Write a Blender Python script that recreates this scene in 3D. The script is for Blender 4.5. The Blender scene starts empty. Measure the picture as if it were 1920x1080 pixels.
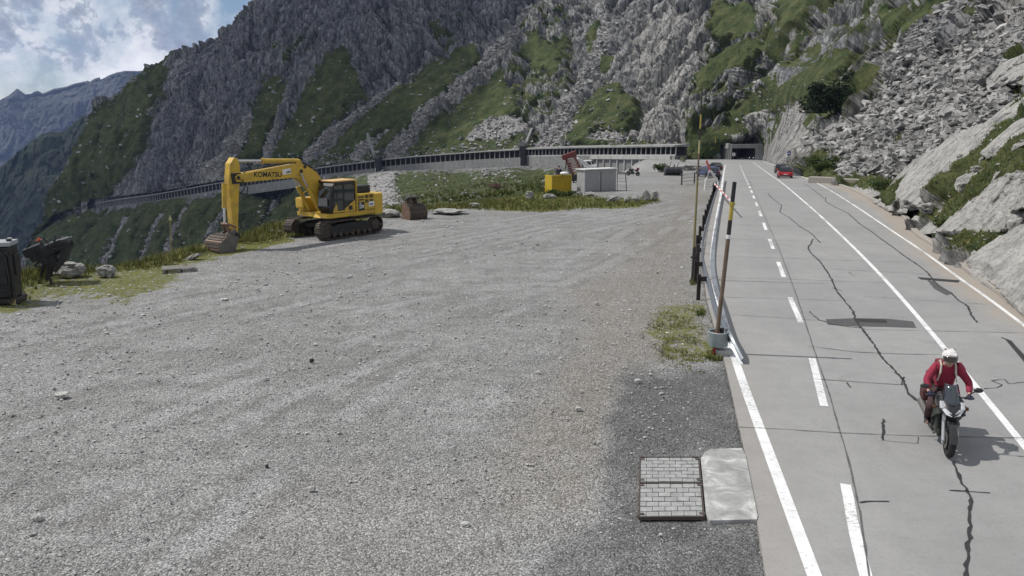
import bpy, bmesh, math, random
import numpy as np
from mathutils import Vector, Matrix

# ------------------------------------------------------------------ camera, world, sun, exposure
SC = bpy.context.scene
COL = SC.collection
F = 1500.0
PITCH = math.radians(11.86)
CAMZ = 6.0
CP, SP = math.cos(PITCH), math.sin(PITCH)
cam_data = bpy.data.cameras.new("camera")
cam_data.sensor_width = 36.0
cam_data.lens = 36.0 * F / 1920.0
cam_data.clip_end = 30000.0
cam_data.clip_start = 0.1
cam = bpy.data.objects.new("camera", cam_data)
cam.location = (0, 0, CAMZ)
cam.rotation_euler = (math.pi / 2 - PITCH, 0, 0)
COL.objects.link(cam)
SC.camera = cam

SUN_EL = math.radians(55)
SUN_AZ = math.radians(86)          # angle of the sun from -Y... see below
to_sun = Vector((-math.cos(SUN_EL) * 0.985, math.cos(SUN_EL) * 0.17, math.sin(SUN_EL))).normalized()
world = bpy.data.worlds.new("World")
SC.world = world
world.use_nodes = True
wn, wl = world.node_tree.nodes, world.node_tree.links
wn.clear()
sky = wn.new('ShaderNodeTexSky')
sky.sky_type = 'NISHITA'
sky.sun_disc = False
sky.sun_elevation = SUN_EL
sky.sun_rotation = math.atan2(to_sun.x, to_sun.y)
sky.altitude = 2000
tc = wn.new('ShaderNodeTexCoord')
mp = wn.new('ShaderNodeMapping'); mp.inputs['Scale'].default_value = (1, 1, 1.15); mp.inputs['Location'].default_value = (0.35, 0.0, 0.12)
wl.new(tc.outputs['Generated'], mp.inputs['Vector'])
n1 = wn.new('ShaderNodeTexNoise'); n1.inputs['Scale'].default_value = 6.5; n1.inputs['Detail'].default_value = 12; n1.inputs['Roughness'].default_value = 0.58
n1.inputs['Distortion'].default_value = 0.1
wl.new(mp.outputs['Vector'], n1.inputs['Vector'])
r1 = wn.new('ShaderNodeValToRGB')
r1.color_ramp.elements[0].position = 0.36; r1.color_ramp.elements[1].position = 0.50
wl.new(n1.outputs['Fac'], r1.inputs['Fac'])
n2 = wn.new('ShaderNodeTexNoise'); n2.inputs['Scale'].default_value = 11.0; n2.inputs['Detail'].default_value = 10; n2.inputs['Roughness'].default_value = 0.64
n2.inputs['Distortion'].default_value = 0.15
mp2 = wn.new('ShaderNodeMapping'); mp2.inputs['Location'].default_value = (3.1, 1.7, 0.26); mp2.inputs['Scale'].default_value = (1, 1, 1.2)
wl.new(tc.outputs['Generated'], mp2.inputs['Vector'])
wl.new(mp2.outputs['Vector'], n2.inputs['Vector'])
r2 = wn.new('ShaderNodeValToRGB')
r2.color_ramp.elements[0].position = 0.35; r2.color_ramp.elements[0].color = (3.1, 3.5, 4.5, 1)
r2.color_ramp.elements[1].position = 0.66; r2.color_ramp.elements[1].color = (14.5, 14.5, 14.6, 1)
for _p, _c in ((0.44, (4.4, 4.9, 6.0, 1)), (0.485, (6.4, 6.8, 7.7, 1)), (0.515, (11.0, 11.2, 11.6, 1))):
    e = r2.color_ramp.elements.new(_p); e.color = _c
wl.new(n2.outputs['Fac'], r2.inputs['Fac'])
mx = wn.new('ShaderNodeMix'); mx.data_type = 'RGBA'
wl.new(r1.outputs['Color'], mx.inputs['Factor'])
wl.new(sky.outputs['Color'], mx.inputs['A'])
wl.new(r2.outputs['Color'], mx.inputs['B'])
bg = wn.new('ShaderNodeBackground'); bg.inputs['Strength'].default_value = 0.09
wl.new(mx.outputs['Result'], bg.inputs['Color'])
wo = wn.new('ShaderNodeOutputWorld')
wl.new(bg.outputs['Background'], wo.inputs['Surface'])

sun_data = bpy.data.lights.new("sun", 'SUN')
sun_data.energy = 4.8
sun_data.angle = math.radians(0.5)
sun_data.color = (1.0, 0.96, 0.9)
sun = bpy.data.objects.new("sun", sun_data)
sun.rotation_euler = to_sun.to_track_quat('Z', 'Y').to_euler()
sun.location = (-30, 5, 60)
COL.objects.link(sun)
SC.view_settings.view_transform = 'Standard'
SC.view_settings.look = 'None'
SC.view_settings.exposure = -0.31
SC.view_settings.gamma = 1
SC.cycles.max_bounces = 5
SC.cycles.diffuse_bounces = 2
SC.cycles.volume_bounces = 0
SC.cycles.transparent_max_bounces = 12

# ------------------------------------------------------------------ ground profile and projection helpers
_Y = np.arange(-60, 1200, 0.5)
_S = np.interp(_Y, [-60, 35, 100, 326, 600], [0, 0, -0.038, -0.036, -0.036])
_Z = np.concatenate([[0], np.cumsum((_S[1:] + _S[:-1]) * 0.25)])
_Z -= np.interp(0, _Y, _Z)
def zp(y):
    return np.interp(y, _Y, _Z)
def ray(u, v):
    x = (np.asarray(u, float) - 960) / F
    y = (540 - np.asarray(v, float)) / F
    return x, CP + SP * y, -SP + CP * y
def at(u, v, d):
    x, y, z = ray(u, v)
    t = d / y
    return np.stack([x * t, y * t, CAMZ + z * t], -1)
def gnd(u, v):
    x, y, z = ray(u, v)
    h = np.zeros_like(x * y)
    for _ in range(40):
        t = (h - CAMZ) / np.minimum(z, -1e-4)
        h = 0.5 * h + 0.5 * zp(y * t)
    t = (h - CAMZ) / np.minimum(z, -1e-4)
    return np.stack([x * t, y * t, zp(y * t)], -1)
def G(u, v):
    return Vector(gnd(u, v))
def A(u, v, d):
    return Vector(at(u, v, d))
def project(p):
    p = np.asarray(p, float)
    dz = p[..., 2] - CAMZ
    depth = p[..., 1] * CP - dz * SP
    up = p[..., 1] * SP + dz * CP
    depth = np.where(depth < 0.2, 0.2, depth)
    return 960 + F * p[..., 0] / depth, 540 - F * up / depth
def pxm(d, v=400):                       # metres per photograph pixel at distance d
    return d / F

# ------------------------------------------------------------------ noise
def _hash(ix, iy, iz, s=0):
    h = (ix.astype(np.int64) * 73856093) ^ (iy.astype(np.int64) * 19349663) ^ (iz.astype(np.int64) * 83492791) ^ (s * 2654435761)
    h = h & 0xFFFFFFFF
    h = ((h ^ (h >> 15)) * 2246822519) & 0xFFFFFFFF
    h = ((h ^ (h >> 13)) * 3266489917) & 0xFFFFFFFF
    return h ^ (h >> 16)
def pnoise(p, s=0):
    i = np.floor(p).astype(np.int64); f = p - i
    w = f * f * f * (f * (f * 6 - 15) + 10)
    out = np.zeros(len(p))
    for dx in (0, 1):
        for dy in (0, 1):
            for dz in (0, 1):
                h = _hash(i[:, 0] + dx, i[:, 1] + dy, i[:, 2] + dz, s)
                gx = (h & 1023) / 511.5 - 1; gy = ((h >> 10) & 1023) / 511.5 - 1; gz = ((h >> 20) & 1023) / 511.5 - 1
                v = gx * (f[:, 0] - dx) + gy * (f[:, 1] - dy) + gz * (f[:, 2] - dz)
                out += v * (w[:, 0] if dx else 1 - w[:, 0]) * (w[:, 1] if dy else 1 - w[:, 1]) * (w[:, 2] if dz else 1 - w[:, 2])
    return out * 1.3
def fbm(p, oct=4, s=0, gain=0.5):
    o = np.zeros(len(p)); a = 1.0
    for k in range(oct):
        o += a * pnoise(p * 2 ** k, s + k); a *= gain
    return o
def worley(p, s=0):
    i = np.floor(p).astype(np.int64)
    f1 = np.full(len(p), 9.0); f2 = np.full(len(p), 9.0); rid = np.zeros(len(p))
    tilt = np.zeros(len(p))
    for dx in (-1, 0, 1):
        for dy in (-1, 0, 1):
            for dz in (-1, 0, 1):
                h = _hash(i[:, 0] + dx, i[:, 1] + dy, i[:, 2] + dz, s)
                cx = i[:, 0] + dx + (h & 1023) / 1023.0; cy = i[:, 1] + dy + ((h >> 10) & 1023) / 1023.0; cz = i[:, 2] + dz + ((h >> 20) & 1023) / 1023.0
                d = np.sqrt((p[:, 0] - cx) ** 2 + (p[:, 1] - cy) ** 2 + (p[:, 2] - cz) ** 2)
                r = ((h * 40503) >> 7 & 1023) / 1023.0
                # each cell is a plane of its own tilt: flat facets
                tl = (p[:, 0] - cx) * (((h >> 5) & 255) / 127.5 - 1) + (p[:, 1] - cy) * (((h >> 13) & 255) / 127.5 - 1) + (p[:, 2] - cz) * (((h >> 21) & 255) / 127.5 - 1)
                m = d < f1
                f2 = np.where(m, f1, np.minimum(f2, d))
                rid = np.where(m, r, rid); tilt = np.where(m, tl, tilt)
                f1 = np.where(m, d, f1)
    return f1, f2, rid, tilt
def sstep(a, b, x):
    t = np.clip((x - a) / (b - a), 0, 1); return t * t * (3 - 2 * t)
def polysd(u, v, poly):                  # signed distance in px, positive inside
    P = np.asarray(poly, float)
    ins = np.zeros(u.shape, bool); dm = np.full(u.shape, 1e9)
    for k in range(len(P)):
        a = P[k]; b = P[(k + 1) % len(P)]
        c = ((a[1] > v) != (b[1] > v)) & (u < (b[0] - a[0]) * (v - a[1]) / ((b[1] - a[1]) or 1e-9) + a[0])
        ins ^= c
        ab = b - a
        t = np.clip(((u - a[0]) * ab[0] + (v - a[1]) * ab[1]) / max(ab @ ab, 1e-9), 0, 1)
        dm = np.minimum(dm, np.hypot(u - a[0] - t * ab[0], v - a[1] - t * ab[1]))
    return np.where(ins, dm, -dm)
def lined(u, v, pts, w0, w1):            # 1 inside a streak of width w0..w1 px along a polyline, signed distance
    best = np.full(u.shape, -1e9); n = len(pts) - 1
    for k in range(n):
        a = np.array(pts[k], float); b = np.array(pts[k + 1], float); ab = b - a
        t = np.clip(((u - a[0]) * ab[0] + (v - a[1]) * ab[1]) / (ab @ ab), 0, 1)
        w = w0 + (w1 - w0) * (k + t) / n
        best = np.maximum(best, w - np.hypot(u - a[0] - t * ab[0], v - a[1] - t * ab[1]))
    return best

# ------------------------------------------------------------------ materials
MATS = {}
def newmat(name):
    m = bpy.data.materials.new(name); m.use_nodes = True
    nt = m.node_tree
    for n in list(nt.nodes): nt.nodes.remove(n)
    out = nt.nodes.new('ShaderNodeOutputMaterial')
    b = nt.nodes.new('ShaderNodeBsdfPrincipled')
    nt.links.new(b.outputs[0], out.inputs[0])
    MATS[name] = m
    return m, nt, b
class NB:
    def __init__(s, nt): s.nt = nt
    def link(s, a, b): s.nt.links.new(a, b)
    def inp(s, sock, val):
        if hasattr(val, 'is_output'): s.link(val, sock)
        else: sock.default_value = val
    def coord(s, scale=(1, 1, 1), loc=(0, 0, 0), rot=(0, 0, 0), world=False):
        if world:
            t = s.nt.nodes.new('ShaderNodeNewGeometry').outputs['Position']
        else:
            t = s.nt.nodes.new('ShaderNodeTexCoord').outputs['Object']
        m = s.nt.nodes.new('ShaderNodeMapping')
        m.inputs['Scale'].default_value = scale; m.inputs['Location'].default_value = loc; m.inputs['Rotation'].default_value = rot
        s.link(t, m.inputs['Vector']); return m.outputs['Vector']
    def noise(s, vec, scale, detail=6, rough=0.55, dist=0.0, out='Fac'):
        n = s.nt.nodes.new('ShaderNodeTexNoise')
        n.inputs['Scale'].default_value = scale; n.inputs['Detail'].default_value = detail
        n.inputs['Roughness'].default_value = rough; n.inputs['Distortion'].default_value = dist
        s.link(vec, n.inputs['Vector']); return n.outputs[out]
    def voro(s, vec, scale, feat='F1', out='Distance', rnd=1.0):
        n = s.nt.nodes.new('ShaderNodeTexVoronoi'); n.feature = feat
        n.inputs['Scale'].default_value = scale; n.inputs['Randomness'].default_value = rnd
        s.link(vec, n.inputs['Vector']); return n.outputs[out]
    def ramp(s, fac, stops, interp='LINEAR'):
        r = s.nt.nodes.new('ShaderNodeValToRGB'); r.color_ramp.interpolation = interp
        el = r.color_ramp.elements
        while len(el) < len(stops): el.new(0.5)
        for e, (p, c) in zip(el, stops):
            e.position = p; e.color = (c, c, c, 1) if isinstance(c, (int, float)) else (*c, 1)
        s.link(fac, r.inputs['Fac']); return r.outputs['Color']
    def mix(s, fac, a, b, mode='MIX'):
        m = s.nt.nodes.new('ShaderNodeMix'); m.data_type = 'RGBA'; m.blend_type = mode
        for k, x in (('Factor', fac), ('A', a), ('B', b)):
            sk = m.inputs[k] if k == 'Factor' else [i for i in m.inputs if i.name == k and i.type == 'RGBA'][0]
            if hasattr(x, 'is_output'): s.link(x, sk)
            elif k == 'Factor': sk.default_value = x
            else: sk.default_value = (*x, 1) if len(x) == 3 else x
        return [o for o in m.outputs if o.type == 'RGBA'][0]
    def math(s, op, a, b=0.0, c=None):
        m = s.nt.nodes.new('ShaderNodeMath'); m.operation = op
        s.inp(m.inputs[0], a); s.inp(m.inputs[1], b)
        if c is not None: s.inp(m.inputs[2], c)
        return m.outputs[0]
    def attr(s, name):
        a = s.nt.nodes.new('ShaderNodeAttribute'); a.attribute_name = name
        sp = s.nt.nodes.new('ShaderNodeSeparateColor'); s.link(a.outputs['Color'], sp.inputs[0])
        return sp.outputs[0], sp.outputs[1], sp.outputs[2]
    def nt_warp(s, vec, base, amt):
        nz = s.nt.nodes.new('ShaderNodeTexNoise'); nz.inputs['Scale'].default_value = 0.35; nz.inputs['Detail'].default_value = 4
        s.link(base, nz.inputs['Vector'])
        m = s.nt.nodes.new('ShaderNodeVectorMath'); m.operation = 'MULTIPLY_ADD'
        s.link(nz.outputs['Color'], m.inputs[0]); m.inputs[1].default_value = (amt * 3,) * 3; s.link(vec, m.inputs[2])
        return m.outputs[0]
    def bump(s, h, strength=0.5, dist=0.05, normal=None):
        b = s.nt.nodes.new('ShaderNodeBump'); b.inputs['Strength'].default_value = strength; b.inputs['Distance'].default_value = dist
        s.link(h, b.inputs['Height'])
        if normal is not None: s.link(normal, b.inputs['Normal'])
        return b.outputs[0]
def paint(name, col, rough=0.5, metal=0.0, dirt=0.25, dirtcol=(0.10, 0.085, 0.065), scale=3.0, bump=0.0, spec=0.4):
    """plain painted / coated surface with worn, dusty variation"""
    m, nt, b = newmat(name); n = NB(nt)
    v = n.coord()
    f = n.noise(v, scale, 8, 0.65)
    k = n.ramp(f, [(0.42, 0.0), (0.72, dirt)])
    c = n.mix(k, col, dirtcol)
    f2 = n.noise(v, scale * 9, 4, 0.6)
    c = n.mix(n.ramp(f2, [(0.3, 0.0), (0.8, 0.18)]), c, tuple(x * 0.6 for x in col))
    n.link(c, b.inputs['Base Color'])
    b.inputs['Roughness'].default_value = rough; b.inputs['Metallic'].default_value = metal
    b.inputs['Specular IOR Level'].default_value = spec
    if bump: n.link(n.bump(f2, bump, 0.01), b.inputs['Normal'])
    return m

# ------------------------------------------------------------------ object helpers
def link(name, me, mat=None, parent=None, loc=None):
    o = bpy.data.objects.new(name, me); COL.objects.link(o)
    if mat is not None and me is not None:
        if isinstance(mat, (list, tuple)):
            for m in mat: me.materials.append(m)
        else: me.materials.append(mat)
    if parent is not None: o.parent = parent
    if loc is not None: o.location = loc
    return o
def npmesh(name, verts, faces, smooth=False, nper=None):
    """mesh from numpy vertex and face arrays (faces: (n,k) constant k)"""
    me = bpy.data.meshes.new(name)
    verts = np.asarray(verts, np.float32); faces = np.asarray(faces, np.int32)
    k = faces.shape[1]
    me.vertices.add(len(verts)); me.vertices.foreach_set('co', verts.ravel())
    me.loops.add(faces.size); me.loops.foreach_set('vertex_index', faces.ravel())
    me.polygons.add(len(faces))
    me.polygons.foreach_set('loop_start', np.arange(0, faces.size, k, dtype=np.int32))
    me.polygons.foreach_set('loop_total', np.full(len(faces), k, np.int32))
    me.polygons.foreach_set('use_smooth', np.full(len(faces), bool(smooth)))
    me.update(calc_edges=True); me.validate()
    return me
def gridfaces(nr, nc):
    i = np.arange(nr - 1)[:, None] * nc + np.arange(nc - 1)[None, :]
    i = i.ravel()
    return np.stack([i, i + 1, i + nc + 1, i + nc], -1)
def setattr3(me, name, rgb):
    a = me.attributes.new(name, 'FLOAT_COLOR', 'POINT')
    c = np.ones((len(rgb), 4), np.float32); c[:, :3] = rgb
    a.data.foreach_set('color', c.ravel())
def tag(o, label=None, cat=None, group=None, kind=None):
    if label: o['label'] = label
    if cat: o['category'] = cat
    if group: o['group'] = group
    if kind: o['kind'] = kind
    return o
def thing(name, label, cat, loc=(0, 0, 0), rz=0, group=None):
    o = bpy.data.objects.new(name, None); COL.objects.link(o)
    o.location = loc; o.rotation_euler = (0, 0, rz); o.empty_display_size = 0.2
    return tag(o, label, cat, group)
def copy_tree(o, parent=None):
    c = o.copy(); COL.objects.link(c)
    if parent is not None: c.parent = parent
    for ch in list(o.children): copy_tree(ch, c)
    return c

class MB:
    """collects primitives into one bmesh"""
    def __init__(s): s.bm = bmesh.new()
    def _xf(s, vs, M):
        for v in vs: v.co = M @ v.co
    def box(s, c, size, rot=None, bevel=0.0, taper=None):
        r = bmesh.ops.create_cube(s.bm, size=1.0); vs = r['verts']
        for v in vs:
            v.co = Vector((v.co.x * size[0], v.co.y * size[1], v.co.z * size[2]))
            if taper and v.co.z > 0: v.co.x *= taper[0]; v.co.y *= taper[1]
        M = Matrix.Translation(Vector(c)) @ (rot.to_4x4() if rot is not None else Matrix.Identity(4))
        s._xf(vs, M)
        if bevel:
            es = list({e for v in vs for e in v.link_edges})
            bmesh.ops.bevel(s.bm, geom=es, offset=bevel, segments=2, affect='EDGES', profile=0.6)
        return s
    def bar(s, a, b, w, h=None, bevel=0.0, up=(0, 0, 1)):
        a, b = Vector(a), Vector(b); d = b - a; L = d.length; z = d.normalized()
        u = Vector(up)
        if abs(z.dot(u)) > 0.98: u = Vector((1, 0, 0))
        x = u.cross(z).normalized(); y = z.cross(x)
        R = Matrix((x, y, z)).transposed()
        return s.box((a + b) / 2, (w, h or w, L), R, bevel)
    def tube(s, a, b, r0, r1=None, n=12, cap=True):
        a, b = Vector(a), Vector(b); d = b - a; L = d.length
        q = d.to_track_quat('Z', 'Y').to_matrix().to_4x4()
        bmesh.ops.create_cone(s.bm, cap_ends=cap, cap_tris=False, segments=n, radius1=r0, radius2=r0 if r1 is None else r1, depth=L, matrix=Matrix.Translation((a + b) / 2) @ q)
        return s
    def path(s, pts, r, n=8):
        pts = [Vector(p) for p in pts]; rings = []
        for i, p in enumerate(pts):
            t = (pts[min(i + 1, len(pts) - 1)] - pts[max(i - 1, 0)]).normalized()
            u = Vector((0, 0, 1)) if abs(t.z) < 0.95 else Vector((1, 0, 0))
            x = u.cross(t).normalized(); y = t.cross(x)
            rr = r[i] if isinstance(r, (list, tuple)) else r
            rings.append([s.bm.verts.new(p + x * rr * math.cos(2 * math.pi * k / n) + y * rr * math.sin(2 * math.pi * k / n)) for k in range(n)])
        for a, b in zip(rings[:-1], rings[1:]):
            for k in range(n): s.bm.faces.new((a[k], a[(k + 1) % n], b[(k + 1) % n], b[k]))
        s.bm.faces.new(rings[0][::-1]); s.bm.faces.new(rings[-1])
        return s
    def prism(s, prof, y0, y1, axis='y', bevel=0.0):
        """closed profile in the x-z plane, pulled along y from y0 to y1"""
        def P(p, t):
            return Vector((p[0], t, p[1])) if axis == 'y' else (Vector((t, p[0], p[1])) if axis == 'x' else Vector((p[0], p[1], t)))
        a = [s.bm.verts.new(P(p, y0)) for p in prof]; b = [s.bm.verts.new(P(p, y1)) for p in prof]
        fs = [s.bm.faces.new(a), s.bm.faces.new(b[::-1])]
        n = len(prof)
        for k in range(n): fs.append(s.bm.faces.new((a[(k + 1) % n], a[k], b[k], b[(k + 1) % n])))
        if bevel:
            es = list({e for v in a + b for e in v.link_edges})
            bmesh.ops.bevel(s.bm, geom=es, offset=bevel, segments=2, affect='EDGES', profile=0.6)
        return s
    def lathe(s, prof, c, axis=(0, 0, 1), n=24, close=False):
        """profile of (radius, along) turned about an axis through c"""
        q = Vector(axis).normalized().to_track_quat('Z', 'Y').to_matrix()
        rings = [[s.bm.verts.new(Vector(c) + q @ Vector((r * math.cos(2 * math.pi * k / n), r * math.sin(2 * math.pi * k / n), h))) for k in range(n)] for r, h in prof]
        prs = list(zip(rings[:-1], rings[1:])) + ([(rings[-1], rings[0])] if close else [])
        for a, b in prs:
            for k in range(n): s.bm.faces.new((a[k], a[(k + 1) % n], b[(k + 1) % n], b[k]))
        if not close:
            s.bm.faces.new(rings[0][::-1]); s.bm.faces.new(rings[-1])
        return s
    def loft(s, rings, cap=True):
        R = [[s.bm.verts.new(Vector(p)) for p in r] for r in rings]
        n = len(R[0])
        for a, b in zip(R[:-1], R[1:]):
            for k in range(n): s.bm.faces.new((a[k], a[(k + 1) % n], b[(k + 1) % n], b[k]))
        if cap:
            s.bm.faces.new(R[0][::-1]); s.bm.faces.new(R[-1])
        return s
    def sphere(s, c, r, sc=(1, 1, 1), seg=16, rot=None):
        res = bmesh.ops.create_uvsphere(s.bm, u_segments=seg, v_segments=max(6, seg // 2), radius=r)
        M = Matrix.Translation(Vector(c)) @ (rot.to_4x4() if rot is not None else Matrix.Identity(4)) @ Matrix.Diagonal((*sc, 1))
        s._xf(res['verts'], M); return s
    def quad(s, pts):
        s.bm.faces.new([s.bm.verts.new(Vector(p)) for p in pts]); return s
    def build(s, name, mat, parent=None, loc=None, smooth=None, subsurf=0, flip=True):
        if flip: bmesh.ops.recalc_face_normals(s.bm, faces=s.bm.faces[:])
        me = bpy.data.meshes.new(name); s.bm.to_mesh(me); s.bm.free()
        if smooth is not None:
            for p in me.polygons: p.use_smooth = True
            if smooth < 180:
                me.set_sharp_from_angle(angle=math.radians(smooth))
        o = link(name, me, mat, parent, loc)
        if subsurf:
            md = o.modifiers.new('sub', 'SUBSURF'); md.levels = subsurf; md.render_levels = subsurf
        return o
# ------------------------------------------------------------------ plan lines read off the ground
def curve(pts, ext=None):
    P = np.array([gnd(u, v) for u, v in pts]); P = P[np.argsort(P[:, 1])]
    return P
_lot = np.array([(-330, 640), (-120, 575), (0, 532), (100, 512), (250, 503), (330, 488), (450, 455), (540, 430), (640, 414), (700, 402), (780, 393), (850, 389), (900, 384), (1000, 364), (1030, 350), (1060, 335), (1085, 322), (1100, 318)], float)
LOT = curve(_lot)
LOT = np.vstack([[-34, -6, 0], [-30, 6, 0], LOT, [19, 240, 0], [27, 330, 0], [30, 420, 0]])
def XL(y): return np.interp(y, LOT[:, 1], LOT[:, 0])
_re = [(1436, 1080), (1420, 980), (1395, 840), (1362, 690), (1342, 620), (1325, 560), (1318, 500), (1326, 440), (1338, 385), (1349, 345), (1354, 320), (1358, 308)]
RE = curve(_re)
sl = (RE[1, 0] - RE[0, 0]) / (RE[1, 1] - RE[0, 1])
RE = np.vstack([[RE[0, 0] - sl * 16, RE[0, 1] - 16, 0], RE, [RE[-1, 0] + 10, 420, 0]])
def XRE(y): return np.interp(y, RE[:, 1], RE[:, 0])
_kb = [(1920, 587), (1826, 522), (1763, 472), (1719, 444), (1705, 431), (1697, 412), (1675, 396), (1637, 378), (1587, 352), (1530, 337), (1483, 318), (1452, 308), (1428, 300.5)]
KB = curve(_kb)
KB = np.vstack([[12.6, -6, 0], [14.2, 10, 0], KB, [KB[-1, 0] + 12, 420, 0]])
def XK(y): return np.interp(y, KB[:, 1], KB[:, 0])

# ------------------------------------------------------------------ materials of the setting
def make_rock():
    m, nt, b = newmat('mountain'); n = NB(nt)
    g, s, d = n.attr('zone'); w0, w1, w2 = n.attr('zone2')
    vw = n.coord(world=True)
    va = n.coord(scale=(1.0, 0.5, 0.2), rot=(0.1, 0.12, 0.0), world=True)
    big = n.noise(va, 0.06, 12, 0.66)
    mid = n.noise(va, 0.45, 10, 0.7)
    fine = n.noise(vw, 3.0, 8, 0.7)
    rock = n.ramp(big, [(0.25, (0.11, 0.115, 0.118)), (0.43, (0.25, 0.252, 0.248)), (0.60, (0.37, 0.365, 0.355)), (0.8, (0.48, 0.47, 0.455))])
    rock = n.mix(n.ramp(mid, [(0.38, 0.75), (0.55, 0.0)]), rock, (0.055, 0.058, 0.06))
    rock = n.mix(n.ramp(mid, [(0.58, 0.0), (0.74, 0.5)]), rock, (0.40, 0.39, 0.37))
    rock = n.mix(n.ramp(fine, [(0.3, 0.45), (0.6, 0.0)]), rock, (0.07, 0.072, 0.07))
    ce = n.voro(n.nt_warp(va, vw, 0.9), 0.28, 'DISTANCE_TO_EDGE'); ce2 = n.voro(n.nt_warp(va, vw, 0.5), 0.8, 'DISTANCE_TO_EDGE')
    # pale slabs near the road
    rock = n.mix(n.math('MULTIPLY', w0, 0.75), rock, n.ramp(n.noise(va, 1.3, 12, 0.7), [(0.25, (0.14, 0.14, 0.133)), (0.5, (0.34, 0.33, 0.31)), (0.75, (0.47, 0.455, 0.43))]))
    rock = n.mix(n.math('MULTIPLY', w1, 0.8), rock, n.ramp(mid, [(0.3, (0.045, 0.048, 0.055)), (0.52, (0.17, 0.175, 0.19)), (0.75, (0.31, 0.315, 0.325))]))  # darker rock tone, with part of the cloud shade painted in
    rock = n.mix(n.ramp(ce, [(0.0, 0.85), (0.10, 0.0)]), rock, (0.035, 0.037, 0.04))
    rock = n.mix(n.ramp(ce2, [(0.0, 0.6), (0.12, 0.0)]), rock, (0.04, 0.042, 0.045))
    scr = n.ramp(n.noise(vw, 0.9, 8, 0.75), [(0.3, (0.07, 0.072, 0.075)), (0.5, (0.24, 0.235, 0.23)), (0.72, (0.42, 0.405, 0.39))])
    rock = n.mix(s, rock, scr)
    gn = n.noise(vw, 0.16, 10, 0.65)
    gf = n.noise(vw, 1.6, 8, 0.75)
    grass = n.ramp(gn, [(0.28, (0.024, 0.036, 0.014)), (0.47, (0.052, 0.068, 0.024)), (0.62, (0.095, 0.104, 0.042)), (0.78, (0.135, 0.125, 0.065))])
    grass = n.mix(n.ramp(gf, [(0.32, 0.85), (0.56, 0.0)]), grass, (0.012, 0.02, 0.010))
    grass = n.mix(n.ramp(gf, [(0.63, 0.0), (0.8, 0.55)]), grass, (0.14, 0.14, 0.075))
    gk = n.math('ADD', g, n.math('MULTIPLY', n.math('SUBTRACT', fine, 0.5), 0.7))
    k = n.ramp(gk, [(0.42, 0.0), (0.58, 1.0)])
    c = n.mix(k, rock, grass)
    n.link(c, b.inputs['Base Color'])
    b.inputs['Roughness'].default_value = 0.95; b.inputs['Specular IOR Level'].default_value = 0.15
    h = n.math('ADD', n.math('ADD', n.math('MULTIPLY', mid, 1.0), n.math('MULTIPLY', fine, 0.3)), n.math('MULTIPLY', n.math('MINIMUM', ce2, 0.3), 0.7))
    n.link(n.bump(h, 0.75, 0.7), b.inputs['Normal'])
    return m
make_rock()

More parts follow.
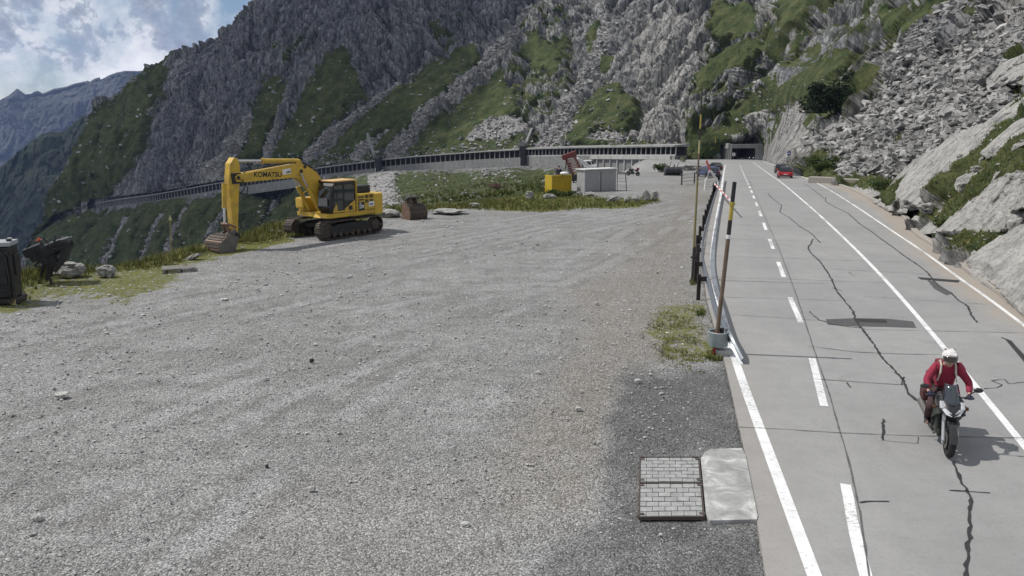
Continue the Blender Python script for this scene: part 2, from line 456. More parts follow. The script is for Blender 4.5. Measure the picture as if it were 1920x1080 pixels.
def make_gravel():
    m, nt, b = newmat('gravel'); n = NB(nt)
    br, dk, gr = n.attr('zone')
    v = n.coord(world=True)
    big = n.noise(v, 0.22, 6, 0.6); mid = n.noise(v, 1.7, 7, 0.65); 
    st = n.noise(n.coord(scale=(0.45, 1.6, 1), rot=(0, 0, math.radians(38)), world=True), 0.55, 6, 0.6)
    f = n.voro(v, 34.0, 'F1', 'Color'); fs = n.nt.nodes.new('ShaderNodeSeparateColor'); n.link(f, fs.inputs[0])
    dist = n.voro(v, 34.0, 'F1', 'Distance')
    f2 = n.voro(v, 11.0, 'F1', 'Distance')
    base = n.ramp(mid, [(0.25, (0.205, 0.204, 0.199)), (0.5, (0.298, 0.296, 0.291)), (0.78, (0.41, 0.406, 0.398))])
    base = n.mix(n.ramp(st, [(0.42, 0.0), (0.68, 0.55)]), base, (0.46, 0.46, 0.458))
    base = n.mix(n.ramp(big, [(0.38, 0.5), (0.6, 0.0)]), base, (0.215, 0.213, 0.207))
    base = n.mix(n.math('MULTIPLY', br, n.ramp(mid, [(0.3, 0.85), (0.75, 0.45)])), base, (0.275, 0.252, 0.222))
    base = n.mix(n.math('MULTIPLY', dk, n.ramp(mid, [(0.3, 1.0), (0.8, 0.6)])), base, (0.125, 0.125, 0.128))
    trk, tdark, _u = n.attr('zone2')
    base = n.mix(n.math('MULTIPLY', trk, n.ramp(mid, [(0.3, 0.25), (0.7, 0.85)])), base, (0.42, 0.423, 0.424))
    base = n.mix(n.math('MULTIPLY', tdark, n.ramp(mid, [(0.3, 0.8), (0.7, 0.2)])), base, (0.19, 0.185, 0.178))
    wet = n.noise(v, 0.75, 5, 0.6, 1.2)
    base = n.mix(n.ramp(wet, [(0.60, 0.0), (0.72, 0.45)]), base, (0.20, 0.19, 0.178))
    base = n.mix(n.ramp(wet, [(0.26, 0.4), (0.38, 0.0)]), base, (0.40, 0.398, 0.39))
    base = n.mix(1.0, base, (0.995, 1.0, 1.0), 'MULTIPLY')
    stone = n.ramp(fs.outputs[0], [(0.0, 0.42), (0.5, 0.95), (0.85, 1.18), (1.0, 1.75)])
    c = n.mix(0.9, base, stone, 'MULTIPLY')
    c = n.mix(n.ramp(dist, [(0.45, 0.0), (0.75, 0.55)]), c, (0.05, 0.048, 0.045))
    gcol = n.ramp(n.noise(v, 9, 6, 0.7), [(0.3, (0.055, 0.065, 0.020)), (0.52, (0.14, 0.145, 0.050)), (0.78, (0.25, 0.225, 0.105))])
    gk = n.math('ADD', gr, n.math('MULTIPLY', n.math('SUBTRACT', n.noise(v, 5, 8, 0.75), 0.5), 1.5))
    c = n.mix(n.ramp(gk, [(0.42, 0.0), (0.6, 1.0)]), c, gcol)
    n.link(c, b.inputs['Base Color'])
    b.inputs['Roughness'].default_value = 0.96; b.inputs['Specular IOR Level'].default_value = 0.1
    hh = n.math('ADD', n.math('MULTIPLY', dist, -1.0), n.math('MULTIPLY', f2, -0.7))
    n.link(n.bump(hh, 0.8, 0.03), b.inputs['Normal'])
make_gravel()

def make_concrete():
    m, nt, b = newmat('road_concrete'); n = NB(nt)
    dirt, slab, edge = n.attr('zone')
    v = n.coord(world=True)
    vl = n.coord(scale=(1, 0.16, 1), rot=(0, 0, math.radians(16)), world=True)
    big = n.noise(v, 0.35, 6, 0.6); mid = n.noise(v, 2.2, 8, 0.7); fine = n.noise(v, 48.0, 4, 0.8); ln = n.noise(vl, 1.1, 5, 0.6)
    c = n.ramp(big, [(0.3, (0.235, 0.235, 0.232)), (0.7, (0.305, 0.305, 0.300))])
    c = n.mix(n.ramp(ln, [(0.4, 0.0), (0.7, 0.4)]), c, (0.225, 0.226, 0.226))
    c = n.mix(n.math('MULTIPLY', slab, 0.35), c, (0.36, 0.355, 0.345))
    c = n.mix(n.ramp(mid, [(0.3, 0.35), (0.55, 0.0)]), c, (0.20, 0.20, 0.198))
    c = n.mix(n.ramp(fine, [(0.32, 0.45), (0.5, 0.0)]), c, (0.12, 0.12, 0.12))
    c = n.mix(n.ramp(fine, [(0.62, 0.0), (0.76, 0.35)]), c, (0.46, 0.46, 0.45))
    sp = n.noise(v, 13.0, 5, 0.75)
    c = n.mix(n.ramp(sp, [(0.30, 0.5), (0.46, 0.0)]), c, (0.17, 0.17, 0.168))
    c = n.mix(n.ramp(sp, [(0.58, 0.0), (0.74, 0.35)]), c, (0.40, 0.40, 0.392))
    stn = n.noise(v, 0.9, 6, 0.62, 0.8)
    c = n.mix(n.ramp(stn, [(0.60, 0.0), (0.74, 0.45)]), c, (0.185, 0.183, 0.178))
    pits = n.voro(v, 5.5, 'F1', 'Distance')
    c = n.mix(n.ramp(pits, [(0.03, 0.6), (0.09, 0.0)]), c, (0.10, 0.10, 0.10))
    c = n.mix(n.math('MULTIPLY', dirt, n.ramp(mid, [(0.25, 0.95), (0.8, 0.65)])), c, (0.325, 0.28, 0.228))
    n.link(c, b.inputs['Base Color']); b.inputs['Roughness'].default_value = 0.9; b.inputs['Specular IOR Level'].default_value = 0.2
    n.link(n.bump(fine, 0.25, 0.004), b.inputs['Normal'])
make_concrete()
def make_lines():
    m, nt, b = newmat('road_paint'); n = NB(nt)
    v = n.coord(world=True)
    w = n.noise(n.coord(scale=(1, 1.6, 1), world=True), 11.0, 7, 0.75); w2 = n.noise(v, 0.5, 3, 0.5)
    k = n.ramp(n.math('ADD', n.math('MULTIPLY', w, 1.0), n.math('MULTIPLY', n.math('SUBTRACT', w2, 0.5), 0.7)), [(0.38, 1.0), (0.46, 0.0)])
    c = n.mix(k, n.ramp(n.noise(v, 3, 6, 0.6), [(0.3, (0.60, 0.605, 0.60)), (0.7, (0.78, 0.785, 0.78))]), (0.33, 0.33, 0.325))
    n.link(c, b.inputs['Base Color']); b.inputs['Roughness'].default_value = 0.7
make_lines()
def make_tar(name, c0, c1):
    m, nt, b = newmat(name); n = NB(nt); v = n.coord(world=True)
    n.link(n.ramp(n.noise(v, 14, 6, 0.7), [(0.3, c0), (0.7, c1)]), b.inputs['Base Color']); b.inputs['Roughness'].default_value = 0.85
make_tar('tar', (0.012, 0.012, 0.013), (0.035, 0.035, 0.036))
make_tar('tar_patch', (0.045, 0.045, 0.047), (0.095, 0.095, 0.096))
make_tar('joint', (0.05, 0.05, 0.05), (0.14, 0.14, 0.138))
make_tar('far_rock', (0.05, 0.06, 0.07), (0.10, 0.11, 0.12))
make_tar('dark_forest', (0.012, 0.022, 0.012), (0.028, 0.042, 0.02))
make_tar('kerb_stone', (0.24, 0.215, 0.185), (0.37, 0.345, 0.31))

def dens(pts, step=0.5):
    """resample a world polyline so that it follows the ground profile"""
    pts = [Vector(p) for p in pts]; out = [pts[0]]
    for a, b in zip(pts[:-1], pts[1:]):
        k = max(1, int((b - a).length / step))
        out += [a.lerp(b, i / k) for i in range(1, k + 1)]
    return out
def smooth(pts, it=2):
    pts = [Vector(p) for p in pts]
    for _ in range(it):
        q = [pts[0]]
        for a, b in zip(pts[:-1], pts[1:]): q += [a.lerp(b, 0.25), a.lerp(b, 0.75)]
        pts = q + [pts[-1]]
    return pts
def strip(bm, pts, w, dz, w1=None, jag=0.0, rnd=None):
    pts = [Vector(p) for p in pts]; prev = None; n = len(pts)
    for i, p in enumerate(pts):
        t = (pts[min(i + 1, n - 1)] - pts[max(i - 1, 0)]); t.z = 0
        if t.length < 1e-6: continue
        t.normalize(); s = Vector((-t.y, t.x, 0))
        ww = (w if w1 is None else w + (w1 - w) * i / max(1, n - 1)) / 2
        j = 0
        if jag: ww *= rnd.uniform(0.5, 1.35); j = rnd.uniform(-jag, jag)
        L = p + s * (ww + j); R = p - s * (ww - j)
        L.z = float(zp(L.y)) + dz; R.z = float(zp(R.y)) + dz
        cur = (bm.verts.new(L), bm.verts.new(R))
        if prev: bm.faces.new((prev[0], prev[1], cur[1], cur[0]))
        prev = cur
def gpts(px): return [G(u, v) for u, v in px]
# ------------------------------------------------------------------ ground: gravel lot with its grassy edge and bank
def dip(x, y):
    return -6.3 * sstep(6, 18, XRE(y) - x) * np.clip((y - 138) / 212, 0, 1.05)
def build_ground():
    vs = np.concatenate([np.arange(296.5, 330, 1.2), np.arange(330, 480, 1.9), np.arange(480, 1100, 2.6), np.arange(1100, 1500, 16)])
    ys = np.array([gnd(960, v)[1] for v in vs]); ys = np.concatenate([ys, [2, -3, -8]])[::-1]
    nc = 560
    xl = XL(ys); xr = XK(ys) + 1.2
    skirt = np.array([60, 40, 28, 20, 14, 10, 7, 5, 3.6, 2.6, 1.8, 1.2, 0.8, 0.4])
    sd = np.array([-52, -36, -26, -18, -12, -8.2, -5.2, -3.3, -2.1, -1.3, -0.75, -0.35, -0.12, -0.03])
    t = np.linspace(0, 1, nc)
    Y = np.repeat(ys[:, None], nc + len(skirt), 1)
    X = np.concatenate([xl[:, None] - skirt[None, :], xl[:, None] + (xr - xl)[:, None] * t[None, :]], 1)
    off = np.concatenate([np.repeat(sd[None, :], len(ys), 0), np.zeros((len(ys), nc))], 1)
    far = sstep(50, 80, Y)
    P = np.stack([X.ravel(), Y.ravel(), np.zeros(X.size)], -1)
    Z = zp(Y) + off + dip(X, Y)
    p2 = P.copy(); p2[:, 2] = 3.3
    dleft = X - xl[:, None]
    bumps = 0.035 * fbm(p2 * [0.5, 0.5, 1], 3, 11) + 0.05 * fbm(p2 * 0.13, 2, 5)
    lod = sstep(40, 12, Y.ravel())
    rut = fbm(p2 @ np.array([[0.79, -0.61, 0], [0.61, 0.79, 0], [0, 0, 1]]) * [0.22, 1.5, 1], 3, 23)
    bumps = bumps + 0.016 * lod * fbm(p2 * 3.2, 3, 8) + 0.03 * rut * sstep(45, 20, Y.ravel())
    bumps = bumps.reshape(X.shape)
    nearroad = sstep(0.0, 2.0, XRE(Y) - X)
    Z = Z - 0.035 + np.minimum(bumps - 0.03, 0.06) * nearroad
    Z = np.where(X > XRE(Y), zp(Y) - 0.12, Z)
    bank = sstep(0.5, -0.2, dleft) * 0.18 * sstep(90, 40, Y) + 0.25 * fbm(p2 * 0.6, 3, 77).reshape(X.shape) * sstep(1.2, -2, dleft)
    Z = Z + bank
    P[:, 2] = Z.ravel()
    me = npmesh('ground', P, gridfaces(*X.shape), True)
    u, v = project(P)
    nz = fbm(p2 * 0.7, 4, 3) * 22
    sc = np.clip(30.0 / np.maximum(P[:, 1], 5), 0.25, 2.2)
    brown = np.zeros(len(P)); 
    bp = [(1100, 640), (1000, 760), (900, 900), (960, 1000), (1120, 960), (1150, 760), (1200, 690), (1340, 640), (1300, 560), (1290, 470), (1312, 400), (1330, 340), (1285, 345), (1250, 400), (1180, 460), (1080, 540)]
    brown = sstep(-55, 40, polysd(u, v, bp) + nz)
    brown = np.maximum(brown, 0.45 * sstep(-60, 60, polysd(u, v, [(380, 1080), (520, 960), (700, 880), (900, 900), (960, 1080), (700, 1150)]) + nz))
    dark = sstep(-26, 20, polysd(u, v, [(1175, 700), (1360, 688), (1400, 840), (1440, 1120), (900, 1200), (1010, 1060), (1130, 985), (1150, 800)]) + nz * 0.9)
    grass = sstep(0.75, -0.15, dleft.ravel() + nz * 0.02 - 0.25 - 1.0 * sstep(36, 24, P[:, 1])) * 1.0
    grass = np.maximum(grass, sstep(-26, 22, polysd(u, v, [(1205, 620), (1235, 572), (1310, 560), (1330, 620), (1352, 690), (1270, 690), (1225, 660)]) + nz * 1.3) * 0.55)
    grass = np.maximum(grass, sstep(-5, 5, polysd(u, v, [(690, 400), (800, 388), (890, 392), (1010, 398), (1090, 392), (1190, 388), (1240, 378), (1232, 366), (1180, 376), (1085, 366), (1020, 358), (985, 340), (880, 372)]) + nz * 0.22) * 0.95)
    grass = np.maximum(grass, sstep(-5, 5, polysd(u, v, [(480, 470), (560, 452), (535, 440), (700, 412), (640, 405), (430, 440), (385, 480), (430, 483)]) + nz * 0.2) * 0.9)
    grass = np.maximum(grass, sstep(-9, 7, polysd(u, v, [(-40, 540), (0, 515), (100, 495), (330, 482), (450, 445), (545, 425), (530, 450), (440, 482), (372, 500), (305, 540), (240, 562), (150, 556), (40, 578), (-40, 600)]) + nz * 0.7) * 0.62)
    setattr3(me, 'zone', np.stack([brown * (1 - dark), dark, np.clip(grass, 0, 1)], -1))
    trk = np.zeros(len(P)); tdk = np.zeros(len(P)); q = P[:, :2]
    for px in ([(-80, 720), (300, 612), (640, 532), (900, 470), (1250, 392)], [(-60, 640), (350, 560), (700, 482), (1000, 430), (1270, 368)], [(-60, 800), (300, 700), (600, 612), (850, 562), (1000, 535), (1150, 470), (1290, 385)], [(60, 930), (420, 765), (700, 645), (960, 560)], [(300, 560), (640, 490), (900, 440), (1200, 385)], [(200, 1050), (520, 800), (700, 690)], [(540, 480), (740, 445), (1000, 410), (1260, 360)]):
        pts = np.array([list(a[:2]) for a in smooth(gpts(px), 3)])
        for side in (-0.95, 0.95):
            best = np.full(len(P), 9.0)
            for a, c in zip(pts[:-1], pts[1:]):
                ab = c - a; nn = np.array([-ab[1], ab[0]]) / np.hypot(*ab) * side; a2 = a + nn
                t = np.clip(((q - a2) @ ab) / (ab @ ab), 0, 1); best = np.minimum(best, np.hypot(*(q - a2 - t[:, None] * ab).T))
            brk = sstep(-0.25, 0.2, fbm(p2 * 0.25 + side, 3, 57))
            trk = np.maximum(trk, sstep(0.42, 0.12, best + 0.12 * nz / 22) * brk)
            tdk = np.maximum(tdk, sstep(0.22, 0.05, np.abs(best - 0.48) + 0.1 * nz / 22) * brk * 0.8)
    setattr3(me, 'zone2', np.stack([np.maximum(trk * 0.7, 0.4 * sstep(0.1, 0.5, fbm(p2 * 0.16, 4, 66))), tdk, 0 * trk], -1))
    o = link('ground', me, MATS['gravel'])
    tag(o, 'wide grey gravel lot with worn wheel tracks and a grassy edge', 'ground', kind='structure')
build_ground()
def ground_z(x, y):
    return float(zp(y)) - 0.05 + float(dip(x, y))

# ------------------------------------------------------------------ road
def build_road():
    ys = np.concatenate([np.arange(-6, 60, 0.35), np.arange(60, 150, 1.0), np.arange(150, 362, 2.0)])
    nc = 70
    t = np.linspace(0, 1, nc)
    xl, xk = XRE(ys), XK(ys)
    X = xl[:, None] + (xk - xl)[:, None] * t[None, :]; Y = np.repeat(ys[:, None], nc, 1)
    edge = np.zeros_like(X)
    P = np.stack([X.ravel(), Y.ravel(), zp(Y).ravel()], -1)
    # a rim going down on the left side
    me = npmesh('road', np.vstack([P, np.stack([xl - 0.01, ys, zp(ys) - 0.15], -1)]), np.vstack([gridfaces(*X.shape), np.stack([np.arange(len(ys) - 1) + X.size, np.arange(len(ys) - 1) * nc, (np.arange(len(ys) - 1) + 1) * nc, np.arange(len(ys) - 1) + X.size + 1], -1)]), False)
    n = X.size; p2 = P.copy(); p2[:, 2] = 1.1
    dk = (xk[:, None] - X).ravel()
    dirt = sstep(1.7, 0.4, dk + 0.6 * fbm(p2 * 0.5, 3, 4)) * sstep(300, 60, P[:, 1]) * 0.9
    dirt = np.maximum(dirt, 0.25 * sstep(1.2, 0.2, (X - xl[:, None]).ravel() + 0.3 * fbm(p2, 2, 9)))
    lane = ((X - xl[:, None]).ravel() < 2.0).astype(float)
    slab = _hash(np.floor(P[:, 1] / 6.0).astype(int), np.floor((X - xl[:, None]).ravel() / 3.6).astype(int), np.zeros(n, int)) / 4294967295.0
    z = np.stack([dirt, slab * 0.8 + lane * 0.4, lane], -1)
    setattr3(me, 'zone', np.vstack([z, np.repeat([[0.4, 0, 0]], len(ys), 0)]))
    tag(link('road', me, MATS['road_concrete']), 'pale grey concrete slab mountain road', 'road', kind='structure')
build_road()

MARK = 0.006
def lines():
    bm = MB()
    left = [(1546, 1130), (1527, 1080), (1455, 885), (1382, 688), (1366, 630), (1348, 567), (1337, 520), (1335, 490), (1338, 450), (1345, 403), (1352, 365), (1356, 330), (1360, 309)]
    strip(bm.bm, dens(smooth(gpts(left))), 0.20, MARK)
    ctr = [(2090, 1045), (1920, 835), (1744, 620), (1665, 530), (1612, 475), (1560, 425), (1483, 358), (1443, 327), (1412, 304.5)]
    strip(bm.bm, dens(smooth(gpts(ctr))), 0.15, MARK)
    right = [(2010, 680), (1920, 610), (1858, 563), (1795, 519), (1732, 472), (1669, 431), (1584, 374), (1527, 341), (1483, 322), (1457, 312), (1432, 303)]
    strip(bm.bm, dens(smooth(gpts(right))), 0.13, MARK)
    o = bm.build('road_marking', MATS['road_paint'], flip=False)
    tag(o, 'white painted edge and centre lines on the road', 'road marking', kind='structure')
    # dashed cycle-lane line
    bm = MB()
    dl = smooth(gpts([(1626, 1090), (1600, 990), (1586, 905), (1545, 763), (1523, 671), (1503, 606), (1480, 557), (1470, 520), (1459, 491), (1447, 460), (1434, 425), (1407, 355), (1397, 333), (1387, 309)]))
    dd = dens(dl, 0.1)
    starts = [(905, 1090), (671, 763), (557, 606), (491, 520)]
    vv = np.array([project(np.array(p))[1] for p in dd])
    for a, b in starts:
        seg = [p for p, v in zip(dd, vv) if a <= v <= b]
        strip(bm.bm, seg, 0.17, MARK)
    y0 = gnd(1447, 467)[1]; k = 0
    ysd = np.array([p.y for p in dd])
    y = y0
    while y < 320:
        seg = [p for p in dd if y <= p.y <= y + 3.4]
        if len(seg) > 2: strip(bm.bm, seg, 0.17, MARK)
        y += 6.9
    o = bm.build('road_marking', MATS['road_paint'], flip=False)
    tag(o, 'white dashed line of the narrow side lane', 'road marking', kind='structure')
lines()
def cracks():
    rnd = random.Random(4)
    def crack(mb, px, w, jag=0.02, step=0.12):
        pts = dens(gpts(px), step)
        out = []
        for i, p in enumerate(pts):
            out.append(p + Vector((rnd.uniform(-jag, jag), rnd.uniform(-jag, jag), 0)) if 0 < i < len(pts) - 1 else p)
        strip(mb.bm, out, w, 0.011, None, jag * 0.2, rnd)
    b = MB()
    main = [(1810, 1085), (1818, 1000), (1816, 960), (1820, 935), (1810, 915), (1795, 890), (1788, 866)]
    crack(b, main, 0.055)
    crack(b, [(1722, 753), (1700, 735), (1695, 715), (1672, 690), (1650, 668), (1640, 648), (1622, 625), (1605, 602), (1600, 585), (1580, 560), (1568, 545), (1560, 525), (1548, 505), (1537, 490), (1520, 475), (1515, 465), (1522, 455), (1524, 448)], 0.06)
    crack(b, [(1538, 455), (1520, 437), (1500, 425), (1480, 408), (1462, 398), (1466, 385), (1445, 370), (1440, 362)], 0.05)
    crack(b, [(1832, 605), (1820, 590), (1815, 575), (1795, 562), (1782, 548), (1760, 537), (1738, 510), (1718, 495), (1695, 480), (1672, 462), (1650, 447), (1635, 435), (1612, 420), (1590, 400), (1565, 388), (1548, 378), (1548, 370)], 0.06)
    crack(b, [(1545, 372), (1520, 352), (1508, 345)], 0.05)
    crack(b, [(1780, 920), (1815, 922), (1856, 925)], 0.035); crack(b, [(1656, 826), (1655, 806), (1656, 786)], 0.045)
    crack(b, [(1588, 718), (1595, 727)], 0.035); crack(b, [(1612, 943), (1640, 940), (1667, 941)], 0.03)
    crack(b, [(1518, 584), (1535, 600), (1560, 608), (1580, 612), (1622, 616)], 0.04)
    crack(b, [(1845, 729), (1868, 728), (1880, 722), (1858, 714), (1884, 712), (1890, 720), (1920, 717)], 0.03)
    crack(b, [(1878, 633), (1895, 640), (1920, 675)], 0.05)
    crack(b, [(1691, 722), (1695, 707)], 0.04)
    tag(b.build('crack_sealant', MATS['tar'], flip=False), 'black sealant tracing the long road cracks', 'crack sealant', kind='structure')
    b = MB()
    def jt(px, w=0.022): crack(b, px, w, 0.006, 0.25)
    jt([(1630, 1085), (1612, 960), (1590, 860), (1573, 803), (1555, 740), (1526, 655), (1505, 590), (1490, 545), (1475, 505), (1462, 470), (1444, 430), (1425, 385), (1411, 352), (1400, 330)], 0.03)
    jt([(1385, 801), (1480, 806), (1573, 812), (1700, 817), (1920, 822)], 0.022)
    jt([(1514, 649), (1600, 660), (1680, 664), (1762, 665)], 0.03); jt([(1527, 711), (1600, 716), (1690, 722)], 0.026)
    for v0, u0, u1, dv in ((557, 1345, 1620, 8), (520, 1340, 1660, 10), (480, 1340, 1700, 12), (447, 1345, 1690, 12), (420, 1347, 1660, 9), (398, 1350, 1610, 8), (381, 1353, 1600, 6), (366, 1354, 1570, 5), (354, 1355, 1540, 4), (345, 1356, 1520, 3), (337, 1357, 1500, 2), (618, 1620, 1990, 8), (590, 1370, 1700, 22), (556, 1620, 1850, 15), (505, 1560, 1760, 10)):
        jt([(u0, v0), ((u0 + u1) / 2, v0 + dv / 2), (u1, v0 + dv)], 0.02 + 0.00006 * (600 - v0))
    jt([(1650, 826), (1720, 832), (1722, 820)], 0.018); jt([(1560, 540), (1580, 546)], 0.03); jt([(1590, 510), (1602, 518)], 0.03)
    tag(b.build('slab_joint', MATS['joint'], flip=False), 'thin joints between the concrete road slabs', 'slab joints', kind='structure')
    b = MB()
    def patch(px, dz=0.008):
        P = gpts(px); b.bm.faces.new([b.bm.verts.new(Vector((p.x, p.y, float(zp(p.y)) + dz))) for p in P])
    patch([(1548, 599), (1600, 597), (1665, 598), (1712, 603), (1718, 615), (1660, 613), (1600, 612), (1552, 609)])
    patch([(1738, 525), (1752, 528), (1785, 551), (1775, 554), (1752, 542)])
    tag(b.build('asphalt_patch', MATS['tar_patch'], flip=False), 'dark asphalt patches filled into the concrete road', 'asphalt patch', kind='structure')
    b = MB()
    patch([(1720, 520), (1799, 526), (1797, 530), (1726, 524)], 0.014)
    patch([(1600, 597), (1662, 600), (1663, 606), (1604, 604)], 0.013)
    patch([(1884, 636), (1898, 642), (1924, 670), (1924, 684)], 0.013)
    tag(b.build('tar_patch', MATS['tar'], flip=False), 'black tar strips across the road cracks', 'tar patch', kind='structure')
cracks()
def kerb():
    b = MB(); pts = dens(smooth([Vector(p) for p in KB[1:-1]], 2), 0.8); rnd = random.Random(2)
    prof = [(0, -0.1), (0.0, 0.13), (0.03, 0.16), (0.27, 0.17), (0.30, 0.14), (0.34, -0.2)]
    prev = None
    for i, p in enumerate(pts):
        if p.y > 120: break
        t = pts[min(i + 1, len(pts) - 1)] - pts[max(i - 1, 0)]; t.z = 0; t.normalize(); s = Vector((t.y, -t.x, 0))
        j = rnd.uniform(-0.012, 0.012); jz = rnd.uniform(-0.012, 0.012)
        ring = [b.bm.verts.new(p + s * (x + j) + Vector((0, 0, float(zp(p.y)) - p.z + z + (jz if z > 0 else 0)))) for x, z in prof]
        if prev:
            for k in range(len(prof) - 1): b.bm.faces.new((prev[k], prev[k + 1], ring[k + 1], ring[k]))
        prev = ring
    tag(b.build('kerb', MATS['kerb_stone']), 'pale weathered stone kerb along the far side of the road', 'kerb', kind='structure')
kerb()
# ------------------------------------------------------------------ the mountain: one sheet of real depth
CTRL = [  # photograph column, row, distance in metres
 (450, -60, 690), (700, -60, 640), (960, -60, 600), (1150, -60, 525), (1300, -60, 445), (1450, -60, 400), (1600, -60, 320), (1750, -60, 215), (1900, -60, 135), (2100, -60, 100),
 (300, 100, 668), (450, 100, 620), (700, 100, 570), (960, 100, 520), (1150, 100, 440), (1300, 100, 385), (1450, 100, 318), (1600, 100, 210), (1750, 100, 115), (1900, 100, 65), (2100, 100, 46),
 (200, 200, 675), (300, 200, 620), (450, 200, 575), (700, 200, 525), (960, 200, 465), (1150, 200, 400), (1300, 200, 355), (1430, 200, 322), (1500, 200, 235), (1600, 200, 150), (1750, 200, 80), (1900, 200, 48), (2100, 200, 36),
 (150, 270, 655), (450, 270, 552), (700, 270, 505), (960, 270, 438), (1150, 270, 365), (1265, 272, 338), (1390, 262, 330), (1390, 240, 336), (1350, 255, 334), (1425, 262, 330), (1445, 270, 296), (1500, 270, 178), (1600, 270, 116), (1750, 270, 62), (1900, 270, 40), (2100, 270, 30),
 (100, 340, 655), (170, 386, 642), (284, 373, 563), (422, 350, 533), (607, 323, 503), (731, 312, 482), (980, 296, 424), (1100, 291, 370), (1265, 291, 333),
 (1320, 298, 331), (1428, 299, 329), (1000, 320, 300), (1060, 319, 180),
 (850, 316, 452), (870, 325, 380), (870, 340, 240), (870, 360, 140), (870, 375, 95), (870, 390, 68), (760, 340, 300), (760, 365, 180), (760, 385, 105), (760, 400, 64), (940, 350, 140), (960, 375, 74), (1010, 345, 100), (1020, 362, 72),
 (640, 345, 430), (640, 400, 330), (640, 430, 300), (600, 370, 450), (450, 400, 500), (450, 480, 465), (250, 430, 555), (250, 520, 515), (100, 450, 610), (100, 540, 560), (40, 500, 620), (40, 560, 600),
 (1440, 304, 270), (1483, 318.5, 150), (1530, 333, 106), (1500, 300, 142), (1600, 330, 91), (1587, 349, 83.5), (1637, 374, 63.5), (1705, 424, 47),
 (1763, 466, 37.8), (1826, 516, 31), (1920, 580, 24.6), (2050, 680, 19), (2100, 640, 20),
 (1750, 430, 42.5), (1750, 380, 46.5), (1750, 330, 52.5), (1900, 520, 28.5), (1900, 480, 30.5), (1900, 430, 32.8), (1900, 400, 34.2), (1900, 330, 37.2), (2100, 430, 24.5), (2100, 520, 22),
 (1640, 350, 72), (1680, 370, 57),
]
def tps(C):
    C = np.array(C, float); x = C[:, :2] / 300.0; f = np.log(C[:, 2]); n = len(C)
    def k(r2): return 0.5 * r2 * np.log(r2 + 1e-9)
    D = ((x[:, None] - x[None]) ** 2).sum(-1)
    Mx = np.zeros((n + 3, n + 3)); Mx[:n, :n] = k(D) + 1e-4 * np.eye(n)
    Mx[:n, n] = 1; Mx[:n, n + 1:] = x; Mx[n, :n] = 1; Mx[n + 1:, :n] = x.T
    w = np.linalg.solve(Mx, np.concatenate([f, np.zeros(3)]))
    def ev(u, v):
        sh = u.shape; q = np.stack([u.ravel(), v.ravel()], -1) / 300.0; out = np.zeros(len(q))
        for a in range(0, len(q), 40000):
            qq = q[a:a + 40000]; d = ((qq[:, None] - x[None]) ** 2).sum(-1)
            out[a:a + 40000] = k(d) @ w[:n] + w[n] + qq @ w[n + 1:]
        return np.exp(out).reshape(sh)
    return ev
GLINE = np.array([(20, 470), (60, 447), (100, 405), (170, 387), (284, 374), (422, 350.5), (607, 323.5), (731, 311), (850, 303), (980, 293), (1100, 291), (1265, 291), (1300, 297), (2200, 297)], float)
def gline(u): return np.interp(u, GLINE[:, 0], GLINE[:, 1])
_A = [c for c in CTRL if c[0] > 1290 or c[1] <= gline(c[0]) + 6] + [(640, 400, 420), (450, 480, 480), (850, 302, 450)]
_B = [c for c in CTRL if c[0] < 1290 and c[1] >= gline(c[0]) - 6] + [(850, 304, 452), (1100, 330, 140), (1200, 330, 150)]
_DA = tps(_A); _DB = tps(_B)
def DEPTH(u, v):
    da = np.minimum(_DA(u, v), 720); db = np.clip(_DB(u, v), 50, 700)
    w = sstep(-3, 4, v - gline(u)) * (u < 1285)
    dg = np.interp(u, [170, 284, 422, 607, 731, 850, 980, 1040, 1100, 1265], [648, 570, 538, 508, 489, 462, 428, 406, 384, 336])
    wall = np.interp(u, [170, 600, 720, 980, 1110, 1270], [5, 7, 10, 19, 26, 26])
    cl = sstep(wall + 3, wall - 1, v - gline(u)) * (u > 165) * (u < 1275)
    db = np.maximum(db, (dg + 3) * cl)
    da = np.maximum(da, (dg + 3 + 1.0 * np.clip(gline(u) - v, 0, 14) * 0.3) * sstep(-17, -12, v - gline(u)) * (u > 165) * (u < 1275))
    return da * (1 - w) + db * w
SKYL = np.array([(20, 540), (40, 482), (60, 447), (67, 425), (80, 380), (100, 338), (120, 300), (150, 250), (167, 216), (192, 188), (235, 155), (265, 133), (300, 105), (340, 76), (382, 48), (415, 25), (447, 0), (480, -26), (520, -56), (560, -60)], float)
BOT = np.array([(20, 600), (250, 560), (450, 520), (620, 455), (700, 420), (760, 408), (870, 396), (930, 388), (1000, 372), (1040, 356), (1080, 326), (1110, 312), (1265, 303), (1340, 306), (1428, 305), (1455, 313), (1483, 323), (1530, 341), (1587, 357), (1637, 384), (1675, 402), (1697, 418), (1705, 437), (1719, 450), (1763, 478), (1826, 530), (1920, 597), (2050, 700), (2100, 745)], float)
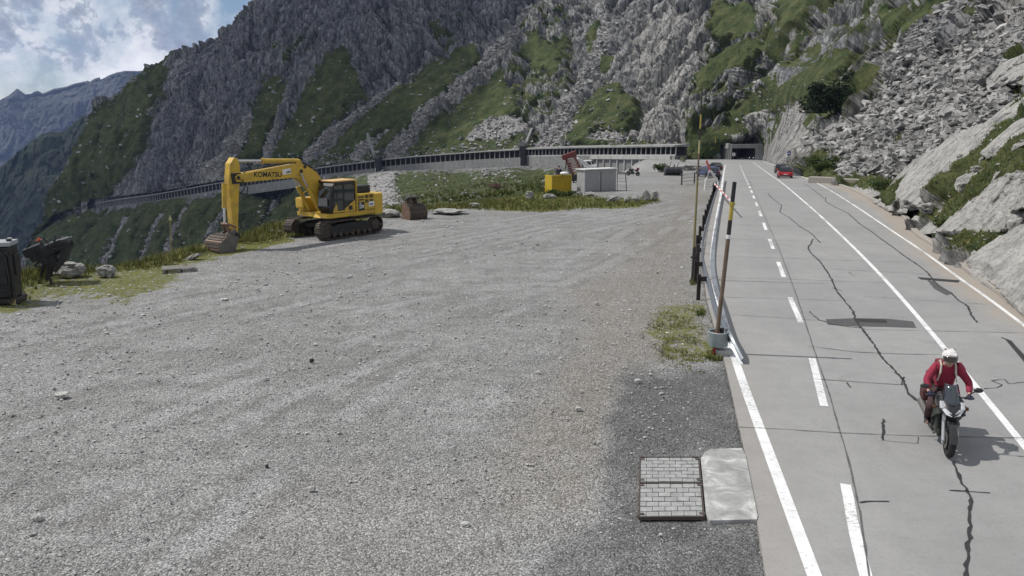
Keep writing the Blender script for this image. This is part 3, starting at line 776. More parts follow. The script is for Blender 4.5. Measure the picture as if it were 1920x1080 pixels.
# vegetation read from the photograph
GRASS = [
 [(20, 560), (60, 447), (100, 338), (167, 216), (265, 133), (318, 92), (300, 150), (275, 215), (262, 270), (235, 320), (205, 360), (170, 380), (110, 400), (60, 560)],
 [(436, 288), (459, 223), (493, 157), (520, 147), (552, 155), (540, 185), (512, 225), (492, 275), (446, 302)],
 [(503, 295), (533, 237), (567, 183), (612, 110), (645, 92), (668, 125), (684, 178), (650, 200), (608, 238), (570, 292)],
 [(590, 298), (632, 254), (686, 206), (743, 154), (808, 118), (850, 92), (880, 85), (903, 108), (868, 146), (815, 194), (756, 246), (720, 275), (660, 296)],
 [(758, 290), (806, 240), (862, 192), (910, 148), (938, 130), (955, 172), (975, 196), (976, 226), (914, 236), (868, 262), (800, 292)],
 [(1046, 256), (1075, 208), (1113, 172), (1156, 146), (1186, 176), (1182, 206), (1160, 254), (1104, 268), (1048, 270)],
 [(490, 330), (506, 300), (640, 290), (780, 290), (914, 238), (976, 226), (978, 275), (900, 288), (720, 304), (620, 320)], [(975, 95), (1005, 58), (1040, 92), (1047, 138), (1000, 130)], [(1040, 272), (1275, 262), (1275, 276), (1040, 282)],
 [(1095, 60), (1110, 20), (1130, 40), (1125, 90), (1150, 110), (1135, 140), (1105, 110)],
 [(1320, 40), (1340, 0), (1400, -10), (1415, 30), (1420, 60), (1370, 70), (1330, 75)],
 [(1300, 130), (1350, 75), (1425, 70), (1440, 90), (1420, 110), (1360, 125), (1310, 165)],
 [(1500, 130), (1560, 105), (1590, 90), (1585, 125), (1545, 150), (1500, 165), (1460, 165)],
 [(1345, 250), (1380, 200), (1430, 165), (1500, 150), (1620, 145), (1600, 190), (1510, 205), (1480, 190), (1450, 210), (1420, 240), (1380, 258)],
 [(1265, 300), (1290, 255), (1330, 235), (1350, 262), (1340, 305)],
 [(1500, 215), (1560, 205), (1590, 220), (1560, 235)],
 [(1515, 318), (1520, 280), (1560, 275), (1585, 300), (1560, 325), (1640, 325), (1710, 338), (1695, 360), (1670, 385), (1600, 352), (1530, 335)],
 [(1735, 390), (1770, 400), (1800, 350), (1840, 280), (1890, 225), (1930, 215), (1960, 330), (1890, 330), (1830, 380), (1790, 420), (1760, 430)],
 [(1745, 440), (1790, 425), (1850, 440), (1930, 420), (1930, 460), (1860, 480), (1820, 478)],
 [(1700, 20), (1760, 0), (1790, 0), (1740, 45), (1690, 60)], [(1640, 20), (1690, 0), (1700, 30), (1650, 60)],
 [(735, 400), (735, 335), (800, 322), (900, 325), (960, 335), (1030, 325), (1050, 360), (1000, 400), (870, 400)],
 [(55, 470), (110, 402), (200, 396), (420, 362), (620, 338), (650, 350), (640, 430), (450, 520), (20, 600)],
 [(1450, 20), (1480, -20), (1520, -10), (1500, 40), (1470, 50)],
]
MIXED = [
 [(20, 600), (60, 450), (110, 400), (200, 392), (420, 360), (620, 335), (720, 325), (740, 400), (600, 500), (250, 560)],
 [(420, 330), (450, 290), (620, 292), (780, 285), (1000, 245), (1060, 262), (1280, 268), (1280, 290), (980, 285), (720, 305), (600, 318)],
 [(940, 150), (990, 20), (1060, 20), (1070, 160), (1040, 240), (980, 240), (960, 200)],
 [(1280, 310), (1280, 150), (1330, 0), (1920, -60), (1920, 160), (1700, 190), (1540, 300), (1440, 300), (1380, 270)],
 [(1500, 330), (1600, 300), (1800, 260), (1930, 180), (1930, 480), (1820, 480), (1700, 400)],
 [(690, 410), (720, 325), (1040, 318), (1060, 360), (1000, 400)],
 [(880, 60), (840, 100), (800, 60), (860, 20)], [(500, 90), (560, 60), (600, 90), (540, 120)],
]
SCREE = [
 ([(1005, 8), (965, 65), (900, 125), (860, 165), (800, 215), (760, 258), (735, 288)], 6, 13),
 ([(1200, 40), (1125, 40), (1118, 110), (1090, 150), (1062, 200), (1050, 245), (1020, 268)], 7, 14),
 ([(770, 130), (700, 185), (640, 225), (600, 255), (575, 290)], 2.5, 12),
 ([(545, 175), (510, 245), (495, 285)], 2, 8), ([(470, 215), (450, 255), (425, 290), (395, 320)], 3, 16),
 ([(725, 240), (690, 265), (668, 290)], 2, 11), ([(300, 398), (272, 440), (248, 505)], 3, 7), ([(345, 388), (318, 430), (300, 490)], 2, 8), ([(232, 405), (205, 450), (190, 490)], 2, 6), ([(430, 375), (405, 415), (385, 470)], 2, 6), ([(520, 355), (500, 395), (470, 440)], 1.5, 4), ([(560, 360), (585, 380), (570, 420)], 2, 8),
 ([(1800, 5), (1740, 60)], 12, 22), ([(1740, 70), (1790, 130)], 14, 60),
]
SCPOLY = [
 [(1510, 270), (1600, 215), (1640, 175), (1720, 110), (1770, 110), (1880, 80), (1890, 130), (1880, 200), (1820, 240), (1760, 275), (1700, 325), (1640, 330), (1570, 330), (1570, 285)],
 [(690, 330), (745, 318), (740, 350), (760, 385), (720, 405), (690, 405)],
 [(880, 265), (900, 235), (970, 210), (985, 240), (960, 262)], [(1090, 255), (1110, 232), (1160, 228), (1160, 252)],
 [(1795, 62), (1860, 10), (1935, -30), (1935, 60), (1890, 95), (1870, 135), (1820, 145)],
]
SHADED_DARKROCK = [  # dark rock, with cloud shade put into the colour on the left slopes
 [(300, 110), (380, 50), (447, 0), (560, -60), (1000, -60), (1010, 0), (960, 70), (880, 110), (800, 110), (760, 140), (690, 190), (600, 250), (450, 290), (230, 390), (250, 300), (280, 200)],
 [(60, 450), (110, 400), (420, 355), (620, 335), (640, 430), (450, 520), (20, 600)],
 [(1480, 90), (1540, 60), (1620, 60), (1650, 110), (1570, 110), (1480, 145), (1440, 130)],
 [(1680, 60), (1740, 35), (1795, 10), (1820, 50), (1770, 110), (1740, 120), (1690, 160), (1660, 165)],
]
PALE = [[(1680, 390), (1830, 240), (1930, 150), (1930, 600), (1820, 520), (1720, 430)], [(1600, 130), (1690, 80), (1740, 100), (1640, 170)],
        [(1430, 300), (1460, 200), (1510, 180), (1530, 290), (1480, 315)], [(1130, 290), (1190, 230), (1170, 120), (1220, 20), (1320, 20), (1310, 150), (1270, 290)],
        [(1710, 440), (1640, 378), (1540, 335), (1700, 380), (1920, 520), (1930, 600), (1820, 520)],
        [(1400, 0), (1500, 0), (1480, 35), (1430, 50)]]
BASEP = [(1130, 290), (1190, 230), (1170, 120), (1220, 20), (1320, 20), (1310, 150), (1270, 290)]

SLABS = [  # bedrock slabs: outline in the photograph, height above the slope in metres
 ([(1600, 140), (1640, 100), (1690, 78), (1690, 110), (1650, 140), (1612, 150)], 4.0, 14),
 ([(1690, 105), (1720, 70), (1775, 20), (1815, 5), (1820, 45), (1780, 95), (1735, 125), (1700, 160), (1672, 168), (1685, 135)], 5.0, 12),
 ([(1790, 60), (1850, 20), (1900, -20), (1920, 0), (1860, 50), (1800, 80)], 3.0, 12),
 ([(1440, 300), (1444, 270), (1462, 215), (1490, 185), (1505, 200), (1510, 250), (1524, 285), (1500, 306), (1470, 308)], 4.0, 22),
 ([(1395, 235), (1410, 215), (1440, 205), (1435, 235), (1408, 258)], 4.5, 12),
]
def build_mountain():
    us = np.concatenate([np.arange(22, 1500, 1.9), np.arange(1500, 2100, 1.7)])
    nr = 330
    vt = np.interp(us, SKYL[:, 0], SKYL[:, 1]); vt = np.where(us > 560, -60, vt)
    vb0 = np.interp(us, BOT[:, 0], BOT[:, 1]); vb = vb0 + np.where(us < 1060, 34, 12)
    t = np.linspace(0, 1, nr)
    U = np.repeat(us[None, :], nr, 0); V = vb[None, :] + (vt - vb)[None, :] * t[:, None]
    D = DEPTH(U, np.minimum(V, vb0[None, :] + np.where(us < 620, 40, 0)[None, :]))
    D = D + 7 * sstep(-10, 2, V - vb0[None, :]) * ((us > 600) & (us < 1060))[None, :]
    P = at(U, V, D)
    # base normals
    du = np.gradient(P, axis=1); dv = np.gradient(P, axis=0)
    N = np.cross(du, dv); N /= np.linalg.norm(N, axis=-1, keepdims=True) + 1e-9
    u, v, d = U.ravel(), V.ravel(), D.ravel(); p = P.reshape(-1, 3); N = N.reshape(-1, 3)
    ln = lambda x: np.linalg.norm(x, axis=-1).ravel()
    cell = np.maximum(d * 1.7 / F, np.minimum(np.maximum(ln(du), ln(dv)) * 0.75, 30))
    wob = fbm(p * 0.05, 4, 31) * 0.7 + fbm(p * 0.35 , 3, 41) * 0.5
    wpx = 16 * wob
    near = np.clip(120 / d, 0.6, 2.5)
    g = np.full(len(p), -99.0)
    for poly in GRASS: g = np.maximum(g, polysd(u, v, poly))
    gm = np.full(len(p), -99.0)
    for poly in MIXED: gm = np.maximum(gm, polysd(u, v, poly))
    s = np.full(len(p), -99.0)
    for pts, a, b in SCREE: s = np.maximum(s, lined(u, v, pts, a, b))
    for poly in SCPOLY: s = np.maximum(s, polysd(u, v, poly))
    dr = np.full(len(p), -99.0)
    for poly in SHADED_DARKROCK: dr = np.maximum(dr, polysd(u, v, poly))
    pl = np.full(len(p), -99.0)
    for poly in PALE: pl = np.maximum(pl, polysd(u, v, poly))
    grass = sstep(-7, 7, g + wpx)
    scree = sstep(-4, 4, s + wpx * 0.45)
    mixed = sstep(-12, 12, gm + wpx)
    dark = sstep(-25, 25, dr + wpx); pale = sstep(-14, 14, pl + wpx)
    grass = grass * (1 - scree)
    gaps = sstep(-0.35, -0.1, fbm(p * 0.07, 5, 87, 0.6)); loose = np.maximum(sstep(-5, 5, polysd(u, v, GRASS[0])), sstep(-4, 8, v - gline(u)) * (u < 660)); grass = grass * np.where(d > 150, 1 - (0.08 + 0.30 * loose) * (1 - gaps), 1)
    rockw = 1 - np.maximum(grass, scree * 0.7)
    sl = np.zeros(len(p)); slm = np.zeros(len(p))
    for poly, hh, ew in SLABS:
        sd = polysd(u, v, poly) + 3.0 * wob
        P_ = np.array(poly, float); c_ = P_.mean(0); ext_ = np.abs(P_ - c_).max()
        tl_ = np.clip(0.6 + 0.45 * ((c_[0] - u) * 0.75 + (c_[1] - v) * 0.65) / ext_, 0.12, 1.1)
        f = sstep(-2, 5, sd) * 0.55 + 0.45 * sstep(0, ew * 1.6, sd); sl = np.maximum(sl, 0.62 * hh * f * tl_); slm = np.maximum(slm, sstep(-2, 2, sd))
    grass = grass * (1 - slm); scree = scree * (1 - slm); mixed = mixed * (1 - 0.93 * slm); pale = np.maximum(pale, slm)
    rockw = 1 - np.maximum(grass, scree * 0.7)
    # rock relief: stretched facets along the dip, from buttresses down to blocks
    def rot(deg):
        a = math.radians(deg); return np.array([[math.cos(a), 0, -math.sin(a)], [0, 1, 0], [math.sin(a), 0, math.cos(a)]])
    wB = sstep(620, 720, u + 40 * wob) * sstep(1160, 1090, u + 30 * wob); wC = sstep(1100, 1160, u + 30 * wob); wA = 1 - np.clip(wB + wC, 0, 1)
    dirs = [(rot(9), wA), (rot(-26), wB), (rot(24), wC)]
    warp = np.stack([fbm(p * 0.03, 3, 61), fbm(p * 0.03, 3, 62), fbm(p * 0.03, 3, 63)], -1) * 5
    H = np.zeros(len(p)); crease = np.zeros(len(p))
    big = fbm(p * [1 / 70, 1 / 70, 1 / 160], 3, 71)
    H += big * np.minimum(d * 0.022, 11) * (0.35 + 0.65 * rockw) * sstep(60, 240, d)
    for k, lam in enumerate((26.0, 11.0, 5.0, 2.3, 1.1, 0.5)):
        w = sstep(1.7, 4.0, lam / cell) * (1 - sstep(0.10, 0.26, lam / d))
        if w.max() <= 0: continue
        st = 0.17 if lam > 4 else 0.26
        for Rm, wd in dirs:
            mk = (wd > 0.01) & (w > 0.01) & (rockw > 0.02)
            if not mk.any(): continue
            f1, f2, rid, tl = worley((p[mk] @ Rm.T + warp[mk] * (0.25 * lam / 11)) * [1 / lam, 0.6 / lam, st / lam], 100 + k)
            h = (rid - 0.5) * 0.5 + tl * 0.6 - 0.5 * sstep(0.14, 0.0, f2 - f1)
            H[mk] += h * lam * (0.40 if lam > 8 else 0.78) * w[mk] * np.maximum(rockw[mk], 0.10) * wd[mk]
    for k, lam in enumerate((9.0, 3.5, 1.4, 0.6)):
        w = sstep(2.5, 5.0, lam / cell) * (1 - sstep(0.10, 0.26, lam / d))
        H += pnoise(p / lam, 140 + k) * lam * 0.16 * w * np.maximum(grass, scree)
    # keep the rims in contact with the road, the lot and the gallery bench
    rim = sstep(0.0, 26.0, (vb[None, :] - V).ravel()) * 0.9 + 0.1
    GA = np.array([(170, 386), (284, 373), (422, 350), (607, 323), (731, 310), (980, 290), (1265, 290)], float)
    gl = np.abs(v - np.interp(u, GA[:, 0], GA[:, 1])) 
    rim *= np.where((u < 1290) & (u > 150), 0.12 + 0.88 * sstep(6, 26, gl), 1)
    pt = np.abs(u - 1390); rim *= 1 - 0.8 * sstep(75, 50, pt) * sstep(225, 245, v)
    stretch = np.maximum(ln(du), ln(dv)); rim *= sstep(7, 2.0, stretch) * 0.97 + 0.03
    H *= rim
    H *= 1 - 0.75 * sstep(1425, 1450, u) * sstep(1560, 1525, u) * sstep(90, 130, v) * sstep(300, 270, v)
    H += sl * sstep(2, 22, (vb0[None, :] - V).ravel()) * sstep(3.5, 1.2, stretch)
    p = p + N * H[:, None]
    # slope-driven ledges
    P2 = p.reshape(P.shape); du = np.gradient(P2, axis=1); dv = np.gradient(P2, axis=0)
    N2 = np.cross(du, dv); N2 /= np.linalg.norm(N2, axis=-1, keepdims=True) + 1e-9
    up = N2[..., 2].ravel()
    ledge = sstep(0.62, 0.86, up + 0.16 * fbm(p * 0.25, 4, 91))
    gr = np.maximum(grass, np.maximum(mixed * np.maximum(ledge, sstep(0.02, 0.28, fbm(p * 0.09, 5, 95, 0.6))) * (1 - scree * 0.8), 0.0))
    far = sstep(0.25, 0.6, ledge) * sstep(0.1, 0.4, fbm(p * 0.05, 4, 99)) * 0.6 * (1 - dark)
    gr = np.maximum(gr, far * (1 - scree))
    # back of the ridge
    sky = P2[-1] ; back = []
    for k, (bd, bz) in enumerate(((14, -4), (60, -60), (160, -240))):
        q3 = sky.copy(); r = q3[:, :2] / np.linalg.norm(q3[:, :2], axis=-1, keepdims=True)
        q3[:, :2] += r * bd; q3[:, 2] += bz; back.append(q3)
    allp = np.vstack([p] + back)
    nrr = nr + 3
    fc = gridfaces(nrr, len(us)); ii, jj = fc[:, 0] // len(us), fc[:, 0] % len(us)
    hole = (us[jj] > 1350) & (us[jj] < 1428) & (ii < nr - 1) & (V[np.minimum(ii, nr - 1), jj] > 271)
    me = npmesh('mountain', allp, fc[~hole], True)
    ext = lambda x: np.concatenate([x, np.tile(x.reshape(nr, -1)[-1], 3)])
    setattr3(me, 'zone', np.stack([ext(np.clip(gr, 0, 1)), ext(scree), ext(crease)], -1))
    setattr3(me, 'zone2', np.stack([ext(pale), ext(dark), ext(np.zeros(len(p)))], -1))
    tag(link('mountain', me, MATS['mountain']), 'steep grey rock mountain with green meadows and scree gullies', 'mountain', kind='structure')
    return us, vt, vb, nr, P2, N2, scree.reshape(U.shape), gr.reshape(U.shape)
MT = build_mountain()
def on_mountain(u, v):
    us, vt, vb, nr, P2, N2, _, _ = MT
    j = int(np.clip(np.searchsorted(us, u), 0, len(us) - 1))
    t = (v - vb[j]) / (vt[j] - vb[j]); i = int(np.clip(round(t * (nr - 1)), 0, nr - 1))
    return Vector(P2[i, j]), Vector(N2[i, j])

def ridge(name, label, skyl, d0, d1, vbot, mat, seed, amp, lamb):
    S = np.array(skyl, float); us = np.arange(S[0, 0], S[-1, 0], 1.5); nr = 90
    vt = np.interp(us, S[:, 0], S[:, 1]); t = np.linspace(0, 1, nr)
    U = np.repeat(us[None, :], nr, 0); V = vbot + (vt - vbot)[None, :] * t[:, None]
    D = d0 + (d1 - d0) * t[:, None] + 0 * U
    P = at(U, V, D).reshape(-1, 3)
    q = P / lamb
    f1, f2, rid, tl = worley(q * [1, 0.6, 0.5], seed)
    H = (fbm(q * 0.4, 4, seed) * 1.2 + (rid - .5) * 0.3 + tl * 0.4) * amp
    for kk, (fr, am) in enumerate(((3, 0.28), (8, 0.12), (20, 0.05))):
        f1, f2, rid, tl = worley(q * [fr, fr * 0.7, fr * 0.45], seed + 1 + kk); H += (rid - .5 + tl) * amp * am
    H *= np.where(np.repeat(t[:, None], len(us), 1).ravel() > 0.985, 0.1, 1)
    P[:, 1] -= H; P[:, 2] += H * 0.15
    top = P.reshape(nr, -1, 3)[-1]; back = top.copy(); back[:, 1] += amp * 6; back[:, 2] -= amp * 8
    me = npmesh(name, np.vstack([P, back]), gridfaces(nr + 1, len(us)), False)
    tag(link(name, me, mat), label, 'mountain ridge', kind='structure')
    return us, vt
def make_far():
    m, nt, b = newmat('far_mountain'); n = NB(nt); v = n.coord(world=True)
    f = n.noise(v, 0.006, 10, 0.65); sn = n.noise(n.coord(scale=(1, 1, 0.6), world=True), 0.0035, 9, 0.7)
    c = n.ramp(f, [(0.3, (0.010, 0.014, 0.012)), (0.5, (0.030, 0.032, 0.032)), (0.7, (0.07, 0.07, 0.068))])
    c = n.mix(n.ramp(sn, [(0.665, 0.0), (0.69, 1.0)]), c, (0.8, 0.8, 0.82))
    n.link(c, b.inputs['Base Color']); b.inputs['Roughness'].default_value = 0.95
make_far()
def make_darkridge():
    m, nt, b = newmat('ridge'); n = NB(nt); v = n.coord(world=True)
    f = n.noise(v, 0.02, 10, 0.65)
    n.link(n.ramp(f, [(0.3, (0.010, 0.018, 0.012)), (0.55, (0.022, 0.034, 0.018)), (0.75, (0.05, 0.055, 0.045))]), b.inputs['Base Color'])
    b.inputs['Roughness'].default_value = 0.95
make_darkridge()
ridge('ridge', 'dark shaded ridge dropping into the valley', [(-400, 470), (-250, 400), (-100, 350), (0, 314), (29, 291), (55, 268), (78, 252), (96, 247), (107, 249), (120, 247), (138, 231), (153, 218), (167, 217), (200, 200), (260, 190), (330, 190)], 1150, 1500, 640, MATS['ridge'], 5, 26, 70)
ridge('far_mountain', 'hazy blue jagged mountain range far behind', [(-420, 230), (-200, 215), (-80, 205), (0, 189), (18, 178), (32, 165.5), (42, 173), (54, 181), (63, 173), (71, 170), (79, 175), (100, 166), (124, 162), (140, 156), (164, 151), (167, 153), (178, 147), (187, 144.5), (189, 149), (205, 141), (220, 136), (235, 133), (262, 134), (300, 128), (420, 120), (560, 118)], 3600, 4500, 420, MATS['far_mountain'], 15, 90, 260)
# ------------------------------------------------------------------ a cloud off to the left, whose shade lies over the far slopes
def build_cloud():
    rnd = random.Random(12)
    m, nt, b = newmat('cloud'); n = NB(nt); b.inputs['Base Color'].default_value = (0.85, 0.85, 0.86, 1); b.inputs['Roughness'].default_value = 1
    tr = nt.nodes.new('ShaderNodeBsdfTransparent'); mxs = nt.nodes.new('ShaderNodeMixShader'); mxs.inputs[0].default_value = 0.68
    nt.links.new(b.outputs[0], mxs.inputs[1]); nt.links.new(tr.outputs[0], mxs.inputs[2]); nt.links.new(mxs.outputs[0], [q for q in nt.nodes if q.type == 'OUTPUT_MATERIAL'][0].inputs[0])
    vs, fs, off = [], [], 0
    bm = bmesh.new(); bmesh.ops.create_icosphere(bm, subdivisions=4, radius=1.0)
    base = np.array([v.co[:] for v in bm.verts]); tri = np.array([[v.index for v in f.verts] for f in bm.faces]); bm.free()
    shade = [  # where the shade's lumps fall on the slopes (x, y, z) and their size
        (-380, 640, 20, 105), (-300, 610, 40, 100), (-215, 600, 60, 105), (-130, 585, 70, 95), (-60, 560, 60, 70), (-330, 540, -40, 95), (-240, 520, -40, 85), (-150, 520, 0, 70),
        (-20, 600, 110, 60), (-100, 640, 110, 80), (-420, 560, -60, 90), (-200, 660, 110, 90), (-95, 500, -10, 42), (-450, 690, 40, 110),
        (-760, 1260, 60, 210), (-980, 1400, 120, 230), (-620, 1400, 150, 190), (-900, 1180, -40, 180), (-1180, 1350, 100, 200)]
    for k, (x, y, z, r) in enumerate(shade):
        t = (760 + rnd.uniform(-20, 60) - z) / to_sun.z
        c = np.array([x, y, z]) + np.array(to_sun) * t
        p = base.copy()
        dsp = 1 + 0.35 * fbm(base * 1.7 + k * 7.3, 5, 200 + k, 0.55)
        p = p * dsp[:, None] * [r, r, r * 0.55] + c
        vs.append(p); fs.append(tri + off); off += len(p)
    me = npmesh('cloud', np.vstack(vs), np.vstack(fs), True)
    tag(link('cloud', me, m), 'white cumulus cloud above the valley', 'cloud', kind='structure')
build_cloud()
def build_haze():
    m = bpy.data.materials.new('haze'); m.use_nodes = True; nt = m.node_tree; nt.nodes.clear()
    o = nt.nodes.new('ShaderNodeOutputMaterial'); v = nt.nodes.new('ShaderNodeVolumePrincipled')
    v.inputs['Color'].default_value = (0.42, 0.58, 1.0, 1); v.inputs['Density'].default_value = 0.00005; v.inputs['Anisotropy'].default_value = 0.0
    nt.links.new(v.outputs[0], o.inputs['Volume'])
    b = MB(); b.box((-300, 3050, -200), (7000, 6500, 1500))
    tag(b.build('haze', m), 'thin blue mountain haze', 'haze', kind='stuff')
build_haze()
# ------------------------------------------------------------------ avalanche galleries and the tunnel portal
def concrete_mat(name, c0, c1, stain=(0.06, 0.06, 0.058)):
    m, nt, b = newmat(name); n = NB(nt); v = n.coord(world=True)
    vs = n.coord(scale=(1, 1, 0.15), world=True)
    c = n.ramp(n.noise(v, 0.5, 8, 0.65), [(0.3, c0), (0.7, c1)])
    c = n.mix(n.ramp(n.noise(vs, 0.9, 6, 0.6), [(0.55, 0.0), (0.75, 0.6)]), c, stain)
    n.link(c, b.inputs['Base Color']); b.inputs['Roughness'].default_value = 0.9; b.inputs['Specular IOR Level'].default_value = 0.2
    return m
concrete_mat('gallery_concrete', (0.21, 0.21, 0.205), (0.33, 0.33, 0.32))
concrete_mat('gallery_wall', (0.17, 0.172, 0.168), (0.27, 0.27, 0.262))
concrete_mat('dark_and_shade_concrete', (0.035, 0.035, 0.036), (0.06, 0.06, 0.06))  # dark buttress concrete, also painted shade for gallery and tunnel interiors
concrete_mat('pale_concrete', (0.34, 0.34, 0.33), (0.47, 0.47, 0.46))
def floor_pts(px, shift=4.0):
    out = []
    for u, v, d in px:
        x, y, z = ray(u, v); t = (d - shift) / y
        out.append(Vector((x * t, d - shift, CAMZ + z * t)))
    return out
def along(pts, k, n):
    L = [0]
    for a, b in zip(pts[:-1], pts[1:]): L.append(L[-1] + (b - a).length)
    s = L[-1] * k / n
    for i in range(len(pts) - 1):
        if s <= L[i + 1] + 1e-6:
            return pts[i].lerp(pts[i + 1], (s - L[i]) / (L[i + 1] - L[i])), (pts[i + 1] - pts[i]).normalized()
    return pts[-1], (pts[-1] - pts[-2]).normalized()
def profile_sweep(mb, pts, prof):
    """sweep a closed (inward, height) profile along a polyline"""
    rings = []
    for i, p in enumerate(pts):
        t = pts[min(i + 1, len(pts) - 1)] - pts[max(i - 1, 0)]; t.z = 0; t.normalize()
        s = Vector((-t.y, t.x, 0))
        rings.append([p + s * a + Vector((0, 0, h)) for a, h in prof])
    mb.loft(rings)
def gallery(px, npil, h, wall, label, parapet=0.0, roof_t=0.55):
    pts = smooth(floor_pts(px), 1); root = thing('avalanche_gallery', label, 'gallery', pts[len(pts) // 2], 0, 'avalanche galleries on the mountainside')
    o = root.location.copy(); q = [p - o for p in pts]
    b = MB(); profile_sweep(b, q, [(-0.7, h), (-0.7, h + roof_t), (7.5, h + roof_t + 0.5), (7.5, h)]); b.build('roof', MATS['gallery_concrete'], root)
    b = MB(); profile_sweep(b, q, [(-0.25, -wall - 4), (-0.1, -0.02), (-0.1, 0.0), (6.0, 0.0), (6.0, -wall - 4)]); b.build('retaining_wall', MATS['gallery_wall'], root)
    b = MB(); profile_sweep(b, q, [(5.0, 0.005), (5.0, h - 0.004), (6.0, h - 0.004), (6.0, 0.005)]); b.build('rear_wall', MATS['dark_and_shade_concrete'], root)  # interior shade put into the wall's near-black colour
    if parapet:
        b = MB(); profile_sweep(b, q, [(-0.12, 0.006), (-0.12, parapet), (0.22, parapet), (0.22, 0.006)]); b.build('parapet', MATS['pale_concrete'], root)
    for k in range(npil + 1):
        p, t = along(q, k, npil); ang = math.atan2(t.y, t.x); R = Matrix.Rotation(ang, 3, 'Z')
        s = R @ Vector((0, 1, 0))
        b = MB(); b.box((0, 0, 0), (0.36, 0.5, h - 0.01), None, 0.03)
        pl = b.build('pillar', MATS['gallery_concrete'], root, p + s * 0.28 + Vector((0, 0, h / 2))); pl.rotation_euler = (0, 0, ang)
    return root, pts
GR, GRp = gallery([(984, 293.5, 421), (1040, 292.5, 399), (1100, 292, 377), (1160, 292, 357), (1215, 292, 342), (1266, 292, 327)], 36, 3.5, 4.2, 'concrete avalanche gallery with the two-storey end, right of the big dark buttress', 0.5, 0.65)
GM, GMp = gallery([(714, 312.5, 489), (800, 305, 472), (900, 298.5, 447), (974, 295, 426)], 28, 3.7, 3.4, 'straight concrete avalanche gallery between the two dark buttresses', 0.0)
GL, GLp = gallery([(181, 391, 646), (230, 383.5, 605), (284, 377.5, 568), (350, 366, 548), (422, 353.5, 535), (500, 342.5, 522), (607, 326.5, 505), (703, 315.5, 490)], 92, 4.0, 1.8, 'long concrete avalanche gallery falling away to the far left behind the yellow excavator', 0.0)
def buttress(p, label, h, low, flip=1):
    t = thing('buttress', label, 'buttress', p, 0, 'dark buttresses between the galleries')
    t.rotation_euler = (0, 0, math.atan2(-p.x, p.y) * 0.4)
    b = MB(); b.prism([(-3.2, -low), (-1.6, -low + 0.4), (-1.1, 0), (-0.9, h + 1.4), (6, h + 3.2), (7, h + 1), (7, -low)], -1.35, 1.35, 'x', 0.06); b.build('concrete_fin', MATS['dark_and_shade_concrete'], t)
    b = MB(); b.prism([(6.0, h + 1.0), (6.0, h + 3.4), (22, h + 16), (22, h + 12)], -0.6, 0.6, 'x'); d = b.build('guide_wall', MATS['gallery_wall'], t); d.rotation_euler = (0, 0, -0.35 * flip)
    b = MB(); b.prism([(-3.3, -low), (-2.0, -low), (-1.15, -0.2), (-1.25, -0.2)], -1.37, -0.95, 'x'); b.build('pale_edge', MATS['pale_concrete'], t)
pm = floor_pts([(979, 294.5, 419)])[0]; buttress(pm, 'tall dark concrete buttress between the straight and the two-storey gallery', 4.2, 5.5)
pm = floor_pts([(708, 314, 484)])[0]; buttress(pm, 'dark concrete buttress at the upper end of the long falling gallery', 4.0, 3.2, -1)
def lower_storey():
    pts = floor_pts([(1108, 292, 374.6), (1160, 292, 357.5), (1215, 292, 342.5), (1258, 292, 330)], 5.2)
    pts = smooth(pts, 1); root = thing('garage_row', 'open garage bays with pale posts under the two-storey gallery', 'garages', pts[2]); o = root.location.copy(); q = [p - o for p in pts]
    b = MB(); profile_sweep(b, q, [(-0.55, -1.5), (-0.55, -0.02), (0.98, -0.02), (0.98, -1.5)]); b.build('lintel', MATS['pale_concrete'], root)
    b = MB(); profile_sweep(b, q, [(0.75, -7.5), (0.75, -1.52), (0.95, -1.52), (0.95, -7.5)]); b.build('recess_shade', MATS['dark_and_shade_concrete'], root)  # dark sheet painted as the shade inside the open bays
    for k in range(9):
        p, t = along(q, k, 11); ang = math.atan2(t.y, t.x)
        b = MB(); b.box((0, 0, 0), (0.5, 0.6, 5.9), None, 0.03)
        pl = b.build('pillar', MATS['pale_concrete'], root, p + Vector((0, 0, -4.5))); pl.rotation_euler = (0, 0, ang)
    b = MB(); a = along(q, 8, 11)[0]; e = along(q, 11, 11)[0]
    profile_sweep(b, [a, e], [(-0.5, -8), (-0.5, -1.55), (0.7, -1.55), (0.7, -8)]); b.build('end_wall', MATS['gallery_wall'], root)
lower_storey()
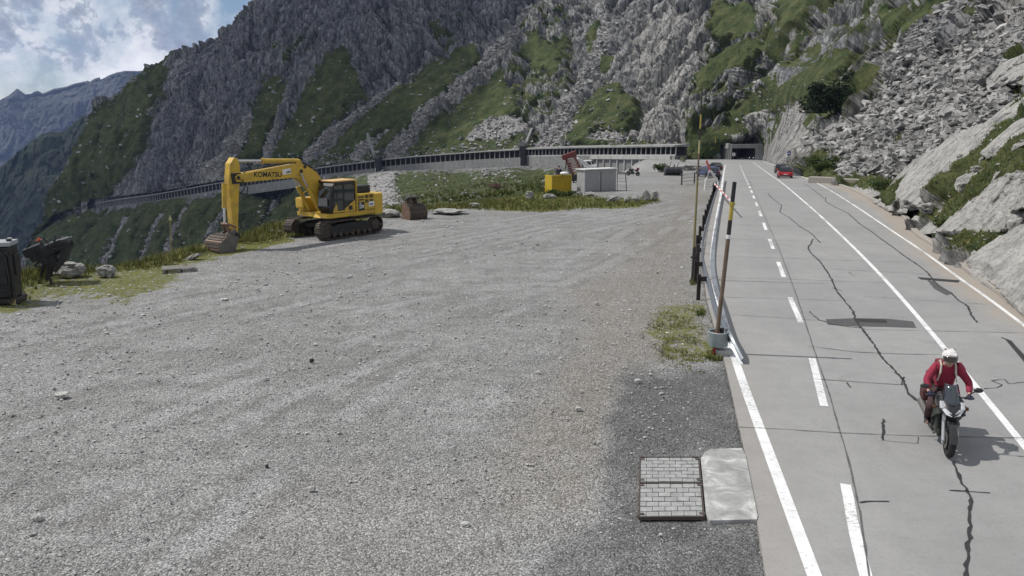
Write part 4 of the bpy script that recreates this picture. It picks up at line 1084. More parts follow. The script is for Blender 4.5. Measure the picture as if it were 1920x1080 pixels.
def portal():
    d = 326.0
    def W(u, v, dd=d): return Vector(at(u, v, dd))
    c = W(1394, 299); root = thing('tunnel_portal', 'concrete tunnel mouth where the road enters the mountain', 'tunnel portal', c)
    R = lambda u, v, dd=d: W(u, v, dd) - c
    L0, R0, L1, R1 = R(1372, 299).x, R(1416, 299).x, R(1370, 299).x, R(1430, 299).x
    zt, zl, zb = R(1390, 270.5).z, R(1390, 278).z, -0.6
    b = MB(); b.box(((L1 + R1) / 2, 0.5, (zt + zl) / 2), (R1 - L1, 1.0, zt - zl), None, 0.04); b.build('lintel', MATS['gallery_concrete'], root)
    b = MB(); b.box(((R0 + R1) / 2, 0.5, (zl + zb) / 2), (R1 - R0, 1.0, zl - zb - 0.01), None, 0.03); b.build('side_wall', MATS['gallery_concrete'], root)
    b = MB(); b.box(((L0 + L1) / 2, 0.5, (zl + zb) / 2), (L0 - L1, 1.0, zl - zb - 0.01)); b.build('pillar', MATS['gallery_concrete'], root)
    b = MB(); b.box(((L1 + R1) / 2, 16, zt - 0.3), (R1 - L1 + 0.1, 30, 0.6)); b.build('roof', MATS['dark_and_shade_concrete'], root)
    b = MB(); b.box((R1 - 0.3, 16, (zl + zb) / 2), (0.5, 29, zl - zb)); b.box(((L1 + R1) / 2, 30.5, (zl + zb) / 2), (R1 - L1 - 0.8, 0.5, zl - zb + 0.7)); b.build('tunnel_lining', MATS['dark_and_shade_concrete'], root)  # tunnel darkness put into the lining colour
    # the open side gallery running back on the left
    A0 = Vector((L1 - 0.3, 1.2, 0)); B0 = R(1347, 297, 346); B0.z = 0
    for k in range(7):
        p = A0.lerp(B0, k / 6.0)
        b = MB(); b.box((0, 0, 0), (0.5, 0.7, zl - zb - 0.02)); b.build('pillar', MATS['gallery_concrete'], root, p + Vector((0, 0, (zl + zb) / 2)))
    b = MB(); b.bar(A0 + Vector((-0.1, 0, (zt + zl) / 2)), B0 + Vector((-0.1, 0.4, (zt + zl) / 2)), 1.0, zt - zl + 0.5); b.build('side_beam', MATS['gallery_concrete'], root)
    nl = Vector((4.0, 2.5, 0))
    b = MB(); b.bar(A0 + nl + Vector((0, 0, zl / 2)), B0 + nl + Vector((0, 0, zl / 2)), 0.3, zl + 1); b.build('rear_wall', MATS['dark_and_shade_concrete'], root)  # shade inside the side gallery put into the wall colour
portal()
# ------------------------------------------------------------------ machines
YEL = paint('machine_yellow', (0.56, 0.365, 0.042), 0.45, 0, 0.6, (0.23, 0.15, 0.055), 2.6)
BLK = paint('machine_black', (0.018, 0.018, 0.019), 0.5, 0, 0.3, (0.09, 0.08, 0.07), 3)
IRON = paint('track_iron', (0.060, 0.050, 0.042), 0.7, 0.2, 0.6, (0.16, 0.125, 0.095), 4, 0.4)
RUST = paint('worn_steel', (0.17, 0.105, 0.075), 0.55, 0.3, 0.6, (0.30, 0.21, 0.16), 3, 0.3)
GREYST = paint('grey_steel', (0.16, 0.155, 0.145), 0.5, 0.4, 0.6, (0.09, 0.07, 0.055), 3, 0.3)
CHROME = paint('chrome_rod', (0.6, 0.6, 0.6), 0.18, 1.0, 0.1)
WHITEP = paint('white_paint', (0.72, 0.72, 0.71), 0.5, 0, 0.2)
GREYP = paint('grey_paint', (0.22, 0.225, 0.225), 0.6, 0, 0.25)
ORANGE = paint('cab_roof_paint', (0.62, 0.40, 0.16), 0.5, 0, 0.4, (0.5, 0.38, 0.2))
def glass_mat(name, tint, rough=0.05):
    m, nt, b = newmat(name)
    b.inputs['Base Color'].default_value = (*tint, 1); b.inputs['Roughness'].default_value = rough
    b.inputs['Specular IOR Level'].default_value = 0.8; b.inputs['Coat Weight'].default_value = 0.5
    return m
GLASS = glass_mat('tinted_glass', (0.016, 0.022, 0.024))
def text_mesh(name, txt, size, mat, parent, M, extrude=0.006, bold=0.0, align='CENTER', sx=1.0):
    cu = bpy.data.curves.new(name, 'FONT'); cu.body = txt; cu.size = size; cu.extrude = extrude; cu.offset = bold; cu.align_x = align; cu.align_y = 'CENTER'
    o = bpy.data.objects.new(name, cu); COL.objects.link(o)
    dg = bpy.context.evaluated_depsgraph_get(); me = bpy.data.meshes.new_from_object(o.evaluated_get(dg))
    bpy.data.objects.remove(o); bpy.data.curves.remove(cu)
    me.transform(Matrix.Diagonal((sx, 1, 1, 1)))
    r = link(name, me, mat, parent); r.matrix_local = M
    return r
# text standing on a face whose normal is +y, reading towards -x
LEFTFACE = Matrix(((-1, 0, 0), (0, 0, 1), (0, 1, 0))).to_4x4()

def bucket_mesh(root_name, parent, w, mat_shell, mat_side, piv=(0, 0), ang=0.0):
    """profile in x-z; mouth opens towards -x"""
    P = [(0.02, 0.12), (0.30, 0.26), (0.62, 0.26), (0.90, 0.10), (1.06, -0.20), (1.07, -0.55), (0.92, -0.88), (0.66, -1.10), (0.55, -1.12)]
    ca, sa = math.cos(ang), math.sin(ang)
    X = lambda p: (piv[0] + p[0] * ca - p[1] * sa, piv[1] + p[0] * sa + p[1] * ca)
    inner = [(0.05, 0.06), (0.31, 0.20), (0.60, 0.20), (0.86, 0.06), (1.0, -0.22), (1.01, -0.53), (0.87, -0.84), (0.64, -1.05), (0.55, -1.08)]
    b = MB(); b.prism([X(p) for p in P] + [X(p) for p in inner[::-1]], -w / 2, w / 2)
    shell = b.build(root_name, mat_shell, parent)
    b = MB()
    for k in range(1, len(P) - 1):      # wear straps across the back
        for f in (0.2, 0.65):
            a = Vector((*P[k], 0)); c = Vector((*P[k + 1], 0)); m = a.lerp(c, f); t = (c - a).normalized(); nn = Vector((-t.y, t.x, 0))
            if nn.dot(m - Vector((0.4, -0.4, 0))) < 0: nn = -nn
            q = [m - t * 0.05, m + t * 0.05, m + t * 0.05 + nn * 0.035, m - t * 0.05 + nn * 0.035]
            b.prism([X((p.x, p.y)) for p in q], -w / 2 + 0.01, w / 2 - 0.01)
    b.build('wear_strap', MATS['track_iron'], shell)
    for s in (-1, 1):
        b = MB(); b.prism([X(p) for p in P + [(0.40, -0.62), (0.22, -0.30)]], s * w / 2, s * (w / 2 + 0.035)); b.build('side_plate', mat_side, shell)
        b = MB(); b.prism([X(p) for p in [(-0.28, 0.16), (-0.10, 0.40), (0.30, 0.34), (0.42, 0.22), (0.0, 0.06)]], s * 0.17 - 0.03, s * 0.17 + 0.03); b.build('hinge_ear', mat_side, shell)
    for k in range(5):
        y = -w / 2 + w * (k + 0.5) / 5
        b = MB(); b.prism([X(p) for p in [(0.62, -1.06), (0.60, -1.15), (0.36, -1.12)]], y - 0.05, y + 0.05); b.build('tooth', MATS['grey_steel'], shell)
    return shell

def excavator():
    rz = math.atan2(-0.82, -0.57)
    loc = Vector((-9.6, 43.0, 0)); loc.z = ground_z(loc.x, loc.y) + 0.02
    root = thing('excavator', 'big yellow crawler excavator parked at the edge of the gravel lot', 'excavator', loc, rz)
    trot = Matrix.Rotation(0.06, 4, 'Z')
    for s in (-1, 1):
        # shoe chain
        b = MB(); r = 0.44; L = 1.72; per = 2 * math.pi * r + 4 * L; n = 46
        for k in range(n):
            t = per * k / n
            if t < 2 * L: c = Vector((-L + t, 0, 2 * r)); a = 0
            elif t < 2 * L + math.pi * r: q = (t - 2 * L) / r; c = Vector((L + r * math.sin(q), 0, r + r * math.cos(q))); a = q
            elif t < 4 * L + math.pi * r: c = Vector((L - (t - 2 * L - math.pi * r), 0, 0)); a = math.pi
            else: q = (t - 4 * L - math.pi * r) / r; c = Vector((-L - r * math.sin(q), 0, r - r * math.cos(q))); a = math.pi + q
            Rm = Matrix.Rotation(a, 3, 'Y')
            b.box(c + Vector((0, 0, 0.03)), (per / n * 0.94, 0.62, 0.045), Rm)
            nn = Rm @ Vector((0, 0, 1)); b.box(c + Vector((0, 0, 0.03)) + nn * 0.04, (0.03, 0.62, 0.05), Rm)
        tr = b.build('track', IRON, root, (0, s * 1.2, 0)); tr.rotation_euler = (0, 0, 0.0)
        b = MB(); b.prism([(-1.7, 0.22), (1.55, 0.22), (1.6, 0.62), (0.9, 0.74), (-1.0, 0.74), (-1.7, 0.62)], -0.16, 0.16, bevel=0.03); b.build('track_frame', BLK, tr)
        b = MB(); b.lathe([(0.05, -0.14), (0.36, -0.14), (0.40, -0.08), (0.40, 0.08), (0.36, 0.14), (0.05, 0.14)], (1.72, 0, 0.47), (0, 1, 0), 20); b.build('idler', IRON, tr)
        b = MB(); b.lathe([(0.05, -0.2), (0.30, -0.2), (0.30, -0.1), (0.41, -0.05), (0.41, 0.05), (0.30, 0.1), (0.30, 0.2), (0.05, 0.2)], (-1.72, 0, 0.47), (0, 1, 0), 22); b.build('sprocket', IRON, tr)
        for k in range(7):
            x = -1.3 + k * 0.43
            b = MB(); b.lathe([(0.02, -0.2), (0.13, -0.2), (0.15, -0.1), (0.15, 0.1), (0.13, 0.2), (0.02, 0.2)], (x, 0, 0.21), (0, 1, 0), 12); b.build('roller', IRON, tr)
    b = MB(); b.box((0, 0, 0.62), (1.5, 1.9, 0.3), None, 0.05); b.lathe([(0.3, 0), (0.62, 0), (0.66, 0.1), (0.66, 0.3), (0.3, 0.3)], (0, 0, 0.76), (0, 0, 1), 28)
    for s in (-1, 1):
        b.bar((0.3, s * 0.3, 0.62), (0.95, s * 1.1, 0.5), 0.3, 0.22); b.bar((-0.3, s * 0.3, 0.62), (-0.95, s * 1.1, 0.5), 0.3, 0.22)
    b.build('undercarriage', BLK, root)
    # upper works
    b = MB(); b.box((-0.45, 0, 1.18), (3.7, 2.6, 0.24), None, 0.03); b.prism([(1.38, 1.06), (1.75, 1.1), (1.62, 1.3), (1.38, 1.3)], 0.35, 1.3, bevel=0.02); b.build('platform', YEL, root)
    b = MB()
    n = 14; prof = []
    for k in range(n + 1):
        a = -math.pi / 2 + math.pi * k / n
        prof.append((-2.05 - 0.75 * max(0, math.cos(a)) ** 0.6, 1.36 * math.sin(a)))
    prof += [(-1.75, 1.36), (-1.75, -1.36)]
    b.prism(prof, 1.0, 2.12, 'z', 0.05); b.build('counterweight', YEL, root)
    b = MB(); b.box((-1.12, 0.86, 1.74), (1.3, 0.94, 0.86), None, 0.04); b.build('side_panel', YEL, root)
    b = MB(); b.box((-0.95, -0.12, 1.72), (1.65, 0.98, 0.8), None, 0.04); b.build('engine_cover', YEL, root)
    b = MB(); b.box((-0.25, -0.98, 1.66), (3.0, 0.7, 0.72), None, 0.05); b.build('tank_housing', YEL, root)
    b = MB(); b.box((-1.45, 0.15, 2.36), (0.95, 1.5, 0.44), None, 0.08); b.build('engine_hood', BLK, root)
    b = MB(); b.tube((-0.9, -0.75, 2.1), (-0.9, -0.75, 2.75), 0.07); b.build('exhaust', BLK, root)
    b = MB(); b.tube((-0.62, 0.95, 2.17), (-0.62, 0.95, 2.29), 0.16); b.build('filler_cap', WHITEP, root)
    for k in range(3):
        b = MB(); b.box((-0.74, 1.335, 2.02 - k * 0.15), (0.42, 0.02, 0.07)); b.build('vent_slot', BLK, root)
    for i in range(2):
        for k in range(2):
            b = MB(); b.box((-1.18 - i * 0.34, 1.335, 2.02 - k * 0.24), (0.26, 0.02, 0.17), None, 0.01); b.build('grille', paint('grille_olive', (0.10, 0.075, 0.02), 0.7) if 'grille_olive' not in MATS else MATS['grille_olive'], root)
    b = MB(); b.box((-0.76, 1.337, 1.52), (0.44, 0.02, 0.42)); pl = b.build('number_plate', BLK, root)
    text_mesh('plate_text', '230', 0.24, WHITEP, pl, Matrix.Translation((-0.76, 1.35, 1.50)) @ LEFTFACE, 0.003, 0.006)
    text_mesh('plate_text', 'PC', 0.13, WHITEP, pl, Matrix.Translation((-0.70, 1.35, 1.66)) @ LEFTFACE, 0.003, 0.004)
    b = MB(); b.box((-1.52, 1.337, 1.60), (0.42, 0.02, 0.26)); st = b.build('sticker', WHITEP, root)
    b = MB(); b.box((-1.50, 1.35, 1.58), (0.3, 0.008, 0.06)); b.build('sticker_band', BLK, st)
    # cab
    y0, y1 = 0.32, 1.30
    side = [(-0.42, 1.3), (1.20, 1.3), (1.42, 1.62), (1.22, 2.72), (1.02, 2.90), (-0.36, 2.90), (-0.42, 2.2)]
    b = MB(); b.prism(side, y0, y1, bevel=0.03); cab = b.build('cab', BLK, root)
    b = MB(); b.box((0.33, 0.81, 2.95), (1.55, 1.02, 0.08), None, 0.03); b.build('cab_roof', ORANGE, cab)
    b = MB(); b.bar((-0.40, 1.315, 1.3), (-0.40, 1.315, 2.92), 0.16, 0.05); b.build('rear_pillar', YEL, cab)
    for k, q in enumerate(([(0.55, 2.05), (1.10, 2.05), (1.12, 2.70), (0.55, 2.74)], [(-0.26, 1.9), (0.42, 1.9), (0.42, 2.74), (-0.26, 2.74)])):
        b = MB(); b.prism(q, 1.30, 1.312); b.build('side_window', GLASS, cab)
    b = MB(); b.prism([(0.55, 1.45), (1.12, 1.45), (1.18, 1.95), (0.55, 1.95)], 1.30, 1.312); b.build('side_window', GLASS, cab)
    b = MB(); b.prism([(0.46, 1.34), (1.25, 1.34), (1.22, 1.50), (0.98, 1.80), (0.92, 1.42), (0.46, 1.42)], 1.302, 1.325); b.build('step_panel', YEL, cab)
    b = MB(); b.prism([(-0.33, 1.32), (0.46, 1.32), (0.40, 1.50), (-0.33, 1.92)], 1.302, 1.326); b.build('door_panel', YEL, cab)
    b = MB(); b.box((0.02, 1.335, 1.52), (0.26, 0.012, 0.22)); b.build('vent_slot', BLK, cab)
    b = MB(); b.quad([(1.245, y0 + 0.08, 2.70), (1.245, y1 - 0.08, 2.70), (1.435, y1 - 0.08, 1.66), (1.435, y0 + 0.08, 1.66)]); b.build('windscreen', GLASS, cab)
    b = MB(); b.quad([(1.455, y0 + 0.12, 2.1), (1.455, y1 - 0.16, 2.1), (1.47, y1 - 0.16, 1.7), (1.47, y0 + 0.12, 1.7)]); b.build('screen_guard', GREYP, cab)
    b = MB(); b.bar((1.5, 1.40, 1.3), (1.55, 1.42, 2.2), 0.04); b.box((1.56, 1.46, 2.2), (0.06, 0.2, 0.3), None, 0.02); b.build('mirror', BLK, root)
    b = MB(); b.path([(1.3, -0.75, 1.3), (1.35, -0.75, 2.3), (0.9, -0.75, 2.45), (-0.6, -0.9, 2.45), (-0.6, -0.9, 2.0)], 0.022); b.build('handrail', YEL, root)
    b = MB(); b.box((1.28, -0.95, 1.75), (0.5, 0.62, 0.6), None, 0.1); b.build('tool_box', YEL, root)
    # boom: side profile with box section
    yb = -0.12
    top = [(0.10, 1.95), (1.15, 3.38), (1.85, 3.78), (2.5, 3.86), (6.0, 3.54), (6.16, 3.42)]
    bot = [(6.10, 3.20), (5.7, 3.15), (2.55, 3.22), (2.05, 3.0), (0.55, 1.55), (0.2, 1.5)]
    b = MB(); b.prism(top + bot, yb - 0.26, yb + 0.26, bevel=0.02); boom = b.build('boom', YEL, root)
    text_mesh('boom_lettering', 'KOMATSU', 0.33, BLK, boom, Matrix.Translation((4.28, yb + 0.262, 3.43)) @ Matrix.Rotation(-0.05, 4, 'Y') @ LEFTFACE, 0.004, 0.009, sx=1.08)
    b = MB(); b.box((3.12, yb + 0.264, 3.53), (0.52, 0.01, 0.26), Matrix.Rotation(0.09, 3, 'Y')); sk = b.build('sticker', WHITEP, boom)
    b = MB(); b.box((3.02, yb + 0.272, 3.50), (0.26, 0.008, 0.07), Matrix.Rotation(0.09, 3, 'Y')); b.build('sticker_band', BLK, sk)
    b = MB()
    for (x, z) in ((2.2, 3.5), (1.0, 2.9), (6.0, 3.38), (1.95, 3.72)): b.tube((x, yb - 0.3, z), (x, yb + 0.3, z), 0.09)
    b.build('pin', BLK, boom)
    def cyl(name, a, c, r, frac, y=None, parent=root):
        a = Vector(a); c = Vector(c); m = a.lerp(c, frac)
        bb = MB(); bb.tube(a, m, r); bb.tube(m - (m - a).normalized() * 0.1, m, r * 1.15); o = bb.build(name, YEL, parent, None, 40)
        bb = MB(); bb.tube(m, c, r * 0.55); bb.build('rod', CHROME, o, None, 40)
    for s in (-1, 1): cyl('boom_cylinder', (1.25, yb + s * 0.38, 1.42), (2.35, yb + s * 0.38, 3.42), 0.105, 0.62)
    cyl('arm_cylinder', (2.15, yb, 4.0), (5.9, yb, 4.16), 0.12, 0.60)
    b = MB(); b.prism([(1.9, 3.75), (2.1, 4.08), (2.35, 4.03), (2.4, 3.82)], yb - 0.12, yb + 0.12); b.build('cylinder_bracket', YEL, boom)
    b = MB()
    for s in (-0.08, 0.08): b.path([(0.6, yb + s, 2.75), (1.2, yb + s, 3.6), (1.9, yb + s, 3.93), (2.6, yb + s, 3.96), (5.4, yb + s, 3.66), (5.75, yb + 0.22, 3.5), (5.72, yb + 0.3, 2.9), (5.95, yb + 0.26, 2.6)], 0.026)
    b.path([(5.9, yb + 0.3, 3.3), (5.6, yb + 0.36, 2.9), (5.62, yb + 0.34, 2.4), (5.95, yb + 0.24, 2.3)], 0.025)
    b.build('hydraulic_hose', BLK, boom)
    # stick
    b = MB(); b.prism([(5.82, 3.5), (5.80, 3.98), (5.90, 4.28), (6.10, 4.33), (6.34, 4.05), (6.46, 3.35), (6.42, 1.0), (6.30, 0.72), (6.16, 0.8), (6.05, 2.0), (5.92, 3.0)], yb - 0.19, yb + 0.19, bevel=0.03); stick = b.build('arm', YEL, root)
    b = MB()
    for s in (-1, 1): b.prism([(5.78, 3.1), (6.3, 3.1), (6.35, 3.6), (5.8, 3.6)], yb + s * 0.19, yb + s * 0.23)
    b.build('arm_plate', BLK, stick)
    cyl('bucket_cylinder', (6.62, yb, 3.15), (6.74, yb, 1.25), 0.105, 0.60)
    b = MB()
    for s in (-1, 1):
        b.bar((6.74, yb + s * 0.2, 1.25), (6.30, yb + s * 0.22, 1.05), 0.05, 0.12); b.bar((6.74, yb + s * 0.14, 1.25), (6.62, yb + s * 0.14, 0.70), 0.05, 0.13)
    b.tube((6.74, yb - 0.24, 1.25), (6.74, yb + 0.24, 1.25), 0.06); b.build('bucket_link', RUST, root)
    b = MB(); b.box((6.40, yb, 0.62), (0.62, 0.42, 0.26), None, 0.03); b.tube((6.30, yb - 0.3, 0.74), (6.30, yb + 0.3, 0.74), 0.07); b.tube((6.6, yb - 0.3, 0.7), (6.6, yb + 0.3, 0.7), 0.07)
    b.path([(6.1, yb + 0.2, 1.4), (6.0, yb + 0.34, 0.9), (6.1, yb + 0.36, 0.55), (6.3, yb + 0.2, 0.6)], 0.022); b.build('coupler', BLK, root)
    bk = bucket_mesh('bucket', root, 1.02, RUST, GREYST, (0, 0), -0.12)
    bk.location = (6.42, yb, 0.52); bk.scale = (1.12, 1.12, 1.12)
excavator()

def spare_bucket():
    p = G(780, 409); root = thing('spare_bucket', 'rusty digging bucket lying on the gravel beside the excavator', 'bucket', (p.x, p.y, ground_z(p.x, p.y) + 0.92), math.radians(-48))
    root.scale = (1.2, 1.2, 1.1)
    bucket_mesh('shell', root, 1.05, paint('bucket_grey_brown', (0.085, 0.07, 0.058), 0.5, 0.3, 0.6, (0.22, 0.17, 0.13), 2.2, 0.3), RUST, (-0.5, 0.0), -0.62)
    b = MB(); b.box((-0.30, 0, 0.30), (0.6, 0.84, 0.06), Matrix.Rotation(-0.5, 3, 'Y'), 0.02); b.build('top_plate', GREYST, root)
    for s in (-1, 1):
        b = MB(); b.prism([(-0.65, 0.34), (-0.15, 0.16), (-0.2, 0.42), (-0.5, 0.58)], s * 0.2 - 0.025, s * 0.2 + 0.025); b.build('lifting_ear', GREYST, root)
spare_bucket()

DBLK = paint('black_steel', (0.022, 0.022, 0.025), 0.45, 0.2, 0.45, (0.075, 0.07, 0.068), 5)
def left_machine():
    c = G(22, 566); root = thing('control_cabinet', 'black upright machine body with a pale grey lid at the lot edge', 'machine', (c.x - 0.32, c.y + 0.2, ground_z(c.x, c.y)), 0.25)
    b = MB(); b.box((0, 0, 1.06), (0.86, 0.8, 1.72), None, 0.05); b.build('body', DBLK, root)
    b = MB(); b.box((0, 0, 2.02), (0.94, 0.86, 0.14), None, 0.02); b.build('lid', paint('lid_grey', (0.34, 0.36, 0.38), 0.5), root)
    b = MB()
    for x in (-0.43, 0.43): b.box((x, -0.405, 1.05), (0.09, 0.09, 1.8), None, 0.01)
    b.box((0, -0.42, 1.72), (0.9, 0.06, 0.12)); b.box((0, -0.42, 0.5), (0.9, 0.06, 0.1)); b.build('frame', BLK, root)
    b = MB(); b.box((0, 0, 0.1), (1.05, 0.95, 0.18), None, 0.03); b.box((-0.8, 0.1, 0.25), (0.7, 0.9, 0.5), None, 0.05); b.build('base', BLK, root)
    b = MB(); b.box((0.02, -0.43, 1.1), (0.5, 0.04, 0.9), None, 0.02); b.build('door', GREYP if False else DBLK, root)
    b = MB(); b.path([(0.3, -0.45, 0.2), (0.34, -0.5, 0.9), (0.30, -0.48, 1.6), (0.1, -0.46, 1.9)], 0.03); b.path([(-0.25, -0.46, 0.3), (-0.28, -0.52, 1.0), (-0.2, -0.47, 1.85)], 0.025); b.box((-0.1, -0.47, 1.45), (0.3, 0.06, 0.2), None, 0.02); b.box((0.47, 0, 1.3), (0.1, 0.5, 0.7), None, 0.02); b.build('pipework', BLK, root)
    for k in range(3):
        b = MB(); b.tube((0.32 + k * 0.02, 0.1 - 0.12 * k, 2.09), (0.32 + k * 0.02, 0.1 - 0.12 * k, 2.17), 0.07); b.build('hose_cap', WHITEP if k == 0 else BLK, root)
    # grapple head beside it
    g = G(70, 532); root = thing('grapple', 'black sorting grapple with hoses standing in the grass beside the black cabinet', 'grapple', (g.x, g.y + 0.3, ground_z(g.x, g.y)), 0.35)
    b = MB(); b.box((-0.15, 0, 1.28), (0.62, 0.6, 0.3), Matrix.Rotation(-0.35, 3, 'Y'), 0.03); b.lathe([(0.1, -0.1), (0.3, -0.1), (0.3, 0.1), (0.1, 0.1)], (-0.2, 0, 1.1), (0.35, 0, 1), 20); b.build('rotator', DBLK, root)
    for s in (-1, 1):
        b = MB()
        for y in (-0.32, -0.1, 0.12, 0.34):
            b.prism([(0.05, 1.25), (0.75, 1.62), (1.12, 1.55), (1.16, 1.38), (0.95, 0.9), (0.55, 0.42), (0.48, 0.5), (0.72, 0.95), (0.78, 1.3), (0.2, 1.0)] if s > 0 else [(-0.1, 1.2), (0.32, 0.98), (0.45, 0.62), (0.28, 0.16), (0.18, 0.2), (0.25, 0.6), (0.1, 0.85), (-0.25, 0.95)], y - 0.03, y + 0.03)
        b.box((0.86, 0, 1.48) if s > 0 else (0.3, 0, 0.55), (0.5, 0.8, 0.05) if s > 0 else (0.05, 0.8, 0.4), Matrix.Rotation(0.1, 3, 'Y')); b.build('jaw', DBLK, root)
    b = MB(); b.box((0.25, 0.05, 1.22), (0.7, 0.7, 0.42), Matrix.Rotation(-0.45, 3, 'Y'), 0.05); b.box((0.72, 0.1, 1.36), (0.6, 0.62, 0.4), Matrix.Rotation(-0.4, 3, 'Y'), 0.06); b.box((0.40, 0.0, 0.86), (0.42, 0.6, 0.5), Matrix.Rotation(-0.3, 3, 'Y'), 0.05); b.build('jaw_body', DBLK, root)
    b = MB(); b.box((0.78, -0.2, 1.66), (0.62, 0.16, 0.03), Matrix.Rotation(-0.32, 3, 'Y')); b.box((0.92, 0.15, 1.64), (0.5, 0.1, 0.03), Matrix.Rotation(-0.3, 3, 'Y')); b.build('jaw_edge', paint('bare_steel', (0.42, 0.42, 0.42), 0.3, 0.7), root)
    for y in (-0.22, 0.22):
        b = MB(); b.tube((-0.05, y, 1.35), (0.5, y, 1.0), 0.06); b.tube((0.5, y, 1.0), (0.8, y, 1.2), 0.035); b.build('cylinder', DBLK, root)
    b = MB()
    b.path([(-0.3, 0.1, 1.4), (-0.15, 0.15, 1.75), (0.2, 0.1, 1.72), (0.45, 0, 1.4)], 0.03); b.path([(-0.35, -0.1, 1.35), (-0.2, -0.2, 1.65), (0.15, -0.2, 1.6), (0.35, -0.15, 1.2)], 0.03); b.path([(-0.2, -0.25, 1.2), (0.0, -0.4, 0.9), (0.3, -0.4, 0.8)], 0.025)
    b.build('hose', BLK, root)
    rr = random.Random(9); b = MB()
    for _ in range(26):
        a = Vector((rr.uniform(-0.3, 0.95), rr.uniform(-0.45, 0.35), 0)); a.z = 0.75 + 0.55 * (a.x + 0.3) + rr.uniform(-0.2, 0.45); q = a + Vector((rr.uniform(-0.1, 0.45), rr.uniform(-0.15, 0.15), rr.uniform(-0.05, 0.35)))
        b.bar(a, q, rr.uniform(0.03, 0.09), rr.uniform(0.03, 0.08))
    b.build('linkage', DBLK, root)
    b = MB(); b.tube((0.05, -0.1, 1.62), (0.12, -0.12, 1.72), 0.06); b.build('red_fitting', paint('red_fitting', (0.5, 0.07, 0.03), 0.5), root)
    b = MB(); b.bar((-0.1, 0.1, 0), (0.2, 0, 0.95), 0.09); b.bar((0.35, -0.2, 0), (0.2, 0, 0.7), 0.08); b.build('stand', DBLK, root)
left_machine()

def shed():
    p0 = G(1096, 358.5); p1 = G(1155, 356.0)
    d = (p1 - p0); d.z = 0; w = d.length; ang = math.atan2(d.y, d.x)
    z = ground_z(p0.x, p0.y) - 0.05; H = 2.02
    root = thing('shed', 'grey metal shed with double doors and a flat white-edged roof', 'shed', (p0.x, p0.y, z), ang)
    GW = paint('shed_grey', (0.36, 0.365, 0.37), 0.6, 0, 0.2)
    b = MB(); b.box((w / 2, 0.6, H / 2), (w, 1.2, H), None, 0.015); b.build('wall', GW, root)
    b = MB(); b.box((w / 2 - 0.03, 0.58, H + 0.05), (w + 0.2, 1.45, 0.09), None, 0.01); b.build('roof', paint('roof_pale', (0.62, 0.62, 0.61), 0.6), root)
    for s in (0, 1):
        b = MB(); b.box((w * (0.27 + 0.46 * s), -0.02, 0.95), (w * 0.44, 0.03, 1.72), None, 0.008); dr = b.build('door', paint('door_grey', (0.31, 0.315, 0.32), 0.6) if s == 0 else MATS['door_grey'], root)
        b = MB(); b.box((w * (0.44 + 0.12 * s), -0.055, 1.28), (0.16, 0.035, 0.05), None, 0.01); b.build('handle', WHITEP, dr)
    b = MB(); b.box((w * 0.5, -0.025, 0.9), (0.03, 0.05, 1.8)); b.build('door_strip', BLK, root)
    # metal hoop frame standing beside
    q = G(1172, 357.5); e = G(1160, 355)
    fr = thing('rack_frame', 'thin dark metal frame leaning beside the grey shed', 'frame', (p1.x + 0.15, p1.y + 0.3, z))
    b = MB(); b.bar((0, 0, 0), (0.0, 0.1, 1.62), 0.05); b.bar((0.88, -0.1, -0.02), (0.76, 0.1, 1.62), 0.07); b.bar((0, 0.1, 1.62), (0.76, 0.1, 1.62), 0.08, 0.1); b.bar((0, 0.1, 1.5), (0.76, 0.1, 1.5), 0.03); b.build('frame', BLK, fr)
    b = MB()
    for k in range(4): b.bar((0.02, 0.08, 0.2 + 0.3 * k), (0.82, 0.06, 0.2 + 0.3 * k), 0.02)
    b.build('wire', GREYP, fr)
shed()
def yellow_box():
    p0 = G(1034, 359); p1 = G(1070, 357.5); d = p1 - p0; d.z = 0; w = d.length; z = ground_z(p0.x, p0.y) - 0.1; H = 1.62
    root = thing('container', 'yellow ribbed steel skip container left of the grey shed', 'container', (p0.x, p0.y, z), math.atan2(d.y, d.x))
    YC = paint('container_yellow', (0.50, 0.35, 0.022), 0.5, 0, 0.3, (0.3, 0.22, 0.05), 2)
    b = MB(); b.box((w / 2, 0.55, H / 2), (w, 1.1, H), None, 0.02)
    for k in range(8): b.box((w * (k + 0.7) / 8.4, -0.03, H * 0.44), (0.07, 0.06, H * 0.8), None, 0.01)
    b.build('body', YC, root)
    b = MB(); b.box((w / 2, -0.03, H - 0.06), (w + 0.1, 0.12, 0.12), None, 0.01); b.box((0.02, -0.03, H / 2), (0.1, 0.12, H - 0.13)); b.box((w - 0.02, -0.03, H / 2), (0.1, 0.12, H - 0.13)); b.box((w / 2, -0.03, H - 0.42), (w, 0.1, 0.06)); b.build('rim', YC, root)
    b = MB(); b.box((w / 2, 0.55, H + 0.004), (w - 0.2, 0.9, 0.02)); b.build('lid', BLK, root)
    bag = MB(); bag.sphere((0, 0, 0), 1.0, (0.42, 0.34, 0.16), 16)
    o = bag.build('sack', WHITEP, None, (p0.x + 0.55 * w, p0.y + 0.55, z + H + 0.15), 180); tag(o, 'white sack lying on top of the yellow container', 'sack')
yellow_box()
